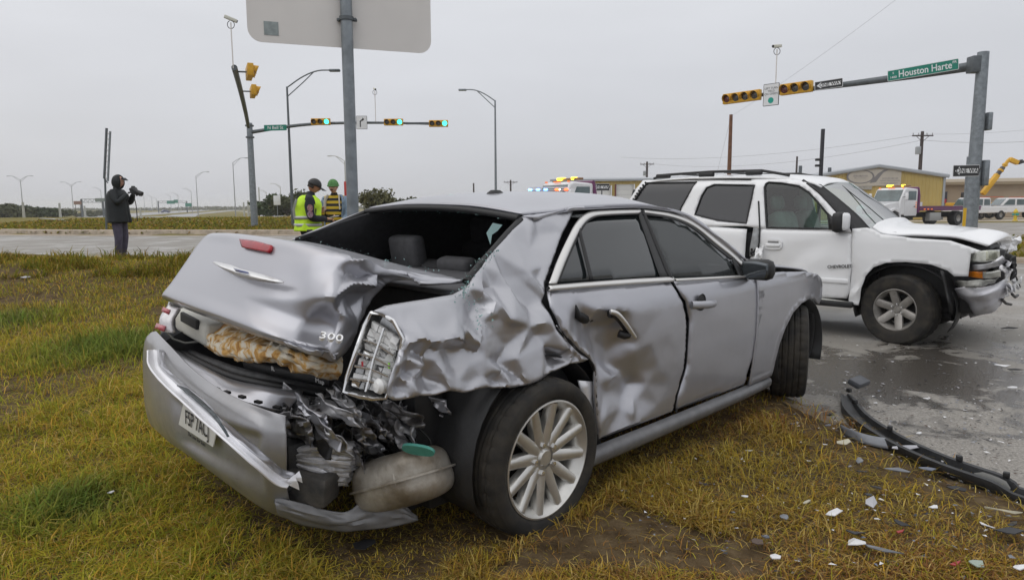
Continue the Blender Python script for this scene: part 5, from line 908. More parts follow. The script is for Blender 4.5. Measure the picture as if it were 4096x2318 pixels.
# mirror, handle, lettering, moulding
mh = Vector([(-0.631, -1.033, 1.334)][0])
mm = MB().box(mh, (.13, .19, .23), Matrix.Rotation(R(-5), 3, 'Z'), .045).build('wing_mirror', M_BLACK, suv, 60)
MB().box(mh+Vector((.065, .0, .01)), (.07, .16, .20), Matrix.Rotation(R(-5), 3, 'Z'), .04).build('mirror_cover', M_WHITE, mm, 60)
tpanel('mirror_sail', [(-0.798, -0.914, 1.442), (-0.693, -0.936, 1.36), (-0.662, -0.966, 1.246), (-0.765, -0.965, 1.248)], M_BLACK, .06, inset=-.004, hem=0)
p0 = Vector([(-1.384, -0.995, 1.057)][0])
hb2 = MB().prism([(.105*sup(math.cos(2*math.pi*i/32), .6), .062*sup(math.sin(2*math.pi*i/32), .6)) for i in range(32)], .014, frame(p0, (1, 0, 0), (0, 0, 1)))
dh = hb2.build('door_handle', M_WHITE, tdoor, 30)
MB().box(p0+Vector((0, -.018, .032)), (.13, .008, .022), None, .003).build('handle_slot', mat('shadow_grey_plastic', (.22, .22, .22), .6), dh)
MB().box(p0+Vector((0, -.022, -.008)), (.17, .022, .034), None, .008).build('handle_grip', M_WHITE, dh)
c0, c1 = [Vector(p) for p in [(-0.715, -1.006, 0.821), (-0.507, -1.006, 0.841)]]
text_mesh('maker_lettering', 'CHEVROLET', .052, M_BLACK, tdoor, frame((c0+c1)/2+Vector((0, -.006, 0)), c1-c0, (0, 0, 1)), .002, bold=True, sx=.92)
MB().box((-1.07, float(tside(-1.0, .70))-.004, .665), (1.12, .03, .05), Matrix.Rotation(R(0), 3, 'X'), .008).build('body_moulding', M_WHITE, tdoor, 40)
# running board
MB().box((-1.45, -.93, .40), (2.0, .20, .07), None, .02).build('running_board', M_BLACK, suv, 40)
MB().tube([(-0.815, -0.974, 0.43), (-0.654, -0.984, 0.425), (-0.495, -1.002, 0.417)], .02, 8).build('running_board_edge', mat('bent_alu_edge', (.5, .5, .47), .5, .4), suv, 60)
# hood, buckled, with open gap to the fender
HN = [(-0.32, -0.875, 1.287), (-0.228, -0.89, 1.227), (-0.092, -0.893, 1.209), (0.108, -0.894, 1.205), (0.314, -0.897, 1.192), (0.489, -0.9, 1.174), (0.649, -0.896, 1.131), (0.738, -0.888, 1.102), (0.769, -0.869, 1.085)]
rowz = []
for k, (y_, dz) in enumerate(((None, 0), (-.72, .05), (-.35, .085), (.1, .09), (.5, .07), (.86, .0))):
    row = []
    for i, p in enumerate(HN):
        f = i/8; bk = .05*math.exp(-((f-.80)/.12)**2) - .05*max(0, f-.9)/.1
        if y_ is None: row.append((p[0], p[1], p[2]+.03*max(0, min(1, (f-.25)*3))))
        else: row.append((p[0]+(.05 if i < 7 else .10)*(1-abs(y_)), y_, p[2]+dz+bk*(.9-abs(y_-.1))))
    rowz.append(row)
hood_c = Crumple([(0, 0, 0), (1, 0, 0), (0, 1, 0), (1, 1, 0), (.5, .5, 0), (.62, .5, -.01), (.72, .4, .03), (.78, .7, -.02), (.85, .3, .025), (.9, .6, -.03), (.95, .4, .04), (.97, .75, -.02), (.7, .9, .01), (.6, .2, 0), (.85, .1, 0), (.3, .4, 0), (.4, .8, 0)])
hood = grid_obj(cr_grid(rowz, 60, 30), 'hood', M_WHITE, suv, 30, disp=lambda Q: hood_c(Q, .03), thick=.025, off=-1)
HE = [(0.8, -0.442, 1.279), (0.95, -1.171, 1.218), (1, -1.334, 1.152), (0.95, -1.206, 1.154), (0.9, -0.99, 1.112), (0.85, -0.851, 1.114)]
for i in range(4): sheet_scrap('torn_hood_edge', (.74+.03*i, -.35+.3*i, 1.12-.02*i), (.2, 1, .1), (.3, 0, 1), .3, .16, M_WHITE, hood, 20+i, .05)
MB().box((.25, 0, .75), (1.05, 1.5, .75), None, .05).build('engine_bay', M_BLACK, suv)
# lamps on the crumpled nose
def wrap(name, pts, m, parent, th=.03):
    n_ = len(pts)//2; return grid_obj(cr_grid([pts[:n_], pts[n_:]], 16, 6), name, m, parent, 50, thick=th, off=0)
hd_ = wrap('headlamp', [(0.6, -0.737, 1.019), (0.7, -1.034, 1.057), (0.79, -1.142, 1.08), (0.86, -0.989, 1.08), (0.61, -0.855, 0.935), (0.71, -1.056, 0.953), (0.8, -1.16, 0.966), (0.87, -0.982, 0.982)], mat('hazy_headlamp', (.50, .51, .46), .18, .15, coat=1, var=.25, vscale=9), suv)
grid_obj(cr_grid([[(0.82, -1.442, 1.087), (0.88, -1.232, 1.085)], [(0.83, -1.475, 1.001), (0.89, -1.235, 1.004)]], 8, 6), 'reflector', mat('warm_reflector', (.42, .42, .33), .2, .5, var=.3, vscale=25), hd_, thick=.006, off=0)
wrap('grille_bar', [(0.66, -0.933, 0.916), (0.78, -1.256, 0.949), (0.88, -1.413, 0.987), (0.95, -1.39, 1.041), (0.66, -0.872, 0.853), (0.78, -1.229, 0.895), (0.88, -1.387, 0.939), (0.95, -1.135, 0.98)], mat('silver_grille_bar', (.58, .58, .60), .3, .6), suv)
tu = wrap('turn_signal', [(0.6, -0.83, 0.838), (0.69, -0.99, 0.851), (0.77, -1.071, 0.859), (0.6, -0.844, 0.785), (0.69, -0.961, 0.789), (0.77, -1.038, 0.793)], mat('amber_lens', (.72, .22, .012), .2, coat=1, var=.15, vscale=30), suv)
wrap('side_lamp', [(0.775, -1.11, 0.861), (0.82, -0.993, 0.859), (0.87, -0.882, 0.871), (0.775, -1.078, 0.796), (0.82, -0.958, 0.793), (0.87, -0.842, 0.802)], mat('clear_lower_lamp', (.52, .52, .46), .2, .2, coat=1), suv)
wrap('lower_filler', [(0.5, -0.815, 0.73), (0.72, -1.354, 0.786), (0.84, -1.322, 0.802), (0.88, -1.032, 0.795), (0.5, -0.664, 0.644), (0.74, -1.474, 0.743), (0.8, -1.369, 0.748), (0.88, -1.233, 0.782)], mat('grey_filler', (.24, .24, .22), .6, var=.4, vscale=8), suv)
MB().box((.72, -.2, .85), (.10, 1.2, .45), Matrix.Rotation(R(14), 3, 'Z'), .03).build('grille_opening', M_BLACK, suv)
BF = [[(0.5, -0.898, 0.65), (0.6, -1.091, 0.695), (0.67, -1.247, 0.723), (0.76, -1.305, 0.713), (0.83, -1.271, 0.729), (0.89, -1.164, 0.756), (0.94, -0.982, 0.795)], [(0.52, -0.829, 0.595), (0.62, -1.07, 0.612), (0.7, -1.262, 0.625), (0.79, -1.438, 0.663), (0.86, -1.419, 0.687), (0.92, -1.325, 0.718), (0.96, -1.068, 0.727)], [(0.54, -0.537, 0.481), (0.66, -0.946, 0.536), (0.75, -1.167, 0.575), (0.83, -1.273, 0.607), (0.89, -1.231, 0.628), (0.93, -1.085, 0.644), (0.96, -0.984, 0.652)], [(0.56, -0.379, 0.364), (0.68, -0.854, 0.438), (0.77, -1.081, 0.487), (0.84, -1.179, 0.528), (0.89, -1.122, 0.557), (0.92, -1.072, 0.585), (0.94, -1.005, 0.611)], [(0.57, -0.24, 0.267), (0.67, -0.611, 0.344), (0.75, -0.823, 0.398), (0.83, -0.916, 0.435), (0.87, -0.979, 0.471), (0.9, -0.962, 0.504), (0.92, -1.014, 0.548)]]
fb = grid_obj(cr_grid(BF, 44, 24), 'front_bumper', mat('scuffed_white_bumper', (.74, .74, .77), .38, 0, col2=(.55, .55, .60), vscale=5), suv, 32, disp=lambda Q: .012*(vnoise(Q, 6, 2)-.5), thick=.012, off=0)
for i, p in enumerate([(0.98, -1.221, 0.858), (1, -0.97, 0.778), (1, -1.17, 0.724), (1.02, -1.164, 0.896), (1.05, -1.131, 0.765), (0.98, -1.113, 0.687), (0.96, -1.236, 0.938), (0.98, -1.235, 0.998)]):
    rn = random.Random(i+7); sheet_scrap('torn_nose_fragment', p, (rn.uniform(-1, 1), 1, rn.uniform(-.5, .5)), (rn.uniform(-.5, .5), 0, 1), rn.uniform(.10, .20), rn.uniform(.10, .20), [M_WHITE, M_WHITE, M_BRIGHT, M_BLACK][i % 4], suv, i+60, .028)
for a_ in ([(0.94, -1.149, 0.606), (0.95, -0.898, 0.538), (0.95, -0.458, 0.478)], [(1, -0.961, 0.643), (1, -0.673, 0.582), (1, -0.456, 0.581)], [(0.99, -1.357, 0.928), (1, -1.035, 0.875), (1.03, -0.709, 0.694)]): MB().tube(a_, .014, 6).build('torn_nose_fragment', M_BLACK, suv, 60)
# wheels, liner, chassis
M_DULLRIM = mat('dull_alloy', (.30, .285, .265), .5, .6, var=.25, vscale=9)
make_wheel(suv, (0, -.86, .385), R(-12), .39, .225, .26, 6, M_DULLRIM, lugs=6, sp=(.042, .040), dish=.05)
make_wheel(suv, (-2.6, -.86, .385), 0, .39, .225, .26, 6, M_DULLRIM, lugs=6, sp=(.042, .040), dish=.05)
for x in (0, -2.6): make_wheel(suv, (x, .86, .385), R(180), .39, .225, .26, 6, M_DULLRIM, lugs=6, sp=(.042, .040), dish=.05)
for x in (0.04, -2.6):
    G = []
    for th in np.linspace(-30, 200, 26):
        c, s = math.cos(R(th)), math.sin(R(th)); G.append([(x+.50*c, yy, .42+.46*s) for yy in (-.955, -.8, -.62)])
    grid_obj(np.array(G), 'wheel_liner', M_BLACK, suv, 60, thick=.006, off=0)
    MB().box((x, -.60, .6), (1.0, .03, .6)).build('inner_wheel_house', M_BLACK, suv)
grid_obj(cr_grid([[(0.4, -1.09, 0.854), (0.44, -0.619, 0.731)], [(0.46, -1.096, 0.644), (0.5, -0.709, 0.609)], [(0.5, -1.118, 0.499), (0.54, -0.466, 0.43)], [(0.48, -0.81, 0.296), (0.54, -0.18, 0.291)]], 8, 12), 'wheel_liner', M_BLACK, suv, 60, thick=.02, off=0)
MB().box((-1.5, 0, .48), (4.0, 1.5, .22), None, .04).build('chassis', M_BLACK, suv)
# cabin
MB().box((-1.95, 0, .95), (3.1, 1.8, .5), None, .05).build('cabin_floor', M_INT, suv)
M_TAN = mat('grey_leather_seat', (.30, .31, .30), .7, var=.15, vscale=9)
for y_ in (-.42, .42):
    MB().box((-1.45, y_, 1.15), (.24, .52, .62), Matrix.Rotation(R(-16), 3, 'Y'), .09).build('seat', M_TAN, suv, 60)
    MB().box((-1.58, y_, 1.56), (.12, .28, .19), Matrix.Rotation(R(-10), 3, 'Y'), .05).build('headrest', M_TAN, suv, 60)
MB().box((-2.5, 0, 1.2), (.22, 1.4, .6), Matrix.Rotation(R(-14), 3, 'Y'), .09).build('rear_seat', M_TAN, suv, 60)
MB().box((-.45, 0, 1.10), (.4, 1.6, .25), None, .07).build('dashboard', M_BLACK, suv, 60)
MB().lathe([(.165, 0), (.185, .012), (.205, 0), (.185, -.012), (.165, 0)], 24, frame((-.75, .42, 1.2), (0, 1, 0), (-.35, 0, 1))).build('steering_wheel', M_BLACK, suv, 60)
G = cr_grid([[(p[0], p[1]*.97, p[2]-.05) for p in row] for row in rr_], 8, 10); grid_obj(G, 'headliner', mat('pale_headliner', (.34, .35, .33), .95), suv, 60)
tail = MB().box((-3.68, 0, .95), (.06, 1.85, .85), None, .02).build('tailgate', M_WHITE, suv)
MB().box((-3.57, 0, 1.56), (.05, 1.5, .42), Matrix.Rotation(R(14), 3, 'Y'), .02).build('rear_window', M_SUVGLASS, suv)
MB().box((-3.75, 0, .58), (.18, 1.9, .22), None, .05).build('rear_bumper', M_BRIGHT, suv)

# ================================================================== street furniture
M_GALV = mat('galvanised_steel', (.23, .255, .275), .5, .55, var=.22, vscale=9, bump=.1, bscale=30)
M_GALVD = mat('weathered_steel_grey', (.12, .135, .145), .55, .45, var=.2, vscale=5)
M_ALU = mat('dull_aluminium_sheet', (.70, .675, .645), .6, .1, var=.05, vscale=1.6, bump=.05, bscale=4)
M_YEL = mat('signal_yellow_enamel', (.62, .33, .012), .45, var=.12, vscale=9)
M_LENSOFF = mat('unlit_signal_lens', (.055, .05, .045), .25, coat=.5)
M_REDOFF = mat('unlit_red_lens', (.10, .012, .012), .25, coat=.5)
M_GREENON = mat('lit_green_lens', (.05, .6, .5), .4, emit=(.06, 1.0, .72), estr=2.6)
M_SIGNGREEN = mat('green_sign_sheeting', (.0, .19, .13), .4, var=.06, vscale=3)
M_SIGNWHITE = mat('white_sign_sheeting', (.72, .73, .74), .4, var=.05, vscale=3)
M_SIGNBLACK = mat('black_sign_sheeting', (.015, .015, .017), .5)
M_PALEPOLE = mat('pale_weathered_pole', (.42, .42, .38), .7, .1, var=.15, vscale=2)
M_FARPOLE = mat('distant_steel_pole', (.33, .34, .355), .6, .3)
M_WOOD = mat('creosoted_wood', (.16, .075, .04), .85, var=.3, vscale=6, bump=.3, bscale=20)
M_DARKWOOD = mat('dark_weathered_wood', (.05, .036, .034), .85, var=.3, vscale=6)

# --- near sign seen from behind
SGL, SGR = Vector((-1.985, 5.35, 2.70)), Vector((-.655, 5.82, 2.70))
sx_ = (SGR-SGL).normalized(); SW = (SGR-SGL).length
sign = empty('road_sign', (-1.30, 5.62, ground_z(-1.3, 5.62)), 0, 'large unpainted metal road sign seen from behind on a grey post beside the silver sedan', 'sign')
def rrect(w, h, r, n=6):
    pts = []
    for cx, cy, a0 in ((w-r, r, -90), (w-r, h-r, 0), (r, h-r, 90), (r, r, 180)):
        pts += [(cx+r*math.cos(R(a0+90*k/n)), cy+r*math.sin(R(a0+90*k/n))) for k in range(n+1)]
    return pts
o_ = Vector(sign.location)
FM = frame(SGL-o_, sx_, (0, 0, 1))
MB().prism(rrect(SW, 1.6, .10), .004, FM).build('panel', M_ALU, sign)
MB().tube([(0.02, -.075, -.6), (.02, -.075, 4.4)], .046, 20).build('post', M_GALV, sign, 60)
MB().lathe([(.048, -.016), (.056, -.014), (.056, .014), (.048, .016)], 20, Matrix.Translation((.02, -.075, 2.91))).build('clamp_band', M_GALVD, sign, 60)
for s in (-1, 1): MB().box((.02+s*.062, -.06, 2.905), (.028, .045, .022), None, .004).build('clamp_bolt', M_GALVD, sign)
MB().prism([(0, 0), (.105, 0), (.105, .10), (0, .10)], .003, FM @ Matrix.Translation((.118, .055, .0045))).build('sticker', mat('grey_sticker', (.27, .31, .31), .6, var=.2, vscale=30), sign, None)

# --- traffic signals
def signal_head(parent, c, axis_, face, n, lit=None, name='signal_head', size=.30, back=None):
    """horizontal head: lenses in a row along axis_, facing direction face"""
    ax = Vector(axis_).normalized(); fc = Vector(face).normalized(); up = Vector((0, 0, 1)); c = Vector(c); M = frame(c, ax, up)   # z = ax x up
    if (M.to_3x3() @ Vector((0, 0, 1))).dot(fc) < 0: M = frame(c, -ax, up)
    h = MB().box((0, 0, 0), (size*1.18*n, size*1.2, .20), None, .02); h.v = [M @ v for v in h.v]; hd = h.build(name, M_YEL, parent, 40)
    for i in range(n):
        x = (i-(n-1)/2)*size*1.18
        ml = M_GREENON if lit == i else (M_REDOFF if i == (0 if lit is None else n-1-lit) and lit is None else M_LENSOFF)
        MB().lathe([(0, .135), (size*.3, .125), (size*.45, .105), (size*.46, .09)], 20, M @ Matrix.Translation((x, 0, 0))).build('lens', ml, hd, 60)
        V = []; seg = 14
        for k in range(seg+1):
            a = R(-25+230*k/seg); V += [(x+size*.5*math.cos(a), size*.5*math.sin(a), .09), (x+size*.5*math.cos(a), size*.5*math.sin(a)-.02, .09+.20*(.6+.4*math.sin(max(0, a))))]
        vz = [M @ Vector(v) for v in V]; ob_ = link_mesh('visor', vz, [(2*k, 2*k+1, 2*k+3, 2*k+2) for k in range(seg)], M_YEL, hd, 60); solid(ob_, .006, 0)
    return hd
def cam_mast(parent, p, h, dirv):
    p = Vector(p); MB().tube([p, p+Vector((0, 0, h))], .022, 8).build('camera_mast', M_ALU, parent, 60)
    q = p+Vector((0, 0, h+.12)); d = Vector(dirv).normalized(); Mr = frame(q, d, d.cross(Vector((0, 0, 1))).cross(d)).to_3x3()
    cb = MB().box(q, (.42, .11, .10), Mr, .02).build('traffic_camera', mat('cream_camera_case', (.62, .62, .54), .5), parent, 40)
    MB().tube([q+d*.19, q+d*.23], .05, 10).build('lens', M_RUBBER, cb)
    lp_ = [p+Vector((0, 0, h+.06))+Vector((.12*math.sin(a)*1.0, 0, -.13+.13*math.cos(a))) for a in np.linspace(0, 6.0, 14)]
    MB().tube(lp_, .012, 6).build('cable_loop', M_RUBBER, cb, 60)
def mast_pole(root, base, h, r0, r1):
    b_ = Vector(base); MB().tube([b_, b_+Vector((0, 0, h*.5)), b_+Vector((0, 0, h))], [r0, (r0+r1)/2, r1], 16).build('pole', M_GALV, root, 60)
    MB().box(b_+Vector((0, 0, .03)), (r0*3, r0*3, .06), None, .01).build('base_plate', M_GALVD, root)
    for k in range(4): MB().tube([b_+Vector((r0*1.2*(1 if k & 1 else -1), r0*1.2*(1 if k & 2 else -1), 0)), b_+Vector((r0*1.2*(1 if k & 1 else -1), r0*1.2*(1 if k & 2 else -1), .14))], .02, 6).build('anchor_bolt', M_GALVD, root)
def flat_sign(parent, name, c, right, w, h, m, th=.02, up=(0, 0, 1), r=.03, border=None):
    M = frame(c, right, up) @ Matrix.Translation((-w/2, -h/2, 0))
    if border:
        o = MB().prism(rrect(w, h, r), th, M).build(name, border, parent); i_ = .025*max(.6, h)
        MB().prism(rrect(w-2*i_, h-2*i_, max(.01, r-i_)), .004, M @ Matrix.Translation((i_, i_, th+.001))).build('face', m, o); return o, M
    return MB().prism(rrect(w, h, r), th, M).build(name, m, parent), M
def one_way(parent, c, right, w, h, tsize):
    o, M = flat_sign(parent, 'one_way_sign', c, right, w, h, M_SIGNBLACK, .012, r=.02, border=M_SIGNWHITE)
    ar = [(.07*w, .5*h), (.24*w, .86*h), (.24*w, .70*h), (.94*w, .70*h), (.94*w, .30*h), (.24*w, .30*h), (.24*w, .14*h)]
    MB().prism(ar, .004, M @ Matrix.Translation((0, 0, .0185))).build('arrow', M_SIGNWHITE, o)
    text_mesh('lettering', 'ONE WAY', tsize, M_SIGNBLACK, o, M @ Matrix.Translation((.58*w, .5*h, .0245)), .001, bold=True)
    return o
# left mast-arm signal
pb = Vector((-15.0, 40.0, ground_z(-15.0, 40)))
sigl = empty('traffic_signal', pb, 0, 'mast-arm traffic signal with lit green lamps and two arms on the far corner', 'traffic signal', 'mast-arm traffic signals')
mast_pole(sigl, (0, 0, 0), 5.9, .20, .16)
def wl(x, d, y): return WD_dummy
A = [Vector(p)-pb for p in [(-14.717, 40, 5.728), (0, 0, 1.46), (-11.96, 40, 6.093), (-10.36, 40, 6.197), (-7.395, 40, 6.204), (-3.748, 40, 6.096)]][0:1]
arm = [Vector(p)-pb for p in [(-14.9, 40, 5.706), (-13.336, 40, 5.944), (-11.501, 40, 6.158), (-8.763, 40, 6.211), (-6.255, 40, 6.176), (-3.703, 40, 6.073)]]
MB().tube(smooth_poly(arm, 2, False), [.11-.06*i/23 for i in range(len(smooth_poly(arm, 2, False)))], 10).build('mast_arm', M_GALVD, sigl, 60)
for c, in zip([(-10.836, 39.75, 6.236), (-6.691, 39.75, 6.193), (-4.132, 39.75, 6.102)]):
    signal_head(sigl, Vector(c)-pb, (1, 0, 0), (0, -1, 0), 3, lit=2, size=.305)
c = Vector([(-13.417, 39.7, 5.911)][0])-pb; o, M = flat_sign(sigl, 'street_name_sign', c, (1, 0, .02), 1.28, .32, M_SIGNGREEN, .02)
text_mesh('lettering', 'N Bell St', .25, M_SIGNWHITE, o, M @ Matrix.Translation((.64, .16, .021)), .002, bold=True)
c = Vector([(-8.472, 39.6, 6.162)][0])-pb; o, M = flat_sign(sigl, 'lane_use_sign', c, (1, 0, 0), .62, .74, M_SIGNWHITE, .02, border=M_SIGNBLACK)
MB().prism([(.20, .12), (.26, .12), (.26, .40), (.36, .50), (.36, .44), (.46, .55), (.36, .64), (.36, .58), (.20, .45)], .004, M @ Matrix.Translation((0, 0, .026))).build('arrow', M_SIGNBLACK, o)
cam_mast(sigl, Vector([(-7.739, 39.9, 6.238)][0])-pb, 1.7, (.4, -1, -.3))
MB().box(Vector([(-5.161, 40, 6.148)][0])-pb, (1.7, .10, .12)).build('junction_sleeve', M_GALVD, sigl)
arm2 = [Vector(p)-pb for p in [(-14.878, 39.5, 5.963), (-13.633, 36, 6.126), (-12.053, 31.5, 6.242), (-10.684, 27.6, 6.259), (-9.411, 24, 6.161)]]
MB().tube(smooth_poly(arm2, 2, False), .10, 10).build('mast_arm', M_GALVD, sigl, 60)
for cc in [(-9.126, 24.6, 6.127), (-10.799, 29.4, 6.246)]:
    signal_head(sigl, Vector(cc)-pb, (-.45, 1, 0), (1, .35, 0), 3, size=.34)
    q = Vector(cc)-pb; MB().tube([q, q+Vector((-.55, -.1, 0))], .03, 8).build('signal_bracket', M_GALVD, sigl, 60)
cam_mast(sigl, Vector([(-9.453, 24, 6.134)][0])-pb, 1.5, (.8, .4, -.3))
for z_ in (5.1, 5.75): MB().lathe([(.19, -.05), (.24, -.04), (.24, .04), (.19, .05)], 14, Matrix.Translation((0, 0, z_))).build('arm_collar', M_GALVD, sigl)
# right mast-arm signal
pb = Vector((14.72, 22.0, ground_z(14.72, 22)))
sigr = empty('traffic_signal', pb, 0, 'mast-arm traffic signal with Houston Harte street sign behind the white vehicle hood', 'traffic signal', 'mast-arm traffic signals')
mast_pole(sigr, (0, 0, -.05), 6.17, .215, .165)
arm = [Vector(p)-pb for p in [(14.575, 22.2, 5.738), (13.395, 23.3, 5.667), (12.07, 24.6, 5.641), (10.641, 26.2, 5.651), (9.581, 27.4, 5.669)]]
MB().tube(arm, [.15, .125, .105, .085, .07], 12).build('mast_arm', M_GALVD, sigr, 60)
MB().box((-.22, .05, 5.75), (.30, .34, .50), None, .02).build('arm_bracket', M_GALVD, sigr)
adir = (arm[0]-arm[-1]).normalized()
sd = Vector((adir.x, adir.y, adir.z))
for cc, n in zip([(9.089, 27.6, 5.641), (10.57, 26, 5.712)], (4, 3)):
    signal_head(sigr, Vector(cc)-pb, (adir.x, adir.y, adir.z), (-.62, -.78, 0), n, size=.335 if n == 3 else .33)
c0, c1 = [Vector(p)-pb for p in [(12.556, 23.4, 5.625), (14.152, 22.25, 5.787)]]
o, M = flat_sign(sigr, 'street_name_sign', (c0+c1)/2+Vector((-.1, -.14, 0)), c1-c0, (c1-c0).length, .34, M_SIGNGREEN, .02, border=M_SIGNWHITE)
L_ = (c1-c0).length
text_mesh('lettering', 'Houston Harte', .30, M_SIGNWHITE, o, M @ Matrix.Translation((L_*.535, .165, .026)), .002, bold=True, sx=.80)
text_mesh('lettering', 'FR', .11, M_SIGNWHITE, o, M @ Matrix.Translation((L_*.945, .245, .026)), .002, bold=True)
text_mesh('lettering', 'S', .09, M_SIGNWHITE, o, M @ Matrix.Translation((L_*.085, .235, .026)), .002, bold=True)
text_mesh('lettering', '1400', .10, M_SIGNWHITE, o, M @ Matrix.Translation((L_*.085, .10, .026)), .002, bold=True)
c0, c1 = [Vector(p)-pb for p in [(11.099, 25.2, 5.639), (11.588, 24.85, 5.673)]]
one_way(sigr, (c0+c1)/2+Vector((-.08, -.12, 0)), c1-c0, .92, .30, .16)
c = Vector([(9.874, 26.6, 5.572)][0])-pb; o, M = flat_sign(sigr, 'left_turn_sign', c, (adir.x, adir.y, 0), .62, .82, M_SIGNWHITE, .02, border=M_SIGNBLACK)
text_mesh('lettering', 'LEFT TURN\nYIELD\nON GREEN', .105, M_SIGNBLACK, o, M @ Matrix.Translation((.31, .54, .027)), .001)
MB().lathe([(0, .030), (.11, .030), (.11, .024)], 24, M @ Matrix.Translation((.31, .20, 0))).build('green_ball', mat('green_sign_ball', (0, .32, .24), .4), o)
cam_mast(sigr, Vector([(10.06, 26.7, 5.631)][0])-pb, 1.62, (-1, -.5, -.15))
MB().box((.27, -.05, 4.0), (.14, .3, .55), None, .03).build('control_box', M_GALV, sigr); MB().box((.25, -.1, 2.4), (.16, .3, .8), None, .03).build('control_box', M_GALV, sigr)
# one-way sign on its own post with yellow reflector
pb = Vector([(13.83, 21, 1.037)][0]); pb.z = -.05
ow = empty('one_way_post', pb, 0, 'one way sign on thin post with yellow reflector beside the big signal pole', 'sign')
MB().tube([(0, 0, 0), (0, 0, 2.9)], .035, 10).build('post', M_GALV, ow, 60)
MB().box((0, -.045, 1.05), (.09, .02, .62)).build('reflector_strip', mat('yellow_reflector', (.70, .42, .01), .4), ow)
one_way(ow, Vector([(13.731, 20.9, 2.426)][0])-pb, (.97, .24, .02), .98, .345, .20)
pb = Vector([(5.499, 42, 2.175)][0]); pb.z = 0
ow2 = empty('one_way_post', pb, 0, 'one way sign in front of the white roller doors of the yellow building', 'sign')
MB().tube([(0, 0, 0), (0, 0, 2.35)], .04, 8).build('post', M_GALVD, ow2, 60)
one_way(ow2, Vector([(5.434, 41.9, 2.533)][0])-pb, (1, .1, 0), 1.05, .42, .22)
# left edge-on lattice frame (ladder-like sign back) rising behind the photographer
pb = Vector([(-21.313, 36, 0.969)][0]); pb.z = ground_z(pb.x, pb.y)
lat = empty('lattice_sign', pb, 0, 'tall narrow edge-on sign frame with ladder-like bracing behind the hooded photographer', 'sign')
ft = [Vector(p)-pb for p in [(-20.874, 36, 5.521), (-21.199, 36, 2.946), (-20.702, 36, 5.359), (-21.022, 36, 2.823)]]
MB().tube([ft[1], ft[0]], .07, 6).build('frame_rail', M_GALVD, lat); MB().tube([ft[3], ft[2]], .06, 6).build('frame_rail', M_GALV, lat)
for k in range(9): f = (k+.5)/9; MB().tube([ft[1].lerp(ft[0], f), ft[3].lerp(ft[2], f)+Vector((0, 0, -.1))], .022, 5).build('cross_brace', M_ALU, lat)
MB().tube([(0.02, 0, 0), ft[1]+Vector((.04, 0, 0))], .05, 8).build('post', M_GALVD, lat); MB().tube([ft[1], ft[3]+Vector((.0, 0, -.1))], .03, 6).build('knee_brace', M_GALVD, lat)

# --- street lights
def street_light(name, base, h, arms, m, label, group, r=.09, rl=2.4):
    b_ = Vector(base); root = empty(name, b_, 0, label, 'street light', group)
    MB().tube([(0, 0, 0), (0, 0, h)], [r, r*.55], 8).build('pole', m, root, 60)
    for a in arms:
        e_ = Vector((a*rl, 0, h+rl*.36)); pts = smooth_poly([(0, 0, h-.05), (a*rl*.35, 0, h+rl*.22), (a*rl*.7, 0, h+rl*.36), tuple(e_)], 2, False)
        MB().tube(pts, r*.38, 6).build('arm', m, root, 60)
        if r > .07: MB().tube([(0, 0, h-.55), (a*rl*.38, 0, h+rl*.10), (a*rl*.62, 0, h+rl*.32)], r*.3, 6).build('arm_brace', m, root, 60)
        MB().box(e_+Vector((a*.25, 0, -.02)), (.62, .26, .14), None, .05).build('lamp_head', m, root, 50)
    return root
def sl(px, ytop, d, arms, label, m=M_FARPOLE, r=.09, rl=2.4, dx=0): pass
SL = [  # (foot of pole on image ray at its top, distance), arms, label
    ([(-12.753, 40, 8.226)][0], (1,), 'tall street light with a long curved arm left of the officer', M_GALVD, .10, 2.5),
    ([(-1.204, 53, 9.35)][0], (-1,), 'street light with curved arm standing behind the roof of the silver sedan', M_GALV, .11, 2.2),
    ([(-44.991, 112, 8.58)][0], (1,), 'street light just left of the mast-arm signal pole', M_FARPOLE, .10, 2.0),
    ([(-26.92, 112, 8.74)][0], (-1,), 'pale street light behind the man in the green beanie', M_PALEPOLE, .13, 2.2),
    ([(-73.003, 160, 8.593)][0], (1,), 'street light beside the highway in front of the green gantry signs', M_FARPOLE, .11, 2.6),
    ([(-120.772, 170, 8.296)][0], (-1, 1), 'double-arm street light at the far left', M_FARPOLE, .13, 2.7),
    ([(-137.039, 215, 8.433)][0], (-1, 1), 'double-arm street light second from the left', M_FARPOLE, .13, 2.7),
    ([(-172.639, 290, 8.817)][0], (-1,), 'faint street light just left of the photographer', M_FARPOLE, .15, 3),
    ([(-139.36, 300, 8.354)][0], (-1,), 'distant street light right of the overhead green signs', M_FARPOLE, .15, 3),
    ([(-183.897, 380, 8.059)][0], (-1,), 'distant street light rising through the overhead green signs', M_FARPOLE, .17, 3),
    ([(-207.892, 420, 8.297)][0], (-1,), 'distant street light left of the overhead green signs', M_FARPOLE, .17, 3),
    ([(-213.428, 400, 8.509)][0], (-1,), 'distant street light right of the photographer, nearest to him', M_FARPOLE, .17, 3),
    ([(-240.207, 460, 8.486)][0], (-1,), 'distant street light right of the photographer, second from him', M_FARPOLE, .18, 3),
    ([(-288.657, 560, 8.391)][0], (-1,), 'distant street light right of the photographer, third from him', M_FARPOLE, .20, 3),
    ([(-70.352, 210, 7.583)][0], (-1,), 'pale street light between the signal pole and the officer', M_PALEPOLE, .16, 2.4),
    ([(-106.681, 300, 7.67)][0], (-1,), 'faint pale street light just right of the signal pole', M_PALEPOLE, .18, 2.4)]
for p, arms, lab, m_, r_, rl in SL:
    p = Vector(p); z0 = ground_z(p.x, p.y); street_light('street_light', (p.x, p.y, z0), p.z-z0, arms, m_, lab, 'street lights along the roads', r_, rl)
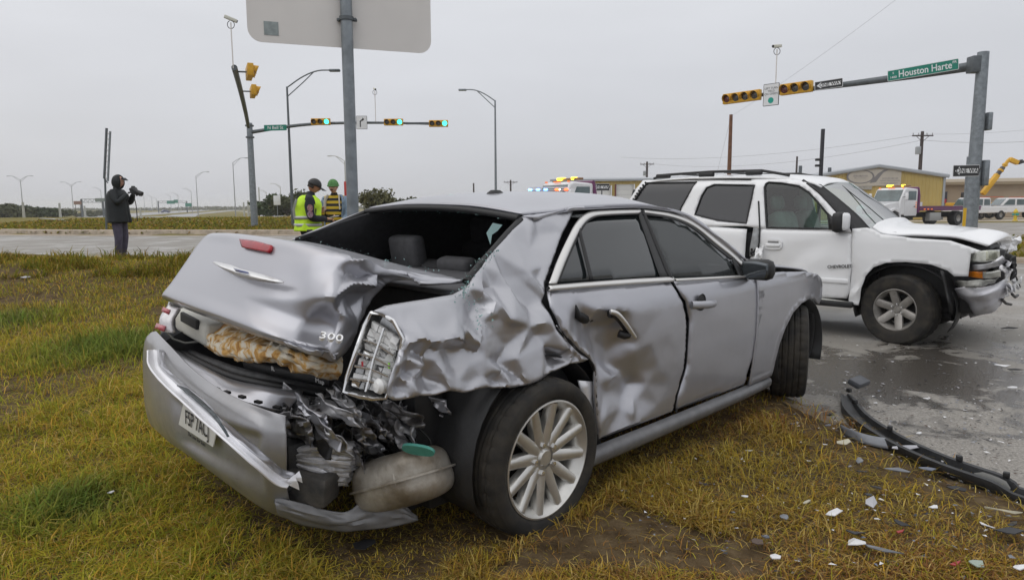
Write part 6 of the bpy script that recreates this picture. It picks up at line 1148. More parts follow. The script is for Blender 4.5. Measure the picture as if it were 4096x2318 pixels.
# pale marker posts along the frontage
POST_LAB = ['leftmost of the slim pale posts before the far left trees', 'second slim pale post from the left, before the far left trees', 'third slim pale post from the left edge', 'fourth slim pale post from the left edge', 'fifth slim pale post, nearly hidden by the photographer', 'slim pale post just right of the photographer', 'slim pale post just left of the big signal pole', 'slim pale post touching the left side of the signal pole', 'slim pale post furthest left of the group beside the signal pole', 'slim pale post just right of the signal pole', 'slim pale post between the signal pole and the small white sign', 'slim pale post right of the small white sign', 'thin faint tall post above the trees right of the signal pole']
for i, (p, q) in enumerate(zip([(-70.995, 100, 2.283), (-72.259, 110, 2.209), (-80.707, 130, 1.799), (-88.281, 150, 1.653), (-90.102, 160, 1.553), (-91.808, 170, 1.441), (-45.933, 120, 2.519), (-56.385, 150, 2.606), (-66.173, 170, 2.576), (-69.901, 190, 2.577), (-38.906, 110, 2.855), (-33.348, 100, 2.718), (-87.886, 240, 8.222)], range(20))):
    p = Vector(p); z0 = ground_z(p.x, p.y)
    o = MB().tube([(p.x, p.y, z0), (p.x, p.y, p.z)], [.13+.0006*p.y, .10+.0005*p.y], 8).build('pale_post', M_PALEPOLE, None, 60)
    tag(o, POST_LAB[q], 'post', 'pale posts by the distant roads')

# --- distant overhead sign gantries
def gantry(px, d, label, n):
    l, r_ = [Vector(p) for p in px]; root = empty('sign_gantry', (l.x, l.y, ground_z(l.x, l.y)), 0, label, 'sign gantry'); b_ = Vector(root.location)
    for q in (l, r_): MB().tube([(q.x-b_.x, q.y-b_.y, 0), (q.x-b_.x, q.y-b_.y, q.z-b_.z)], .30, 6).build('post', M_GALVD, root)
    for dz in (0, -.9): MB().tube([l-b_+Vector((0, 0, dz)), r_-b_+Vector((0, 0, dz))], .10, 5).build('beam', M_FARPOLE, root)
    for k in range(10):
        f = k/10; MB().tube([(l-b_).lerp(r_-b_, f)+Vector((0, 0, -.9 if k % 2 else 0)), (l-b_).lerp(r_-b_, f+.1)+Vector((0, 0, 0 if k % 2 else -.9))], .07, 4).build('truss_web', M_FARPOLE, root)
    return root, b_
gr, b_ = gantry([(-169.417, 330, 4.407), (-155.69, 330, 4.335)], 0, 'overhead green direction signs across the distant highway', 3)
for cc in [(-163.312, 328, 3.798), (-161.416, 328, 3.789), (-159.869, 328, 4.251)]: MB().box(Vector(cc)-b_, (1.9, .1, 1.5)).build('direction_sign', M_SIGNGREEN, gr)
MB().box(Vector([(-152.973, 326, 2.52)][0])-b_, (3.2, .1, 1.6)).build('direction_sign', M_SIGNGREEN, gr)
gl_, b_ = gantry([(-118.682, 190, 3.811), (-112.758, 190, 3.78)], 0, 'overhead sign gantry left of the photographer', 2)
MB().box(Vector([(-112.348, 188, 3.544)][0])-b_, (2.6, .1, .9)).build('direction_sign', mat('sign_back_greenish', (.17, .20, .17), .6), gl_)
bb_ = Vector([(-113.453, 180, 2.712)][0]); z0 = ground_z(bb_.x, bb_.y); rb = empty('billboard', (bb_.x, bb_.y, z0), 0, 'small brown sign on two legs beside the left gantry', 'sign')
MB().box((0, 0, bb_.z-z0), (2.0, .15, .9)).build('panel', mat('brown_sign', (.22, .12, .08), .6), rb)
for s in (-.6, .6): MB().tube([(s, 0, 0), (s, 0, bb_.z-z0)], .06, 5).build('leg', M_DARKWOOD, rb)
ws_ = Vector([(-21.115, 62, 2.029)][0]); z0 = ground_z(ws_.x, ws_.y); rb = empty('small_sign', (ws_.x, ws_.y, z0), 0, 'small white rectangular sign on a post left of the officer', 'sign')
MB().box((0, 0, ws_.z-z0), (.62, .03, .85), None, .01).build('panel', M_SIGNWHITE, rb); MB().tube([(0, .03, 0), (0, .03, ws_.z-z0)], .03, 6).build('post', M_GALV, rb)
rs_ = Vector([(-7.001, 30, 1.976)][0]); rb = empty('red_sign', (rs_.x, rs_.y, ground_z(rs_.x, rs_.y)), 0, 'red and white sign partly hidden behind the near sign post', 'sign')
MB().box((0, 0, rs_.z), (.55, .03, .62), None, .01).build('panel', mat('red_sign_face', (.45, .04, .03), .5), rb); MB().tube([(0, .03, 0), (0, .03, rs_.z)], .03, 6).build('post', M_GALV, rb)

# --- utility poles and wires
def util(px, d, label, cross, m, r=.14, xf=False):
    p = Vector(px); z0 = ground_z(p.x, p.y); root = empty('utility_pole', (p.x, p.y, z0), 0, label, 'utility pole', 'utility poles'); h = p.z-z0
    MB().tube([(0, 0, 0), (0, 0, h)], [r*1.25, r*.85], 8).build('pole', m, root, 60)
    if cross:
        MB().box((0, -.1, h-.5), (cross, .12, .14)).build('crossarm', m, root)
        for s in (-.46, -.2, .2, .46): MB().tube([(s*cross, -.1, h-.44), (s*cross, -.1, h-.18)], .05, 6).build('insulator', mat('grey_porcelain', (.3, .3, .32), .4), root)
        for s in (-1, 1): MB().tube([(0, -.08, h-1.2), (s*cross*.3, -.1, h-.55)], .03, 5).build('brace', m, root)
    if xf: MB().lathe([(0, .0), (.28, 0), (.30, .05), (.30, .8), (.2, .9), (0, .92)], 14, Matrix.Translation((-.45, -.15, h-2.6))).build('transformer', mat('grey_transformer', (.33, .35, .37), .5), root, 40)
    return root
util([(14.166, 45, 7.183)][0], 0, 'plain brown wooden pole with no crossarm behind the white vehicle roof', 0, M_WOOD, .13)
util([(47.235, 80, 9.647)][0], 0, 'wooden pole with crossarm and grey transformer right of the yellow building sign', 2.4, M_DARKWOOD, .2, True)
util([(25.467, 130, 9.47)][0], 0, 'small distant pole with crossarm above the left part of the yellow building roof', 2.6, M_DARKWOOD, .22, True)
util([(-0.177, 150, 6.941)][0], 0, 'small distant pole with a crossarm right of the sedan roof light pole', 3.0, M_DARKWOOD, .2)
util([(37.087, 90, 7.566)][0], 0, 'thin dark pole left of the black pole above the white vehicle roof', 0, M_DARKWOOD, .14)
util([(-8.767, 160, 6.622)][0], 0, 'tiny distant pole left of the sedan roof light pole', 0, M_DARKWOOD, .2)
p = Vector([(13.422, 30, 4.653)][0]); bp = empty('black_pole', (p.x, p.y, 0), 0, 'slim square black pole with small lamps rising behind the white vehicle roof', 'pole')
MB().box((0, 0, p.z/2), (.13, .13, p.z), None, .01).build('post', mat('black_painted_steel', (.02, .02, .026), .5), bp)
for z_, s in ((3.35, -1), (3.1, -1)): MB().box((s*.16, 0, z_), (.2, .14, .1), None, .02).build('flood_lamp', M_BLACK, bp)
M_WIRE = mat('overhead_wire', (.30, .30, .31), .6)
def wire(a, b_, sag, r, lab):
    a, b_ = Vector(a), Vector(b_); pts = [a.lerp(b_, f)+Vector((0, 0, -sag*4*f*(1-f))) for f in np.linspace(0, 1, 17)]
    o = MB().tube(pts, r*.6, 4).build('overhead_wire', M_WIRE, None, 60); tag(o, lab, 'wire', 'overhead wires')
w0 = [Vector(p) for p in [(47.256, 80, 9.333), (54.433, 74, 9.474), (47.302, 80, 8.66), (19.739, 125, 9.963), (14.17, 45, 7.083), (16.034, 30, 9.953), (13.735, 46, 4.426), (51.607, 70, 7.708), (37.091, 90, 7.465), (25.472, 130, 9.176)]]
wire(w0[0], w0[1]+Vector((6, -2, .3)), .4, .02, 'thin wire running right from the transformer pole at its crossarm')
wire(w0[2], w0[7]+Vector((6, -2, .3)), .5, .03, 'thin wire running right from the transformer pole below its crossarm')
wire(w0[0], w0[3], 1.2, .028, 'thin wire sagging left from the transformer pole crossarm')
wire(w0[2], w0[9], 1.6, .028, 'lower thin wire sagging left from the transformer pole')
wire(w0[4], w0[5]+Vector((2, -4, 2)), .3, .010, 'faint wire rising steeply from the plain brown pole')
wire(w0[4], w0[6]+Vector((-.3, 0, -2)), 0, .012, 'slanting guy wire of the plain brown pole')

# ================================================================== buildings
M_YWALL = mat('yellow_ribbed_metal', (.50, .375, .125), .55, .1, var=.10, vscale=.5)
M_ROOF = mat('grey_metal_roof', (.36, .38, .40), .45, .4, var=.1, vscale=.5)
M_TANW = mat('tan_metal_wall', (.36, .285, .205), .6, var=.08, vscale=.4)
yb = empty('warehouse', (30.5, 60, .05), R(-6), 'yellow ribbed metal warehouse with white roller doors and an oval sign', 'building')
def ribbed(parent, name, x0, x1, y, z0, ztop, m, step=.30, dep=.05, cut=()):
    """ribbed wall in the xz plane facing -y; ztop(x); cut: openings (x0,x1,z1)"""
    V = []; F = []; xs_ = []
    x = x0
    while x < x1-1e-6: xs_ += [(x, 0), (x+step*.62, 0), (x+step*.72, dep), (x+step*.9, dep)]; x += step
    xs_.append((x1, 0))
    for a, d_ in xs_:
        zb = z0
        for c in cut:
            if c[0] <= a <= c[1]: zb = c[2]
        V += [(a, y-d_, zb), (a, y-d_, ztop(a))]
    F = [(2*i, 2*i+2, 2*i+3, 2*i+1) for i in range(len(xs_)-1)]
    return link_mesh(name, V, F, m, parent, 20)
HW = 5.5; EV = 3.75; AP = 4.62
gz = lambda a: AP-(AP-EV)*abs(a-1.2)/HW
ribbed(yb, 'wall', 1.2-HW, 1.2+HW, 0, 0, gz, M_YWALL)
ribbed(yb, 'wall', -27, 1.2-HW, 1.8, 0, lambda a: 3.62, M_YWALL, cut=[(-23.4, -21.6, 3.2), (-21.1, -19.5, 3.3)])
MB().add([(1.2+HW, 0, 0), (1.2+HW, 24, 0), (1.2+HW, 24, EV), (1.2+HW, 0, EV)], [(0, 1, 2, 3)]).build('wall', M_YWALL, yb, None)
MB().box((1.2+HW, -.02, EV/2), (.18, .12, EV)).build('corner_trim', M_ROOF, yb)
for s in (-1, 1):
    a = Vector((1.2+s*(HW+.25), -.25, EV-.05)); c = Vector((1.2, -.25, AP)); 
    MB().add([a, c, c+Vector((0, 24, 0)), a+Vector((0, 24, 0)), a+Vector((0, 0, .12)), c+Vector((0, 0, .14)), c+Vector((0, 24, .14)), a+Vector((0, 24, .12))], [(0, 1, 2, 3), (4, 7, 6, 5), (0, 4, 5, 1), (2, 6, 7, 3), (0, 3, 7, 4), (1, 5, 6, 2)]).build('roof', M_ROOF, yb, 20)
    MB().tube([a+Vector((0, -.03, 0)), c+Vector((0, -.03, 0))], .16, 6, flat=.5).build('eave_trim', M_ROOF, yb, 40)
MB().add([(-27.2, 1.5, 3.6), (1.2-HW, 1.5, 3.6), (1.2-HW, 22, 4.5), (-27.2, 22, 4.5), (-27.2, 1.5, 3.78), (1.2-HW, 1.5, 3.78), (1.2-HW, 22, 4.7), (-27.2, 22, 4.7)], [(0, 1, 2, 3), (4, 7, 6, 5), (0, 4, 5, 1), (1, 5, 6, 2), (2, 6, 7, 3), (3, 7, 4, 0)]).build('roof', M_ROOF, yb, 20)
MB().add([(-27, 1.8, 0), (-27, 22, 0), (-27, 22, 3.6), (-27, 1.8, 3.6)], [(0, 1, 2, 3)]).build('wall', M_YWALL, yb, None)
for x0, x1, zt in ((-23.4, -21.6, 3.2), (-21.1, -19.5, 3.3)):
    dr = MB().box(((x0+x1)/2, 1.9, zt/2), (x1-x0, .06, zt)).build('roller_door', mat('white_roller_door', (.68, .68, .66), .5, var=.04), yb)
    for k in range(1, 7): MB().box(((x0+x1)/2, 1.865, zt*k/7), (x1-x0, .02, .035)).build('door_slat_joint', mat('door_joint_grey', (.5, .5, .49), .6), dr)
    for xx in (x0-.06, x1+.06): MB().box((xx, 1.74, zt/2), (.12, .12, zt)).build('door_frame', mat('maroon_trim', (.14, .03, .035), .5) if xx < x0 and x0 > -21.3 else M_SIGNWHITE, dr)
for xx, hh in ((-12.9, 4.4), (-1.6, 4.7), (-4.2, 4.9)): MB().tube([(xx, 3.5, 3.4), (xx, 3.5, hh)], .16, 8).build('roof_vent', M_GALVD, yb)
MB().box((-13.2, 1.45, 3.2), (.5, .5, .5), None, .1).build('wall_fan', M_GALVD, yb); MB().tube([(-12.5, 1.68, 0), (-12.5, 1.68, 3.5)], .08, 6).build('downpipe', M_SIGNWHITE, yb)
# faded oval sign on the gable
sg = MB().box((.9, -.12, 3.65), (4.4, .08, 1.45)).build('sign_panel', mat('faded_cream_sign', (.46, .42, .36), .7, var=.08, vscale=.8), yb)
MB().lathe([(1.0, 0), (1.12, .02), (1.16, .0)], 40, Matrix.Translation((-.25, -.165, 3.72)) @ Matrix.Rotation(R(90), 4, 'X') @ Matrix.Diagonal((1, .52, 1, 1))).build('oval_ring', mat('faded_grey_print', (.20, .19, .19), .7), sg)
MB().prism([(-.4, -.45), (.15, -.35), (.7, .45), (1.15, .70), (.75, .70), (.25, .35)], .01, frame((.9, -.165, 3.6), (1, 0, 0), (0, 0, 1))).build('swoosh_band', MATS['faded_grey_print'], sg)
for k, (x_, z_, w_, h_) in enumerate(((-.25, 3.78, 1.2, .14), (-.25, 3.6, 1.0, .08), (2.2, 3.55, 1.3, .12), (2.2, 3.36, 1.6, .10), (2.1, 3.15, 1.5, .08))):
    MB().box((x_, -.168, z_), (w_, .01, h_)).build('faded_print_line', mat('very_faded_print', (.36, .33, .30), .7, var=.3, vscale=6), sg)
MB().box((-.35, -.14, 2.76), (2.2, .06, .30)).build('lower_sign_strip', mat('grey_mottled_strip', (.20, .19, .17), .7, col2=(.4, .38, .34), vscale=3), yb)
# tan building behind
tb = empty('tan_building', (46, 70, .05), R(-16), 'long low tan metal building behind the yellow warehouse at the right', 'building')
MB().box((0, 6, 1.7), (14, 12, 3.4)).build('wall', M_TANW, tb); MB().box((0, 5.8, 3.5), (14.6, 12.8, .28), Matrix.Rotation(R(1), 3, 'X')).build('roof', mat('tan_roof_edge', (.30, .24, .16), .6), tb)
sp_ = MB().box((-2.6, -.08, 1.95), (2.1, .1, 1.25)).build('sign_panel', mat('dark_shop_sign', (.035, .035, .05), .5), tb)
MB().box((-2.6, -.15, 1.62), (2.0, .04, .42)).build('red_band', mat('red_sign_band', (.42, .03, .04), .5), sp_)
text_mesh('lettering', 'CHAMP', .42, M_SIGNWHITE, sp_, frame((-2.6, -.15, 2.15), (1, 0, 0), (0, 0, 1)), .01, bold=True)
MB().box((-4.6, -.08, 1.95), (1.2, .1, 1.25)).build('sign_panel', M_SIGNWHITE, tb); MB().box((-3.2, -.05, .5), (1.0, .1, .9)).build('window', M_TINT, tb)
tb2 = empty('tan_shed', (60, 78, .05), R(-24), 'tan shed at the right edge beyond the pickup trucks', 'building')
MB().box((0, 6, 1.75), (20, 12, 3.5)).build('wall', M_TANW, tb2)
MB().add([(-10.3, -.3, 3.45), (10.3, -.3, 3.45), (10.3, 6, 4.4), (-10.3, 6, 4.4), (-10.3, 12.3, 3.45), (10.3, 12.3, 3.45)], [(0, 1, 2, 3), (3, 2, 5, 4), (0, 3, 4), (1, 5, 2)]).build('roof', MATS['tan_roof_edge'], tb2, None)

# --- telehandler boom above the roofs
hb0, hb1, hb2_, hb3 = [Vector(p) for p in [(45.574, 66, 2.958), (47.41, 66, 5.573), (48.235, 66, 5.233), (48.639, 66, 5.38)]]
te = empty('telehandler', (hb0.x-1.2, hb0.y+.5, .05), 0, 'yellow telescopic boom of a lifting machine raised above the tan building', 'lift truck'); o_ = Vector(te.location)
M_CRANE = mat('machine_yellow', (.66, .36, .012), .45, var=.08, vscale=2)
def bar(a, c, w, m, name): 
    a, c = a-o_, c-o_; d = (c-a); Mr = frame((a+c)/2, d, Vector((0, 1, 0))).to_3x3(); return MB().box((a+c)/2, (d.length, w, w), Mr, .02).build(name, m, te, 40)
for i, (f0, f1, w) in enumerate(((-.25, .42, .42), (.40, .72, .32), (.70, 1.0, .24))): bar(hb0.lerp(hb1, f0), hb0.lerp(hb1, f1), w, M_CRANE if i != 1 else mat('dark_boom_section', (.07, .06, .055), .5), 'boom_section')
for f in (.42, .6, .80): bar(hb0.lerp(hb1, f-.03), hb0.lerp(hb1, f+.03), .50-.18*f, M_CRANE, 'boom_collar')
bar(hb1, hb2_, .40, M_CRANE, 'boom_head'); bar(hb2_, hb3, .36, M_BLACK, 'grapple')
for dz in (-.5, 0, .4): bar(hb3, hb3+Vector((1.0, 0, dz-.2)), .08, M_BLACK, 'grapple_tine')
MB().box((0, 0, 1.0), (3.6, 2.2, .9), None, .1).build('chassis', M_CRANE, te); MB().box((-.4, -.4, 1.9), (1.2, .9, 1.1), None, .08).build('cab', M_BLACK, te)
for sx in (-1.2, 1.2):
    for sy in (-1.0, 1.0): MB().tube([(sx, sy-.2, .6), (sx, sy+.2, .6)], .6, 18).build('wheel', M_RUBBER, te)

# --- fire hydrant
p = Vector([(40.379, 55, 0.234)][0]); hy = empty('fire_hydrant', (p.x, p.y, .02), 0, 'yellow fire hydrant with teal cap on the far verge', 'hydrant')
MB().lathe([(.20, 0), (.20, .06), (.12, .08), (.12, .62), (.17, .66), (.17, .70)], 16, None).build('barrel', mat('hydrant_yellow', (.62, .45, .03), .5), hy, 40)
MB().lathe([(.16, .70), (.15, .80), (.08, .9), (.04, .92), (.04, .98), (0, .98)], 16, None).build('bonnet', mat('hydrant_yellow', (.6, .4, .02)), hy, 40)
MB().tube([(-.25, 0, .52), (.25, 0, .52)], .075, 10).build('outlet', mat('hydrant_teal', (.03, .32, .28), .5), hy); MB().tube([(0, -.26, .52), (0, 0, .52)], .10, 10).build('outlet', MATS['hydrant_teal'], hy)

# ================================================================== other vehicles
M_TRUCKW = mat('white_truck_paint', (.72, .72, .73), .3, 0, coat=.5, var=.04)
M_PURPLE = mat('purple_bed_paint', (.12, .015, .085), .4, coat=.4)
M_AMBER = mat('amber_marker', (.8, .16, .02), .3, emit=(1, .25, .04), estr=.35)
M_BEACON = mat('lit_amber_beacon', (.9, .5, .02), .3, emit=(1, .62, .03), estr=5)
M_TGLASS = mat('truck_glass', (.085, .12, .125), .08, coat=.5, var=.35, vscale=1.2)
def simple_wheel(parent, c, r, w, m_rim=None):
    c = Vector(c); o = MB().lathe([(r*.5, -w/2), (r*.93, -w/2), (r, -w*.35), (r, w*.35), (r*.93, w/2), (r*.5, w/2)], 22, Matrix.Translation(c) @ Matrix.Rotation(R(90), 4, 'X')).build('wheel', M_RUBBER, parent, 40)
    MB().lathe([(0, -w*.2), (r*.3, -w*.3), (r*.5, -w/2+.02)], 16, Matrix.Translation(c) @ Matrix.Rotation(R(-90), 4, 'X')).build('rim', m_rim or M_DULLRIM, o); MB().lathe([(0, -w*.2), (r*.3, -w*.3), (r*.5, -w/2+.02)], 16, Matrix.Translation(c) @ Matrix.Rotation(R(90), 4, 'X')).build('rim', m_rim or M_DULLRIM, o)
def extrude_y(poly, y0, y1, name, m, parent, bev=.04):
    M = Matrix(((1, 0, 0, 0), (0, 0, -1, y1), (0, 1, 0, 0), (0, 0, 0, 1))); b_ = MB().prism(poly, y1-y0, M); o = b_.build(name, m, parent, 30)
    bevelm(o, bev); return o
def tow_truck(loc, rz, label):
    """rollback tow truck, x forward, front axle at 0"""
    t_ = empty('tow_truck', loc, rz, label, 'tow truck', 'rollback tow trucks')
    extrude_y([(-2.25, .75), (-2.25, 2.45), (-1.15, 2.52), (-.95, 2.42), (-.55, 1.62), (-.55, .75)], -1.05, 1.05, 'cab', M_TRUCKW, t_, .08)
    extrude_y([(-.6, .8), (-.6, 1.62), (.3, 1.52), (.9, 1.38), (1.05, 1.2), (1.05, .6), (.55, .6), (.5, .85), (.3, 1.02), (0, 1.08), (-.3, 1.02), (-.5, .8)], -.95, .95, 'hood', M_TRUCKW, t_, .07)
    for s in (-1, 1):
        extrude_y([(-.62, .55), (-.56, .86), (-.36, 1.12), (0, 1.22), (.36, 1.12), (.58, .85), (.62, .62), (.5, .62), (.4, .9), (0, 1.06), (-.4, .9), (-.5, .55)], -1.15 if s < 0 else .85, -.85 if s < 0 else 1.15, 'wing', M_TRUCKW, t_, .03)
        dr = MB().box((-1.55, s*1.057, 1.45), (1.15, .03, 1.5), None, .015).build('door', M_TRUCKW, t_)
        extrude_y([(-2.0, 1.72), (-2.0, 2.3), (-1.3, 2.3), (-1.02, 1.72)], (-1.09 if s < 0 else 1.074), (-1.074 if s < 0 else 1.09), 'side_window', M_TGLASS, dr, .003)
        MB().box((-1.9, s*1.08, 1.3), (.14, .02, .05)).build('door_handle', M_BLACK, dr)
        MB().box((-.75, s*1.35, 1.95), (.08, .2, .45), None, .03).build('mirror', M_TRUCKW, t_); MB().tube([(-.75, s*1.05, 1.9), (-.75, s*1.35, 1.95)], .02, 5).build('mirror_arm', M_BLACK, t_)
        MB().box((1.07, s*.72, .98), (.06, .34, .28), None, .04).build('headlamp', M_LENS, t_)
        for k in range(3): MB().box((-2.05-.05*k*0, s*1.08, 1.25+.16*k), (.10, .02, .06)).build('marker_lamp', M_AMBER, t_)
    ws_ = [(-.925, -.95, 2.38), (-.925, .95, 2.38), (-.535, .95, 1.66), (-.535, -.95, 1.66)]; MB().add(ws_+[(p[0]+.012, p[1], p[2]+.008) for p in ws_], [(0, 1, 2, 3), (7, 6, 5, 4), (0, 4, 5, 1), (1, 5, 6, 2), (2, 6, 7, 3), (3, 7, 4, 0)]).build('windscreen', M_TGLASS, t_, None)
    for y_ in (-.85, -.18, 0, .18, .85): MB().box((-1.02, y_, 2.53), (.10, .10, .06), None, .01).build('roof_marker', M_AMBER, t_)
    lbx = MB().box((-1.75, 0, 2.66), (.25, 1.6, .10), None, .03).build('light_bar', mat('amber_bar_lens', (.22, .10, .02), .3, coat=.5), t_)
    for s, w_ in ((-.62, .34), (.35, .12)): MB().box((-1.70, s, 2.68), (.30, w_, .13), None, .03).build('beacon', M_BEACON, lbx)
    MB().tube([(-2.3, -1.06, .9), (-2.3, -1.06, 2.0), (-2.25, -1.0, 2.5)], .09, 8).build('headboard_post', M_PURPLE, t_, 60); MB().tube([(-2.3, 1.06, .9), (-2.3, 1.06, 2.0), (-2.25, 1.0, 2.5)], .09, 8).build('headboard_post', M_PURPLE, t_, 60)
    MB().tube([(-2.27, -1.0, 2.5), (-2.27, 1.0, 2.5)], .09, 8).build('headboard_rail', M_PURPLE, t_, 60)
    bd = MB().box((-5.4, 0, 1.12), (6.2, 2.4, .20), None, .03).build('flat_bed', M_PURPLE, t_)
    for s in (-1, 1): MB().box((-5.4, s*1.19, 1.26), (6.2, .05, .12)).build('bed_rail', M_PURPLE, bd)
    for s in (-1, 1):
        for k in range(3): MB().box((-2.7-.35*k, s*1.225, 1.12), (.16, .02, .08)).build('marker_lamp', M_AMBER, bd)
    MB().box((-4.2, -.6, 1.42), (1.5, .05, .35)).build('bed_rack', M_SIGNWHITE, bd)
    MB().box((-4.2, 0, .75), (8.6, .9, .35)).build('chassis', M_BLACK, t_)
    for s in (-1, 1):
        MB().box((-3.9, s*1.0, .62), (1.1, .35, .55), None, .03).build('tool_box', mat('grey_tool_box', (.34, .34, .33), .5, .3), t_)
        simple_wheel(t_, (0, s*.98, .5), .5, .28); simple_wheel(t_, (-6.3, s*.9, .5), .5, .5)
    MB().box((1.12, 0, .62), (.16, 2.0, .28), None, .05).build('front_bumper', M_CHROME, t_)
    MB().box((1.06, 0, 1.0), (.04, .9, .35), None, .02).build('grille', M_BLACK, t_)
    return t_
tt = tow_truck((24.3, 45.4, -.05), math.atan2(-.40, -.92), 'white tow truck with purple flat bed and lit amber beacon beside the yellow building')
drv = MB().box((-1.5, .45, 1.75), (.35, .42, .5), None, .1).build('driver_vest', mat('orange_vest', (.75, .10, .03), .7), tt)
tow_truck((1.15, 30.0, -.05), math.atan2(-.52, -.85), 'tow truck cab showing above the sedan roof, its amber light bar lit')
# police vehicle whose roof bar shows above the sedan roof
pc = empty('police_vehicle', (1.03, 19.6, -.07), math.atan2(-.995, -.09), 'police vehicle behind the sedan showing only its blue and red roof light bar', 'car'); pc.scale = (1.0, .86, 1.065)
extrude_y([(-2.4, .5), (-2.4, 1.1), (-2.1, 1.62), (-.5, 1.66), (.3, 1.15), (1.5, 1.0), (1.7, .5)], -.92, .92, 'body', mat('black_police_paint', (.02, .02, .022), .25, coat=.6), pc, .06)
for s in (-1, 1):
    for x_ in (1.0, -1.7): simple_wheel(pc, (x_, s*.85, .36), .36, .24)
    extrude_y([(-2.0, 1.15), (-1.8, 1.55), (-.55, 1.58), (.1, 1.15)], -.935 if s < 0 else .925, -.925 if s < 0 else .935, 'side_window', M_TGLASS, pc, .002)
lb_ = MB().box((-.8, 0, 1.84), (.28, 1.36, .05), None, .01).build('light_bar', mat('clear_bar', (.5, .5, .52), .3, .3), pc)
for y_ in (-.5, .5): MB().box((-.8, y_, 1.74), (.1, .06, .2)).build('bar_foot', M_BLACK, lb_)
MB().box((-.8, 0, 1.92), (.20, 1.30, .03)).build('bar_cover', M_LENS, lb_)
for y_, c_, e_ in ((-.63, (.15, .45, 1), 6), (-.36, (.12, .32, 1), 7), (-.10, (.12, .32, 1), 7), (.28, (1, .12, .03), 5), (.38, (1, .9, .8), 3), (.60, (1, .10, .03), 5)):
    MB().box((-.64, y_, 1.865), (.05, .13 if abs(y_-.38) > .01 else .05, .055), None, .02).build('strobe_lamp', mat('strobe_%d' % int(y_*100+200), c_, .3, emit=c_, estr=e_), lb_)
# white pickups in the lot
def pickup(loc, rz, label):
    t_ = empty('pickup_truck', loc, rz, label, 'pickup truck', 'white pickup trucks in the lot')
    extrude_y([(-3.9, .6), (-3.9, 1.12), (-2.2, 1.12), (.55, 1.12), (1.0, 1.0), (1.05, .55)], -.98, .98, 'body', M_TRUCKW, t_, .05)
    extrude_y([(-2.15, 1.1), (-2.05, 1.80), (-1.9, 1.85), (-.7, 1.85), (-.5, 1.78), (.05, 1.15)], -.88, .88, 'cab', M_TRUCKW, t_, .06)
    for s in (-1, 1):
        for q in ([(-2.0, 1.22), (-1.92, 1.72), (-1.3, 1.72), (-1.3, 1.22)], [(-1.15, 1.22), (-1.15, 1.72), (-.65, 1.72), (-.2, 1.22)]): extrude_y(q, -.895 if s < 0 else .885, -.885 if s < 0 else .895, 'side_window', M_TGLASS, t_, .002)
        simple_wheel(t_, (0, s*.85, .4), .4, .27); simple_wheel(t_, (-3.2, s*.85, .4), .4, .27)
        MB().box((-2.6, s*.7, 1.9), (2.2, .06, .06)).build('ladder_rack', mat('orange_rack', (.55, .10, .04), .5), t_)
    ws_ = [(-.47, -.8, 1.76), (-.47, .8, 1.76), (.04, .8, 1.2), (.04, -.8, 1.2)]; MB().add(ws_, [(0, 1, 2, 3)]).build('windscreen', M_TGLASS, t_, None).location = (.012, 0, .01)
    MB().box((1.06, 0, .62), (.12, 1.9, .25), None, .04).build('front_bumper', M_CHROME, t_); MB().box((-3.95, 0, .62), (.12, 1.8, .22), None, .04).build('rear_bumper', M_CHROME, t_)
    return t_
p1 = Vector([(38.033, 58, 1.126)][0]); p2 = Vector([(43.601, 62, 1.088)][0])
pickup((p1.x, p1.y, .05), math.atan2(-.3, -.95), 'white pickup truck behind the big signal pole beside the tan building')
pickup((p2.x, p2.y, .05), math.atan2(.12, -.99), 'white pickup truck at the right edge near the hydrant')
# cars on the highway
def far_car(px, rz, m, label, lights=False):
    p = Vector(px); t_ = empty('highway_car', (p.x, p.y, ground_z(p.x, p.y)+.04), rz, label, 'car', 'cars on the distant highway')
    extrude_y([(-2.1, .35), (-2.15, .8), (-1.5, .95), (-1.0, 1.4), (.4, 1.42), (1.1, .95), (2.0, .8), (2.1, .35)], -.88, .88, 'body', m, t_, .08)
    extrude_y([(-1.3, .98), (-.95, 1.33), (.35, 1.35), (.9, .98)], -.90, .90, 'windows', M_TGLASS, t_, .01)
    for x_ in (-1.35, 1.35):
        for s in (-1, 1): simple_wheel(t_, (x_, s*.8, .33), .33, .22)
    if lights:
        for s in (-.62, .62): MB().box((2.08, s, .66), (.08, .36, .2), None, .05).build('headlamp', mat('lit_headlamp', (1, .9, .7), .3, emit=(1, .86, .6), estr=9), t_)
    return t_
far_car([(-162.928, 254.171, -1.213)][0], math.atan2(.45, .9), M_TRUCKW, 'white car on the highway left of the photographer')
far_car([(-261.911, 498.527, -1.213)][0], math.atan2(.9, -.35), mat('dark_blue_car', (.03, .04, .08), .3, coat=.5), 'dark car driving away on the highway right of the photographer')
far_car([(-166.812, 331.27, -1.211)][0], math.atan2(.7, .7), mat('blue_car', (.03, .04, .16), .3, coat=.5), 'small blue car on the lower highway lane')
far_car([(-324.534, 603.179, -1.214)][0], math.atan2(-.95, .3), mat('grey_car', (.2, .2, .2), .3, coat=.5), 'oncoming car with lit headlamps on the highway', True)

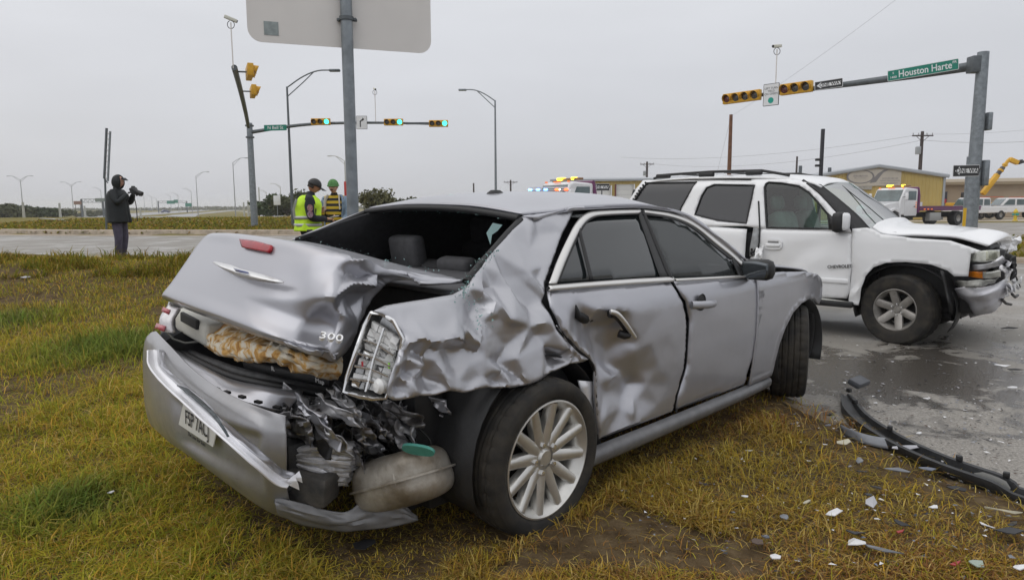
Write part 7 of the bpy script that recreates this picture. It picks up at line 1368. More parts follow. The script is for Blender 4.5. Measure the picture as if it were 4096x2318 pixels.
# ================================================================== people
def skin_mesh(name, joints, edges, mats_f, parent, loc=None, sub=2):
    """joints {name: (x, y, z, rx[, ry])}; continuous surface grown with the skin modifier; mats_f(co) -> material index"""
    keys = list(joints); me = bpy.data.meshes.new(name); me.from_pydata([joints[k][:3] for k in keys], [(keys.index(a), keys.index(b_)) for a, b_ in edges], [])
    o = bpy.data.objects.new('tmp_skin', me); COL.objects.link(o); md = o.modifiers.new('skin', 'SKIN'); md.use_smooth_shade = True
    for i, k in enumerate(keys):
        j = joints[k]; v = me.skin_vertices[0].data[i]; v.radius = (j[3], j[4] if len(j) > 4 else j[3]); v.use_root = (i == 0)
    s_ = o.modifiers.new('sub', 'SUBSURF'); s_.levels = sub; s_.render_levels = sub
    bpy.context.view_layer.update(); nm = bpy.data.meshes.new_from_object(o.evaluated_get(bpy.context.evaluated_depsgraph_get())); bpy.data.objects.remove(o)
    nm.name = name; nm.materials.clear(); mats_, f_ = mats_f
    for m_ in mats_: nm.materials.append(m_)
    nm.polygons.foreach_set('material_index', [f_(p.center) for p in nm.polygons]); nm.polygons.foreach_set('use_smooth', [True]*len(nm.polygons))
    ob_ = bpy.data.objects.new(name, nm); COL.objects.link(ob_); ob_.parent = parent; return ob_
M_SKIN = mat('skin', (.52, .30, .22), .55, var=.12, vscale=30, bump=.05)
M_NAVY = mat('navy_uniform_cloth', (.012, .014, .022), .85, var=.3, vscale=14, bump=.3, bscale=25)
M_JACKET = mat('black_rain_jacket', (.011, .014, .016), .75, var=.35, vscale=9, bump=.35, bscale=16)
M_TROUS = mat('dark_plum_trousers', (.075, .066, .10), .85, var=.25, vscale=10, bump=.3, bscale=18)
M_HIVIS = mat('fluorescent_yellow_vest', (.55, .85, .03), .7, var=.14, vscale=8, bump=.3, bscale=14)
M_REFL = mat('silver_reflective_tape', (.42, .43, .44), .4, .3)
M_DENIM = mat('faded_denim', (.20, .27, .36), .85, var=.35, vscale=12, bump=.3, bscale=25)
M_BEANIE = mat('green_knit', (.10, .24, .085), .95, var=.2, vscale=40, bump=.6, bscale=90)
M_HAIR = mat('dark_hair', (.025, .018, .014), .7, bump=.5, bscale=80)
def hand(parent, wrist, d, up, m, s=1.0, curl=.5):
    """hand with palm, four fingers and a thumb; d = pointing direction, up = back of hand"""
    d = Vector(d).normalized(); up = Vector(up); up = (up-d*up.dot(d)).normalized(); sd = d.cross(up); w = Vector(wrist); J = {}; E_ = []
    def P(a, b_, c): return tuple(w + (d*a+sd*b_+up*c)*s)
    J['w'] = (*P(0, 0, 0), .026*s, .020*s); J['p'] = (*P(.05, 0, 0), .036*s, .016*s); J['k'] = (*P(.085, 0, 0), .036*s, .014*s); E_ += [('w', 'p'), ('p', 'k')]
    for i, (o_, L_) in enumerate(((-.030, .070), (-.010, .080), (.011, .075), (.030, .058))):
        a0 = .09; J['f%da' % i] = (*P(a0+L_*.35, o_, -.012*curl*2), .0095*s); J['f%db' % i] = (*P(a0+L_*.7, o_, -.035*curl*2), .0085*s); J['f%dc' % i] = (*P(a0+L_*.75, o_, -.060*curl*2), .0075*s)
        E_ += [('k', 'f%da' % i), ('f%da' % i, 'f%db' % i), ('f%db' % i, 'f%dc' % i)]
    J['t1'] = (*P(.045, -.048, -.012), .012*s); J['t2'] = (*P(.080, -.060, -.03), .010*s); E_ += [('p', 't1'), ('t1', 't2')]
    return skin_mesh('hand', J, E_, ([m], lambda c: 0), parent, sub=1)
def head(parent, c, face, s=1.0, tilt=0.0, m=None):
    """head with brow, nose, lips, chin, ears; looks along face (xy direction)"""
    f = Vector(face); f.z = tilt; f.normalize(); up = Vector((0, 0, 1)); r = f.cross(up).normalized(); up = r.cross(f); c = Vector(c)
    V = []; nu, nv_ = 28, 22
    for j in range(nv_+1):
        ph = math.pi*j/nv_; z_ = math.cos(ph)
        for i in range(nu):
            th = 2*math.pi*i/nu; x_ = math.sin(ph)*math.cos(th); y_ = math.sin(ph)*math.sin(th)   # x forward, y right
            X, Y, Z_ = .098*x_, .076*y_, .118*z_
            if z_ < 0: Y *= 1-.28*(-z_)**1.5; X *= 1-.10*(-z_)
            if x_ > 0: 
                X += .020*math.exp(-((Y/.014)**2)-((Z_+.022)/.022)**2) + .006*math.exp(-((Y/.028)**2)-((Z_+.062)/.010)**2) + .008*math.exp(-((Y/.025)**2)-((Z_+.10)/.02)**2) + .005*math.exp(-((Z_-.022)/.01)**2)*math.exp(-(Y/.05)**2)
                X -= .010*(math.exp(-(((abs(Y)-.030)/.014)**2)-((Z_-.004)/.010)**2))
            V.append(c + (f*X + r*Y + up*Z_)*s)
    F = [(j*nu+i, (j+1)*nu+i, (j+1)*nu+(i+1) % nu, j*nu+(i+1) % nu) for j in range(nv_) for i in range(nu)]
    h = link_mesh('head', V, F, m or M_SKIN, parent, 80)
    for s_ in (-1, 1):
        MB().lathe([(0, .004), (.012, .006), (.02, 0), (.012, -.006)], 10, frame(c+(r*s_*.077+f*-.008+up*-.008)*s, f, up) @ Matrix.Diagonal((.85, 1.5, 1, 1))).build('ear', m or M_SKIN, h, 80)
        MB().lathe([(0, .006), (.007, .004), (.010, 0)], 10, frame(c+(r*s_*.030+f*.084+up*.004)*s, r, up)).build('eye', M_HAIR, h, 80)
    MB().tube([c+(r*-.022+f*.094+up*-.062)*s, c+(f*.1+up*-.060)*s, c+(r*.022+f*.094+up*-.062)*s], .004*s, 6).build('mouth', mat('lips', (.38, .16, .13), .5), h, 80)
    return h, f, r, up, c
# --- hooded photographer (faces right, towards the wreck)
gx, gy = -7.98, 13.95; pho = empty('person', (gx, gy, ground_z(gx, gy)), 0, 'person in black hooded jacket and dark trousers holding a camera, standing by the road', 'person'); pho.scale = (.955, .955, .955)
J = {'pelvis': (0, 0, .95, .17, .15), 'waist': (-.01, 0, 1.12, .175, .15), 'chest': (-.02, 0, 1.32, .19, .17), 'neck': (.0, 0, 1.50, .09), 'headb': (.03, 0, 1.58, .08)}
E_ = [('pelvis', 'waist'), ('waist', 'chest'), ('chest', 'neck'), ('neck', 'headb')]
for s, k in ((-1, 'r'), (1, 'l')):
    J['hip'+k] = (0, s*.10, .88, .115); J['knee'+k] = (.03, s*.11, .48, .085); J['ank'+k] = (-.02, s*.11, .10, .06); J['toe'+k] = (.16, s*.13, .05, .045)
    J['sho'+k] = (.0, s*.20, 1.42, .095); J['elb'+k] = (.13, s*.25, 1.20, .075); J['wri'+k] = (.29, s*.10, 1.41, .05)
    E_ += [('pelvis', 'hip'+k), ('hip'+k, 'knee'+k), ('knee'+k, 'ank'+k), ('ank'+k, 'toe'+k), ('chest', 'sho'+k), ('sho'+k, 'elb'+k), ('elb'+k, 'wri'+k)]
skin_mesh('body', J, E_, ([M_JACKET, M_TROUS, M_BLACK], lambda c: 0 if c.z > .80 else (1 if c.z > .11 else 2)), pho)
grid_obj(np.array([[(r_*math.cos(a)*.9-.01+fx, r_*math.sin(a)*1.12, z_) for a in np.linspace(0, 2*math.pi, 29)] for z_, r_, fx in ((1.46, .15, -.01), (1.36, .20, -.01), (1.2, .215, 0), (1.0, .225, .01), (.84, .24, .02), (.80, .235, .02))]), 'jacket', M_JACKET, pho, 80, disp=lambda Q: .02*(vnoise(Q, 9, 2)-.5), thick=.01, off=0)
h, f, r, up, c = head(pho, (.06, 0, 1.66), (1, -.12, 0), 1.0, -.08)
V = []
for j in range(13):
    ph = math.pi*j/12
    for i in range(25):
        th = R(38)+R(284)*i/24; V.append(c+f*(-.02+.125*math.cos(th)*math.sin(ph))+r*(.105*math.sin(th)*math.sin(ph))+up*(-.01+.155*math.cos(ph)))
hood_o = grid_obj(np.array([list(v) for v in V]).reshape(13, 25, 3), 'hood', M_JACKET, pho, 80, disp=lambda Q: .006*(vnoise(Q, 9, 4)-.5), thick=.015, off=0)
MB().add([c+f*.10+r*-.075+up*.055, c+f*.10+r*.075+up*.055, c+f*.185+r*.05+up*.035, c+f*.185+r*-.05+up*.035, c+f*.10+r*-.07+up*.09, c+f*.10+r*.07+up*.09], [(0, 1, 2, 3), (4, 5, 2, 3), (0, 4, 3), (1, 2, 5), (0, 1, 5, 4)]).build('cap_brim', M_JACKET, pho, 80)
hand(pho, (.28, -.10, 1.42), (.9, .3, .25), (-.3, -.4, .9), M_BLACK, 1.1, .8); hand(pho, (.28, .10, 1.42), (.9, -.3, .25), (-.3, .4, .9), M_BLACK, 1.1, .8)
cm = empty('camera_body', (gx+.345, gy, ground_z(gx, gy)+1.41), R(-6), 'black camera with strap held by the hooded photographer', 'camera')
MB().box((0, 0, 0), (.09, .16, .12), Matrix.Rotation(R(-25), 3, 'Y'), .02).build('case', M_BLACK, cm); MB().tube([(.03, 0, -.015), (.17, 0, -.075)], [.045, .05], 14).build('lens', M_BLACK, cm); MB().box((-.01, 0, .07), (.05, .07, .04), None, .01).build('viewfinder', M_BLACK, cm)
MB().tube(smooth_poly([(0, -.09, .02), (.06, -.11, -.10), (.10, -.10, -.30), (.09, -.09, -.62)], 2, False), .013, 6, flat=.4).build('strap', M_BLACK, cm)
# --- officer in hi-vis vest (seen from behind right, looking down at notes)
gx, gy = -3.33, 11.2; off = empty('person', (gx, gy, ground_z(gx, gy)), R(18), 'police officer in yellow reflective vest and black cap writing notes', 'person')
J = {'pelvis': (0, 0, .96, .17, .15), 'waist': (0, 0, 1.12, .18, .16), 'chest': (.02, 0, 1.33, .195, .16), 'neck': (.06, 0, 1.50, .075), 'headb': (.09, 0, 1.57, .07)}
E_ = [('pelvis', 'waist'), ('waist', 'chest'), ('chest', 'neck'), ('neck', 'headb')]
for s, k in ((-1, 'r'), (1, 'l')):
    J['hip'+k] = (0, s*.10, .90, .115); J['knee'+k] = (.02, s*.12, .49, .085); J['ank'+k] = (-.02, s*.12, .10, .06); J['toe'+k] = (.15, s*.14, .05, .045)
    J['sho'+k] = (.02, s*.21, 1.41, .09); J['elb'+k] = (.05, s*.28, 1.13, .075); J['wri'+k] = (.30, s*.10, 1.12, .045)
    E_ += [('pelvis', 'hip'+k), ('hip'+k, 'knee'+k), ('knee'+k, 'ank'+k), ('ank'+k, 'toe'+k), ('chest', 'sho'+k), ('sho'+k, 'elb'+k), ('elb'+k, 'wri'+k)]
skin_mesh('body', J, E_, ([M_NAVY, M_BLACK], lambda c: 0 if c.z > .11 else 1), off)
def vest_row(z_, rx, ry, cx): return [(cx+rx*math.cos(a), ry*math.sin(a), z_) for a in np.linspace(0, 2*math.pi, 41)]
VR = [vest_row(1.50, .10, .12, .03), vest_row(1.46, .15, .19, .02), vest_row(1.36, .205, .215, .02), vest_row(1.22, .205, .205, .01), vest_row(1.08, .205, .205, .0), vest_row(.93, .225, .23, .0)]
vest = grid_obj(cr_grid(VR, 60, 34), 'vest', M_HIVIS, off, 80, disp=lambda Q: .016*(vnoise(Q*np.array([2, 1]), 7, 2)-.5), thick=.008, off=0)
for z_ in (1.145, 1.025): grid_obj(np.array([vest_row(z_+.025, .220, .220, .004), vest_row(z_-.025, .220, .220, .002)]), 'reflective_band', M_REFL, vest, 80, thick=.003, off=0)
for s in (-1, 1): MB().tube([(-.20, s*.08, 1.12), (-.21, s*.10, 1.28), (-.16, s*.11, 1.44)], .018, 6, flat=.25).build('reflective_band', M_REFL, vest, 80)
text_mesh('vest_lettering', 'POLICE', .10, mat('grey_vest_print', (.20, .28, .10), .7), vest, frame((-.215, 0, 1.35), (0, -1, 0), (.12, 0, 1)), .001, bold=True)
for zz, cc in ((1.30, (.55, .38, .40)), (1.20, (.45, .42, .55))):
    MB().prism([(.045*math.cos(2*math.pi*i/20), .055*math.sin(2*math.pi*i/20)) for i in range(20)], .006, frame((.035, -.352+.02*(1.3-zz), zz), (1, 0, 0), (0, -.2, 1))).build('shoulder_patch', mat('patch_%d' % int(zz*100), cc, .8, col2=(.25, .06, .08), vscale=40), off)
MB().tube([vest_row(.955, .19, .19, 0)[i] for i in range(0, 41, 2)], .03, 6, flat=.6).build('duty_belt', M_BLACK, off, 80); MB().box((.02, -.215, .87), (.10, .05, .18), None, .02).build('holster', M_BLACK, off)
h, f, r, up, c = head(off, (.13, 0, 1.655), (1, -.05, 0), 1.0, -.45, mat('tanned_skin', (.42, .20, .13), .55))
def cap(parent, c, f, r, up, m, brim=True, z0=.015, sc=1.0):
    V = []
    for j in range(9):
        ph = (math.pi/2+.12)*j/8
        for i in range(29): th = 2*math.pi*i/28; V.append(c+(f*(.110*math.cos(th)*math.sin(ph)-.004)+r*(.092*math.sin(th)*math.sin(ph))+up*(z0+(.104 if brim else .112)*math.cos(ph)))*sc)
    o = grid_obj(np.array([list(v) for v in V]).reshape(9, 29, 3), 'cap', m, parent, 80, thick=.006, off=0)
    if brim:
        G = [[list(c+f*(.085+.025*(1-abs(k))+t_*.095*(1-.35*k*k))+r*k*.075+up*(z0+.004-t_*.02-.018*k*k)) for k in np.linspace(-1, 1, 13)] for t_ in (0, .35, .7, 1)]
        grid_obj(np.array(G), 'brim', m, o, 80, thick=.005, off=0)
    return o
cap(off, c, f, r, up, M_BLACK)
V = []
for j in range(5):
    for i in range(17): th = R(90)+R(180)*i/16; V.append(c+f*(.103*math.cos(th))+r*(.082*math.sin(th))+up*(.03-.02*j))
grid_obj(np.array([list(v) for v in V]).reshape(5, 17, 3), 'hair', M_HAIR, off, 80, thick=.004, off=0)
hand(off, (.30, -.10, 1.12), (.9, .45, -.05), (-.1, -.3, .9), M_SKIN, 1.0, .7); hand(off, (.30, .10, 1.12), (.9, -.3, .05), (.1, .3, -.9), M_SKIN, 1.0, .5)
nb = MB().box((0, 0, 0), (.13, .10, .012), None, .002).build('notebook', mat('notebook_paper', (.62, .62, .62), .8), None); nb.location = off.matrix_basis @ Vector((.42, .0, 1.15)); nb.rotation_euler = (0, R(-15), R(-25)); tag(nb, 'small pale notebook in the hands of the police officer', 'notebook')
# --- man in green beanie facing the officer
gx, gy = -3.10, 12.1; man = empty('person', (gx, gy, ground_z(gx, gy)), R(-100), 'man in green beanie, denim jacket and black and yellow striped shirt', 'person')
J = {'pelvis': (0, 0, .95, .155, .13), 'waist': (0, 0, 1.12, .16, .13), 'chest': (0, 0, 1.32, .18, .14), 'neck': (.02, 0, 1.50, .065), 'headb': (.04, 0, 1.57, .06)}
E_ = [('pelvis', 'waist'), ('waist', 'chest'), ('chest', 'neck'), ('neck', 'headb')]
for s, k in ((-1, 'r'), (1, 'l')):
    J['hip'+k] = (0, s*.10, .88, .105); J['knee'+k] = (.02, s*.11, .48, .08); J['ank'+k] = (-.02, s*.11, .10, .055); J['toe'+k] = (.15, s*.13, .05, .045)
    J['sho'+k] = (0, s*.195, 1.42, .08); J['elb'+k] = (.03, s*.25, 1.14, .065); J['wri'+k] = (.22, s*.14, 1.20 if s < 0 else 1.0, .042)
    E_ += [('pelvis', 'hip'+k), ('hip'+k, 'knee'+k), ('knee'+k, 'ank'+k), ('ank'+k, 'toe'+k), ('chest', 'sho'+k), ('sho'+k, 'elb'+k), ('elb'+k, 'wri'+k)]
M_STR, t, b = nodes_of('black_yellow_striped_knit'); ob = nn(t, 'ShaderNodeTexCoord').outputs['Object']; wv = nn(t, 'ShaderNodeTexWave'); wv.bands_direction = 'Z'; wv.inputs['Scale'].default_value = 3.3; wv.inputs['Distortion'].default_value = .3; t.links.new(ob, wv.inputs['Vector'])
t.links.new(ramp_of(t, wv.outputs['Fac'], [(.48, (.022, .022, .026)), (.54, (.52, .36, .03))]), b.inputs['Base Color']); b.inputs['Roughness'].default_value = .9
skin_mesh('body', J, E_, ([M_STR, M_DENIM, mat('dark_jeans', (.03, .035, .05), .9), M_BLACK], lambda c: (0 if abs(c.y) < .185 else 1) if c.z > .90 else (2 if c.z > .11 else 3)), man)
G = []
for z_, rx, ry in ((1.50, .09, .12), (1.45, .13, .19), (1.35, .17, .21), (1.18, .17, .20), (1.0, .175, .20), (.86, .18, .205)): G.append([(rx*math.cos(a), ry*math.sin(a), z_) for a in np.linspace(R(52), R(308), 33)])
grid_obj(cr_grid(np.array(G), 40, 24), 'denim_jacket', M_DENIM, man, 80, disp=lambda Q: .02*(vnoise(Q*np.array([2, 1]), 6, 3)-.5), thick=.014, off=0)
for s in (-1, 1): MB().tube([(.06, s*.10, 1.50), (.12, s*.13, 1.42), (.13, s*.14, 1.25)], .03, 8, flat=.4).build('fleece_collar', mat('cream_fleece', (.55, .52, .46), .95, bump=.6, bscale=60), man, 80)
h, f, r, up, c = head(man, (.06, 0, 1.655), (1, .1, 0), 1.0, -.12)
cap(man, c, f, r, up, M_BEANIE, False, .012, 1.0); MB().tube([c+f*.107*math.cos(a)*1.03+r*.092*math.sin(a)*1.03+up*.012 for a in np.linspace(0, 2*math.pi, 25)], .010, 8).build('beanie_cuff', M_BEANIE, man, 80)
MB().tube([c+f*.098+r*-.03+up*-.050, c+f*.106+up*-.046, c+f*.098+r*.03+up*-.050], .006, 6).build('moustache', M_HAIR, man, 80)
hand(man, (.22, -.14, 1.20), (.5, .2, .85), (-.6, -.5, .4), M_SKIN, 1.0, .5); hand(man, (.22, .14, 1.0), (.6, -.3, -.4), (.2, .6, .5), M_SKIN, 1.0, .4)

# ================================================================== trees and shrubs
def leaf_mat(name, a, c): return mat(name, a, .75, col2=c, vscale=1.2)
M_LEAF = [leaf_mat('olive_leaves', (.085, .095, .03), (.035, .045, .012)), leaf_mat('green_leaves', (.05, .085, .02), (.018, .034, .008)), leaf_mat('yellowish_leaves', (.14, .13, .045), (.05, .055, .018))]
M_TRUNK = mat('bark', (.06, .045, .033), .9, var=.3, vscale=6, bump=.5)
def tree(base, h, w, n, leaf, m, label, seed, group='trees beyond the road', trunk=.35, nblob=9, sparse=1.0, cat='tree'):
    rn = np.random.default_rng(seed); root = empty('tree' if cat == 'tree' else 'shrub', base, 0, label, cat, group)
    tr_ = MB(); tips = []
    for k in range(nblob):
        a = rn.uniform(0, 6.28); rr__ = w*.5*math.sqrt(rn.uniform(0, 1))*.8; z_ = h*rn.uniform(trunk+.1, .86); tips.append((rr__*math.cos(a), rr__*math.sin(a), z_*(1-.25*(rr__/(w*.5))**2)))
    tr_.tube([(0, 0, -.1), (.03*w, 0, h*trunk*.5), (0, .02*w, h*trunk)], [.05*h*.6, .04*h*.6, .032*h*.6], 7)
    for q in tips: tr_.tube([(0, .02*w, h*trunk*.9), (q[0]*.45, q[1]*.45, h*trunk+(q[2]-h*trunk)*.55), q], [.022*h*.6, .014*h*.6, .005*h*.6], 5)
    tr_.build('trunk', M_TRUNK, root, 60)
    per = n//nblob; V = []; F = []
    for q in tips:
        R_ = np.array([w*.20, w*.20, h*.17])*rn.uniform(.7, 1.25); P = rn.normal(0, 1, (per, 3)); P /= np.linalg.norm(P, axis=1, keepdims=True); P = P*(rn.uniform(0, 1, (per, 1))**.45)*R_*sparse + np.array(q)
        A_ = rn.normal(0, 1, (per, 3)); A_ /= np.linalg.norm(A_, axis=1, keepdims=True); B_ = np.cross(A_, rn.normal(0, 1, (per, 3))); B_ /= np.linalg.norm(B_, axis=1, keepdims=True)
        sz = leaf*rn.uniform(.6, 1.4, (per, 1)); i0 = len(V); V += list(np.stack([P-A_*sz, P+B_*sz*.5, P+A_*sz, P-B_*sz*.5], 1).reshape(-1, 3)); F += [(i0+4*i, i0+4*i+1, i0+4*i+2, i0+4*i+3) for i in range(per)]
    link_mesh('crown', V, F, m, root, None); return root
p = [(-45.157, 228.895, -1.212)][0]; bx_, by_ = -7.6, 40.5
tree((-8.0, 40.5, .2), 2.6, 2.9, 2600, .10, M_LEAF[2], 'sparse olive bush tree behind the near sign post', 3, sparse=1.1, nblob=14, trunk=.2)
tree((-6.6, 41.5, .2), 1.9, 2.4, 1500, .10, M_LEAF[0], 'low dark bush right of the sparse olive bush tree', 4, nblob=8, trunk=.15)
TR = [([(-90.436, 120, -0.077)][0], 3.1, 10, 1, 'bushy green tree at the very left edge'), ([(-91.526, 125, -0.155)][0], 2.9, 8, 1, 'bushy dark tree second from the left edge'), ([(-85.223, 120, -0.104)][0], 3.0, 8, 0, 'bushy tree third from the left edge'), ([(-86.24, 125, -0.183)][0], 2.5, 8, 1, 'low bushy tree fourth from the left edge'), ([(-86.678, 130, -0.264)][0], 2.2, 7, 0, 'low bushy tree fifth from the left edge'),
      ([(-125.193, 200, -0.659)][0], 2.0, 9, 0, 'low distant bush under the left gantry'), ([(-132.616, 220, -0.897)][0], 2.0, 9, 0, 'low distant bush just left of the photographer'),
      ([(-32.632, 90, 0.124)][0], 2.3, 4.5, 1, 'green bushy tree just right of the signal pole'), ([(-28.996, 84, 0.205)][0], 2.9, 5.5, 1, 'green bushy tree left of the officer'), ([(-26.224, 80, 0.258)][0], 3.4, 5.5, 0, 'taller green tree right behind the officer'), ([(-25.949, 86, 0.156)][0], 3.0, 6, 0, 'green tree hidden partly behind the officer head')]
for i, (p, h_, w_, k, lab) in enumerate(TR):
    p = Vector(p); tree((p.x, p.y, ground_z(p.x, p.y)-.1), h_, w_, 2000, .16+.0009*p.y, M_LEAF[k], lab, 20+i, nblob=12, trunk=.12)
p = [(-209.916, 500, 0.229)][0]
far_b = MB(); rn = random.Random(5)
for i in range(90):
    px = rn.uniform(-420, 120); 
tl = np.random.default_rng(8); V = []; F = []
for i in range(5200):
    x_ = tl.uniform(-520, 60); y_ = 600+tl.uniform(-20, 20); hgt = 1.4+1.6*float(vnoise(np.array([[x_, 0]]), .03, 3)[0])
    q = np.array([x_, y_, -1.3+tl.uniform(0, hgt)]); a = tl.normal(0, 1, 3); a /= np.linalg.norm(a); b2 = np.cross(a, tl.normal(0, 1, 3)); b2 /= np.linalg.norm(b2); s_ = tl.uniform(.8, 1.8); i0 = len(V); V += [q-a*s_, q+b2*s_*.6, q+a*s_, q-b2*s_*.6]; F.append((i0, i0+1, i0+2, i0+3))
tag(link_mesh('far_treeline', V, F, M_LEAF[0], None, None), 'low dark tree line along the horizon', 'trees', kind='stuff')

# ================================================================== grass
M_GRASS, t, b = nodes_of('mixed_dry_grass')
at = nn(t, 'ShaderNodeAttribute', attribute_name='blade'); 
t.links.new(at.outputs['Color'], b.inputs['Base Color']); b.inputs['Roughness'].default_value = .9; b.inputs['Specular IOR Level'].default_value = .05
tl_ = nn(t, 'ShaderNodeBsdfTranslucent'); t.links.new(at.outputs['Color'], tl_.inputs[0]); mx = nn(t, 'ShaderNodeMixShader'); mx.inputs[0].default_value = .28
t.links.new(b.outputs[0], mx.inputs[1]); t.links.new(tl_.outputs[0], mx.inputs[2]); t.links.new(mx.outputs[0], t.nodes['Material Output'].inputs[0])
def vground(P): return np.array([ground_z(a, c) for a, c in P])
def gsurf(P):
    z = vground(P); k = (P[:, 0] > -13) & (P[:, 0] < 6) & (P[:, 1] < 18)
    z = z + k*(.03*(vnoise(P, 1.7, 3)-.5) + .05*(vnoise(P, .6, 5)-.5)); return z
def sedan_xy(P):
    c, s = math.cos(R(46)), math.sin(R(46)); d = P - np.array([-.531, 3.591]); return d @ np.array([[c, -s], [s, c]])
RUT = [(-0.173, 2.527, -0.001), (0, 2.781, -0.001), (0.203, 2.991, -0.002), (0.395, 3.062, -0.002), (0.564, 2.96, -0.002), (0.804, 2.774, -0.002), (1.093, 2.518, -0.003)]
DIRT = [(2.185, 5.198, 0), (2.295, 4.827, -0.001), (2.287, 4.252, 0), (2.291, 3.897, -0.001), (2.397, 3.798, -0.001), (2.421, 3.455, -0.002), (2.485, 3.166, -0.002), (2.358, 2.995, 0), (2.21, 3.169, -0.002), (2.01, 3.435, -0.002), (1.858, 3.684, -0.001), (1.803, 4.08, -0.003), (1.792, 4.644, -0.001)]
def grass(name, n, x0, x1, y0, y1, hmin, hmax, wid, seed, label, near=True, power=1.0, zfun=gsurf, col_shift=0.0, mask=None):
    rn = np.random.default_rng(seed); u = rn.random(n); y = (y0**power + u*(y1**power-y0**power))**(1/power) if power != 0 else y0*(y1/y0)**u
    x = rn.uniform(x0, x1, n) if not near else y*np.clip(rn.normal(0, .62, n), -1.4, 1.4)
    P = np.stack([x, y], 1); road = vin(P, ROAD) & ~vin(P, ISL); k = ~road
    if mask is not None: k &= mask(P)
    P = P[k]
    if near:
        L_ = sedan_xy(P); keep = np.ones(len(P), bool)
        keep &= ~((np.hypot(L_[:, 0], (L_[:, 1]+.85)*1.6) < .24)) & ~(np.hypot(L_[:, 0], (L_[:, 1]-.85)*1.6) < .24)
        rr2 = rn.random(len(P)); und = (L_[:, 0] > -.9) & (L_[:, 0] < 3.8) & (np.abs(L_[:, 1]) < .85); keep &= ~(und & (rr2 < .55))
        dirt = vin(P, DIRT); keep &= ~(dirt & (rr2 < .90)); keep &= ~((P[:, 0] > 1.15) & (vnoise(P, 2.2, 55) < .5) & (rr2 < .65))
        rut = vin(P+.16*(np.stack([vnoise(P, 4, 61), vnoise(P, 4, 62)], 1)-.5)*2, RUT); keep &= ~(rut & (rr2 < .95)); keep &= ~((P[:, 0] > .4) & (P[:, 1] < 5.2) & (vnoise(P, 1.6, 71) < .36) & (rr2 < .5))
        patch = vnoise(P, 1.1, 21); keep &= ~((patch < .30) & (rr2 < .72))
        patch2 = vnoise(P, 2.6, 33); keep &= ~((patch2 < .22) & (rr2 < .6))
        P = P[keep]
    m = len(P); L_ = sedan_xy(P); z = zfun(P)
    cl = vnoise(P, 5.5, 2); ht = (hmin+(hmax-hmin)*(rn.random(m)**1.6))*(.55+.9*cl)
    green = np.full(len(P), 1.0) if not near else np.clip((vnoise(P, .55, 41)-.50)*2.0 + .34*np.clip(-P[:, 0]+.1, 0, 3), 0, .95)             # greener to the left, straw near the kerb
    lush = np.clip(1.4-np.hypot((P[:, 0]+4.15), (P[:, 1]-7.0)*.8)/.75, 0, 1) + np.clip(1.25-np.hypot((P[:, 0]+2.15), (P[:, 1]-3.15))/.35, 0, 1) + np.clip(1.2-np.hypot((P[:, 0]+6.4), (P[:, 1]-8.6)*.8)/.8, 0, 1)
    lush = np.clip(lush, 0, 1); ht *= 1+.5*lush
    und = (L_[:, 0] > -.9) & (L_[:, 0] < 3.8) & (np.abs(L_[:, 1]) < .95); ht[und] *= .55
    if near: ht *= np.clip(P[:, 1]/4.2, .50, 1.15)
    az = rn.uniform(0, 2*math.pi, m); lean = (.35+1.35*rn.random(m)**.8)*(1-.4*lush); w = wid*rn.uniform(.6, 1.3, m)*(1 + .10*np.clip(P[:, 1]-3, 0, 12))*(1+.6*lush)
    d = np.stack([np.cos(az), np.sin(az), np.zeros(m)], 1); sd = np.stack([-np.sin(az), np.cos(az), np.zeros(m)], 1); B = np.stack([P[:, 0], P[:, 1], z-.01], 1)
    up = np.array([0, 0, 1.0]); mid = B + d*(ht*lean*.30)[:, None] + up*(ht*(.58-.12*lean))[:, None]; tip = B + d*(ht*lean)[:, None] + up*(ht*np.clip(1-.42*lean, .18, 1))[:, None]
    V = np.stack([B-sd*w[:, None]/2, B+sd*w[:, None]/2, mid-sd*w[:, None]*.42, mid+sd*w[:, None]*.42, tip], 1).reshape(-1, 3)
    i0 = np.arange(m)*5; T = np.stack([np.stack([i0, i0+1, i0+3], 1), np.stack([i0, i0+3, i0+2], 1), np.stack([i0+2, i0+3, i0+4], 1)], 1).reshape(-1, 3)
    straw = np.array([.52, .37, .135]); gold = np.array([.44, .27, .045]); olive = np.array([.325, .295, .030]); grn = np.array([.19, .235, .028]); lushc = np.array([.10, .18, .040]); brn = np.array([.27, .135, .052])
    r1 = rn.random((m, 1)); g_ = green[:, None]; base = np.where(r1 < .22, straw, np.where(r1 < .46, gold, np.where(r1 < .86, brn, olive)))*.88; gg = np.where(r1 < .52, olive, np.where(r1 < .68, grn, np.where(r1 < .90, gold, straw)))
    c = base*(1-g_)+gg*g_; c = c*(1-.75*lush[:, None]) + .75*lushc*lush[:, None]; c *= rn.uniform(.6, 1.3, (m, 1))*(1.14 if near else .66); c = np.clip(c, 0, 1)
    me = bpy.data.meshes.new(name); nv_, nt_ = len(V), len(T); me.vertices.add(nv_); me.vertices.foreach_set('co', V.astype(np.float32).ravel()); me.loops.add(nt_*3); me.loops.foreach_set('vertex_index', T.astype(np.int32).ravel())
    me.polygons.add(nt_); me.polygons.foreach_set('loop_start', np.arange(nt_, dtype=np.int32)*3); me.update(calc_edges=True)
    ca = me.color_attributes.new('blade', 'FLOAT_COLOR', 'POINT'); ca.data.foreach_set('color', np.repeat(np.concatenate([c, np.ones((m, 1))], 1), 5, axis=0).astype(np.float32).ravel())
    me.materials.append(M_GRASS); o = bpy.data.objects.new(name, me); COL.objects.link(o); return tag(o, label, 'grass', kind='stuff')
grass('grass', 520000, 0, 0, 1.7, 17, .045, .15, .0048, 1, 'yellowing grass of the verge around the wrecked sedan', True, 0)
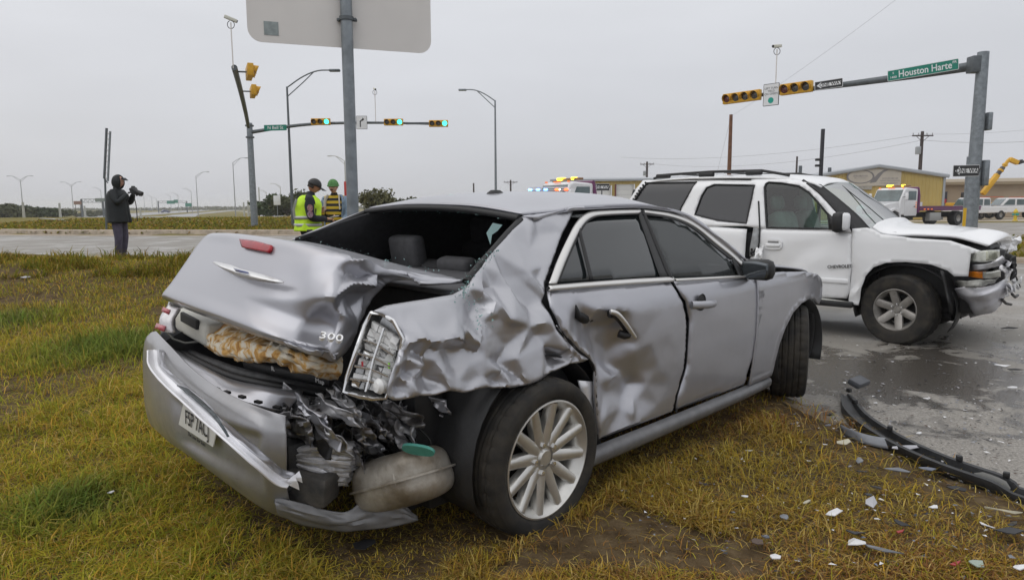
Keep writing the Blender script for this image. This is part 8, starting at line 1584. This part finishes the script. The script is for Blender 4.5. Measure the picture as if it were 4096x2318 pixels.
grass('grass', 60000, -34, 1, 31.5, 58, .06, .24, .05, 2, 'rough grass on the far corner below the signal pole', False, 0, zfun=vground, mask=lambda P: (P[:, 1] < 44) | (np.random.default_rng(4).random(len(P)) < .5))
grass('grass', 15000, -12, -4.6, 11.2, 13.9, .10, .36, .008, 7, 'taller dry grass tufts hiding the feet of the hooded photographer', False, 1, mask=lambda P: vnoise(P, 1.9, 12) > .52)
grass('grass', 9000, 12, 40, 16, 33, .08, .30, .03, 3, 'grass on the traffic island right of the white vehicle', False, 0, zfun=vground, mask=lambda P: vin(P, ISL))

# ================================================================== debris on the verge and the road
def gz_at(x, y): return road_z(x, y)+.004 if in_road(x, y) else float(gsurf(np.array([[x, y]]))[0])
M_DEB = {'white': mat('white_shard_plastic', (.72, .72, .73), .4), 'black': mat('black_shard_plastic', (.018, .018, .02), .45, var=.3), 'grey': mat('grey_shard_plastic', (.20, .21, .23), .45, .2, var=.25), 'blue': mat('bluegrey_shard', (.16, .18, .23), .45, .3), 'cream': mat('cream_shard', (.50, .47, .36), .5), 'red': mat('red_shard', (.34, .03, .03), .3, coat=.6), 'green': mat('pale_green_shard', (.30, .36, .30), .3), 'silver': mat('silver_shard', (.45, .45, .48), .35, .6), 'tan': mat('brown_scrap', (.10, .07, .055), .7), 'orange': mat('orange_shard', (.5, .20, .08), .5)}
def shard(p, size, aspect, rot, m, label, seed, lift=.0, tilt=.25, name='debris_shard', group='broken car pieces scattered on the ground', curl=.15, n=9):
    rn = random.Random(seed); x, y = p[0], p[1]; k = rn.randint(5, 8); out_ = []
    for i in range(k):
        a = 2*math.pi*i/k + rn.uniform(-.3, .3); r_ = rn.uniform(.65, 1.0); out_.append((size*.5*r_*math.cos(a), size*.5*aspect*r_*math.sin(a)))
    top = [(q[0], q[1], curl*size*((q[0]/size)**2*2)+rn.uniform(-.04, .04)*size) for q in out_]; c0_ = (0, 0, rn.uniform(.03, .12)*size); th = .004
    V = [c0_]+top+[(v[0], v[1], v[2]-th) for v in [c0_]+top]; F = [(0, i+1, (i+1) % k+1) for i in range(k)]+[(k+1, k+1+(i+1) % k+1, k+1+i+1) for i in range(k)]+[(i+1, k+1+i+1, k+1+(i+1) % k+1, (i+1) % k+1) for i in range(k)]
    o = link_mesh(name, V, F, m, None, 30); o.location = (x, y, gz_at(x, y)+.012+.25*size*tilt*.4+lift); o.rotation_euler = (rn.uniform(-tilt, tilt), rn.uniform(-tilt, tilt), rot); return tag(o, label, 'debris', group)
DB = [("0:2095,1312", .13, .55, .3, 'white', 'large white jagged shard in the brown grass'), ("0:2150,1385", .13, .75, 1.2, 'white', 'white rounded shard lying on a black strip near the bottom edge'), ("0:2120,1125", .12, .6, .2, 'cream', 'cream square shard on the dirt near the kerb'), ("0:2310,1068", .06, .7, .5, 'white', 'white shard alone on the asphalt left of the black trim'), ("0:2330,985", .08, .3, .1, 'white', 'thin white sliver on the dark stained asphalt'), ("0:2520,905", .20, .25, -.2, 'white', 'white flat strip at the edge of the dark stain'), ("0:2545,958", .12, .3, .1, 'white', 'white sliver on the wet road near the right edge'),
      ("0:2085,1018", .17, .55, .6, 'tan', 'brown bent scrap on the road beside the front wheel'), ("0:2080,1078", .07, .5, .2, 'blue', 'bluish shard on the dirt below the brown bent scrap'), ("0:2255,1198", .26, .22, .15, 'grey', 'long grey shard on the dirt'), ("0:2330,1192", .14, .3, -.1, 'blue', 'bluish grey flake right of the long grey shard'), ("0:2275,1138", .24, .18, -.35, 'silver', 'silver strip fragment beside the black trim'), ("0:2160,1170", .10, .5, .9, 'grey', 'grey crumpled shard left of the long grey shard'), ("0:2165,1198", .09, .4, -.5, 'black', 'black shard with a bright edge on the dirt'),
      ("0:2400,1240", .15, .35, -.5, 'black', 'dark flat rectangular shard near the kerb'), ("0:2200,1240", .10, .5, .3, 'black', 'black lump in the grass right of the white jagged shard'), ("0:2190,1285", .12, .6, .9, 'silver', 'silver and black bent shard in the grass'), ("0:2265,1340", .10, .5, -.8, 'black', 'black angular shard right of the white jagged shard'), ("0:2180,1262", .05, .8, 0, 'black', 'small black bit above the bent silver shard'), ("0:2345,1292", .08, .4, .3, 'white', 'small white shard in the grass right of centre'), ("0:2480,1335", .10, .3, -.5, 'white', 'slim white shard near the right edge'), ("0:2520,1295", .22, .05, -.5, 'cream', 'thin pale strip near the right edge'), ("0:2535,1350", .22, .45, .2, 'black', 'black plastic chunk at the right edge'), ("0:2545,1325", .08, .5, .5, 'black', 'small black chunk above the black plastic chunk'),
      ("0:2450,1430", .11, .7, .4, 'green', 'pale grey-green shard at the bottom right'), ("0:2400,1428", .06, .5, .2, 'red', 'red lens shard at the bottom right'), ("0:2262,1356", .06, .4, .2, 'red', 'red lens shard in the grass at mid right'), ("0:2215,1400", .24, .10, -.4, 'grey', 'grey bent strip beside the white rounded shard'), ("0:2145,1360", .12, .4, -.3, 'black', 'black strip above the white rounded shard'), ("0:1970,1320", .08, .7, .8, 'grey', 'small grey shard left of the white jagged shard'), ("0:1925,1372", .06, .8, .4, 'blue', 'blue-grey round bit in the grass'), ("0:1902,1385", .08, .7, .1, 'tan', 'dark brown shard in the grass'), ("0:1945,1422", .08, .7, .3, 'white', 'white shard low in the grass near the dirt track'), ("0:2025,1282", .06, .5, .3, 'cream', 'cream chip in the grass above the small grey shard'), ("0:1870,1270", .05, .6, .3, 'white', 'white chip in the grass below the sedan door'),
      ("0:915,1395", .14, .9, .6, 'black', 'black plastic lump in the grass below the sedan bumper'), ("0:65,702", .22, .6, .3, 'silver', 'crumpled bluish plastic bag in the lush grass at left'), ("0:400,905", .05, .6, .4, 'white', 'white scrap in the grass left of the bumper'), ("0:280,1255", .05, .6, .2, 'white', 'white scrap in the grass at lower left'), ("0:2535,815", .32, .08, .05, 'black', 'thin black strip lying on the wet road at right'), ("0:2550,915", .18, .3, -.2, 'black', 'black broken piece on the wet road near the right edge'), ("0:2500,900", .10, .5, .4, 'grey', 'grey flake on the road left of the black broken piece'),
      ("0:2370,1170", .05, .5, .4, 'white', 'white chip below the black trim'), ("0:2435,1185", .05, .4, .2, 'white', 'white chip below the middle of the black trim'), ("0:2300,1120", .05, .4, .1, 'white', 'white chip above the silver strip fragment'), ("0:1880,1150", .06, .5, .2, 'cream', 'pale chip in the straw below the front door'), ("0:1990,1078", .05, .6, .3, 'blue', 'bluish chip in the straw near the front wheel'), ("0:2575,1440", .10, .5, .3, 'white', 'white shard at the bottom right corner')]
pts_ = [(1.481, 2.998, -0.001), (1.451, 2.734, -0.002), (1.996, 3.968, -0.001), (2.701, 4.388, -0.002), (3.235, 5.185, -0.002), (4.588, 6.253, -0.001), (4.129, 5.496, -0.002), (2.316, 4.843, 0), (2.057, 4.31, 0), (2.071, 3.525, -0.002), (2.251, 3.557, -0.003), (2.318, 3.881, -0.003), (1.946, 3.681, 0), (1.88, 3.528, -0.002), (2.243, 3.309, -0.003), (1.839, 3.309, 0), (1.713, 3.107, -0.001), (1.732, 2.889, -0.001), (1.748, 3.211, -0.002), (1.99, 3.077, -0.002), (2.124, 2.903, -0.001), (2.305, 3.057, 0), (2.182, 2.848, -0.002), (2.268, 2.942, -0.003), (1.855, 2.583, 0), (1.779, 2.59, 0), (1.693, 2.829, -0.001), (1.532, 2.682, -0.001), (1.485, 2.82, -0.002), (1.24, 2.97, -0.001), (1.088, 2.779, 0), (1.033, 2.737, -0.001), (1.06, 2.617, -0.001), (1.406, 3.123, 0), (1.13, 3.181, -0.002), (-0.63, 2.723, -0.002), (-7.976, 11.143, 0.295), (-3.402, 6.445, -0.003), (-2.026, 3.289, -0.002), (6.014, 8.148, -0.002), (4.585, 6.096, -0.002), (4.576, 6.341, -0.002), (2.415, 3.68, -0.003), (2.499, 3.588, -0.001), (2.443, 3.995, -0.001), (1.367, 3.815, -0.002), (1.828, 4.322, -0.003), (2.009, 2.554, -0.002)]
for i, (d_, p) in enumerate(zip(DB, pts_)):
    _, sz, asp, rot, mk, lab = d_; hi = .03 if not in_road(p[0], p[1]) else 0
    shard(p, sz*.86, asp, rot, M_DEB[mk], lab, i+300, lift=hi)
# long black bumper trim curving along the kerb
TRM = [(2.616, 5.223, 0.029), (2.444, 4.755, 0.049), (2.327, 4.311, 0.06), (2.327, 3.967, 0.059), (2.37, 3.687, 0.06), (2.445, 3.498, 0.058), (2.525, 3.371, 0.059), (2.566, 3.281, 0.06)] + [(2.80, 3.30, .03), (2.9, 3.05, .02)]
tr_root = empty('bumper_trim', (0, 0, 0), 0, 'long curved black bumper trim with open slots lying along the kerb', 'debris')
tp_ = smooth_poly([tuple(Vector((p[0], p[1], gz_at(p[0], p[1])+.03))) for p in TRM], 2, False)
tr_root.location = (tp_[0][0], tp_[0][1], 0); o_ = Vector(tr_root.location)
G = []
for k, (oy, oz) in enumerate(((-.062, -.03), (-.062, .028), (-.046, .032), (-.040, .004), (.030, .0), (.036, .040), (.052, .044), (.056, -.03))):
    row = []
    for i, q in enumerate(tp_):
        a = Vector(tp_[max(0, i-1)]); c = Vector(tp_[min(len(tp_)-1, i+1)]); d_ = (c-a).normalized(); nrm = Vector((d_.y, -d_.x, 0)); f = min(1, .35+i/7); row.append(tuple(Vector(q)-o_+nrm*oy*f*-1+Vector((0, 0, oz*f))))
    G.append(row)
grid_obj(np.array(G), 'strip', mat('weathered_black_trim', (.030, .031, .033), .5, var=.35, vscale=8, bump=.2, bscale=60), tr_root, 30, thick=.005, off=0)
for a, c in ((.56, .70), (.76, .93)):
    n_ = len(tp_); i0, i1 = int(a*n_), int(c*n_); row = tp_[i0:i1]
    A_ = [Vector(q)-o_+Vector((0, 0, .012)) for q in row]; MB().tube(A_, [.010]+[.030]*(len(A_)-2)+[.010], 8, flat=.22).build('slot', mat('grey_slot_back', (.22, .22, .21), .7), tr_root, 60)
for i in (2, 5, 12, 20, 26):
    if i < len(tp_): MB().box(Vector(tp_[i])-o_+Vector((.03, .03, .06)), (.03, .03, .03), Matrix.Rotation(i, 3, 'Z'), .004).build('mounting_clip', M_BLACK, tr_root)
b1 = [(2.744, 5.275, 0.05)][0]
MB().box((b1[0]-o_.x, b1[1]-o_.y, .06), (.20, .10, .05), Matrix.Rotation(R(40), 3, 'Z') @ Matrix.Rotation(R(20), 3, 'X'), .015).build('end_bracket', mat('grey_bracket_plastic', (.07, .075, .085), .45), tr_root)
# grey curved moulding piece beside it
GM = [(2.118, 4.267, 0.03), (2.15, 4.135, 0.027), (2.209, 4.058, 0.028), (2.284, 4.017, 0.03)]
gm_ = grid_obj(cr_grid([[(p[0], p[1]+.04, gz_at(p[0], p[1])+.02) for p in GM], [(p[0], p[1], gz_at(p[0], p[1])+.06) for p in GM], [(p[0], p[1]-.05, gz_at(p[0], p[1])+.01) for p in GM]], 24, 8), 'moulding_piece', M_DEB['grey'], None, 60, thick=.006, off=0)
tag(gm_, 'grey curved moulding piece on the dirt left of the black trim', 'debris')

# fine crumbs of glass and plastic round the wreck
def litter(name, n, region, seed, cols, label, r0=.004, r1=.018):
    rn = random.Random(seed); V = []; F = []; mi = []; ms = [M_DEB[c] for c in cols]; xs_ = [p[0] for p in region]; ys_ = [p[1] for p in region]; k = 0
    while k < n:
        x = rn.uniform(min(xs_), max(xs_)); y = rn.uniform(min(ys_), max(ys_))
        if not inside((x, y), [q[:2] for q in region]): continue
        z = gz_at(x, y)+(.004 if in_road(x, y) else .03*rn.random()+.01); r_ = rn.uniform(r0, r1); q = [Vector((x, y, z))+Vector((rn.uniform(-r_, r_), rn.uniform(-r_, r_), rn.uniform(0, r_*.5))) for _ in range(4)]
        i0 = len(V); V += q; F += [(i0, i0+1, i0+2), (i0, i0+3, i0+1), (i0+1, i0+3, i0+2), (i0+2, i0+3, i0)]; mi += [rn.randrange(len(ms))]*4; k += 1
    tag(link_mesh(name, V, F, None, None, None, mats=ms, midx=mi), label, 'debris', kind='stuff')
litter('glass_crumbs', 1500, [(2.031, 5.043, -0.003), (2.931, 5.905, -0.002), (3.858, 5.008, -0.002), (1.994, 2.507, -0.001), (0.64, 2.52, -0.001), (0.522, 3.279, -0.001), (1.588, 4.307, -0.002)], 5, ['black', 'black', 'black', 'blue', 'grey', 'tan', 'tan', 'tan', 'white'], 'fine crumbs of glass and plastic strewn beside the sedan')
litter('glass_crumbs', 500, [(3.577, 7.818, -0.001), (7.555, 9.971, -0.002), (2.953, 3.793, -0.002), (2.361, 4.296, -0.002)], 6, ['black', 'white', 'grey', 'black', 'silver'], 'fine crumbs of glass and plastic strewn on the stained road', .004, .022)

# ================================================================== thin wet haze
mh_, t, b = nodes_of('damp_air'); t.nodes.remove(b); pv = nn(t, 'ShaderNodeVolumePrincipled'); pv.inputs['Color'].default_value = (.98, .985, 1, 1); pv.inputs['Density'].default_value = .0005; pv.inputs['Anisotropy'].default_value = .2
t.links.new(pv.outputs[0], t.nodes['Material Output'].inputs['Volume'])
hz = MB().box((0, 735, 5.0), (2900, 1640, 16)).build('haze', mh_, None, None); tag(hz, 'thin damp haze over the whole scene', 'haze', kind='stuff')
scene.cycles.volume_bounces = 1
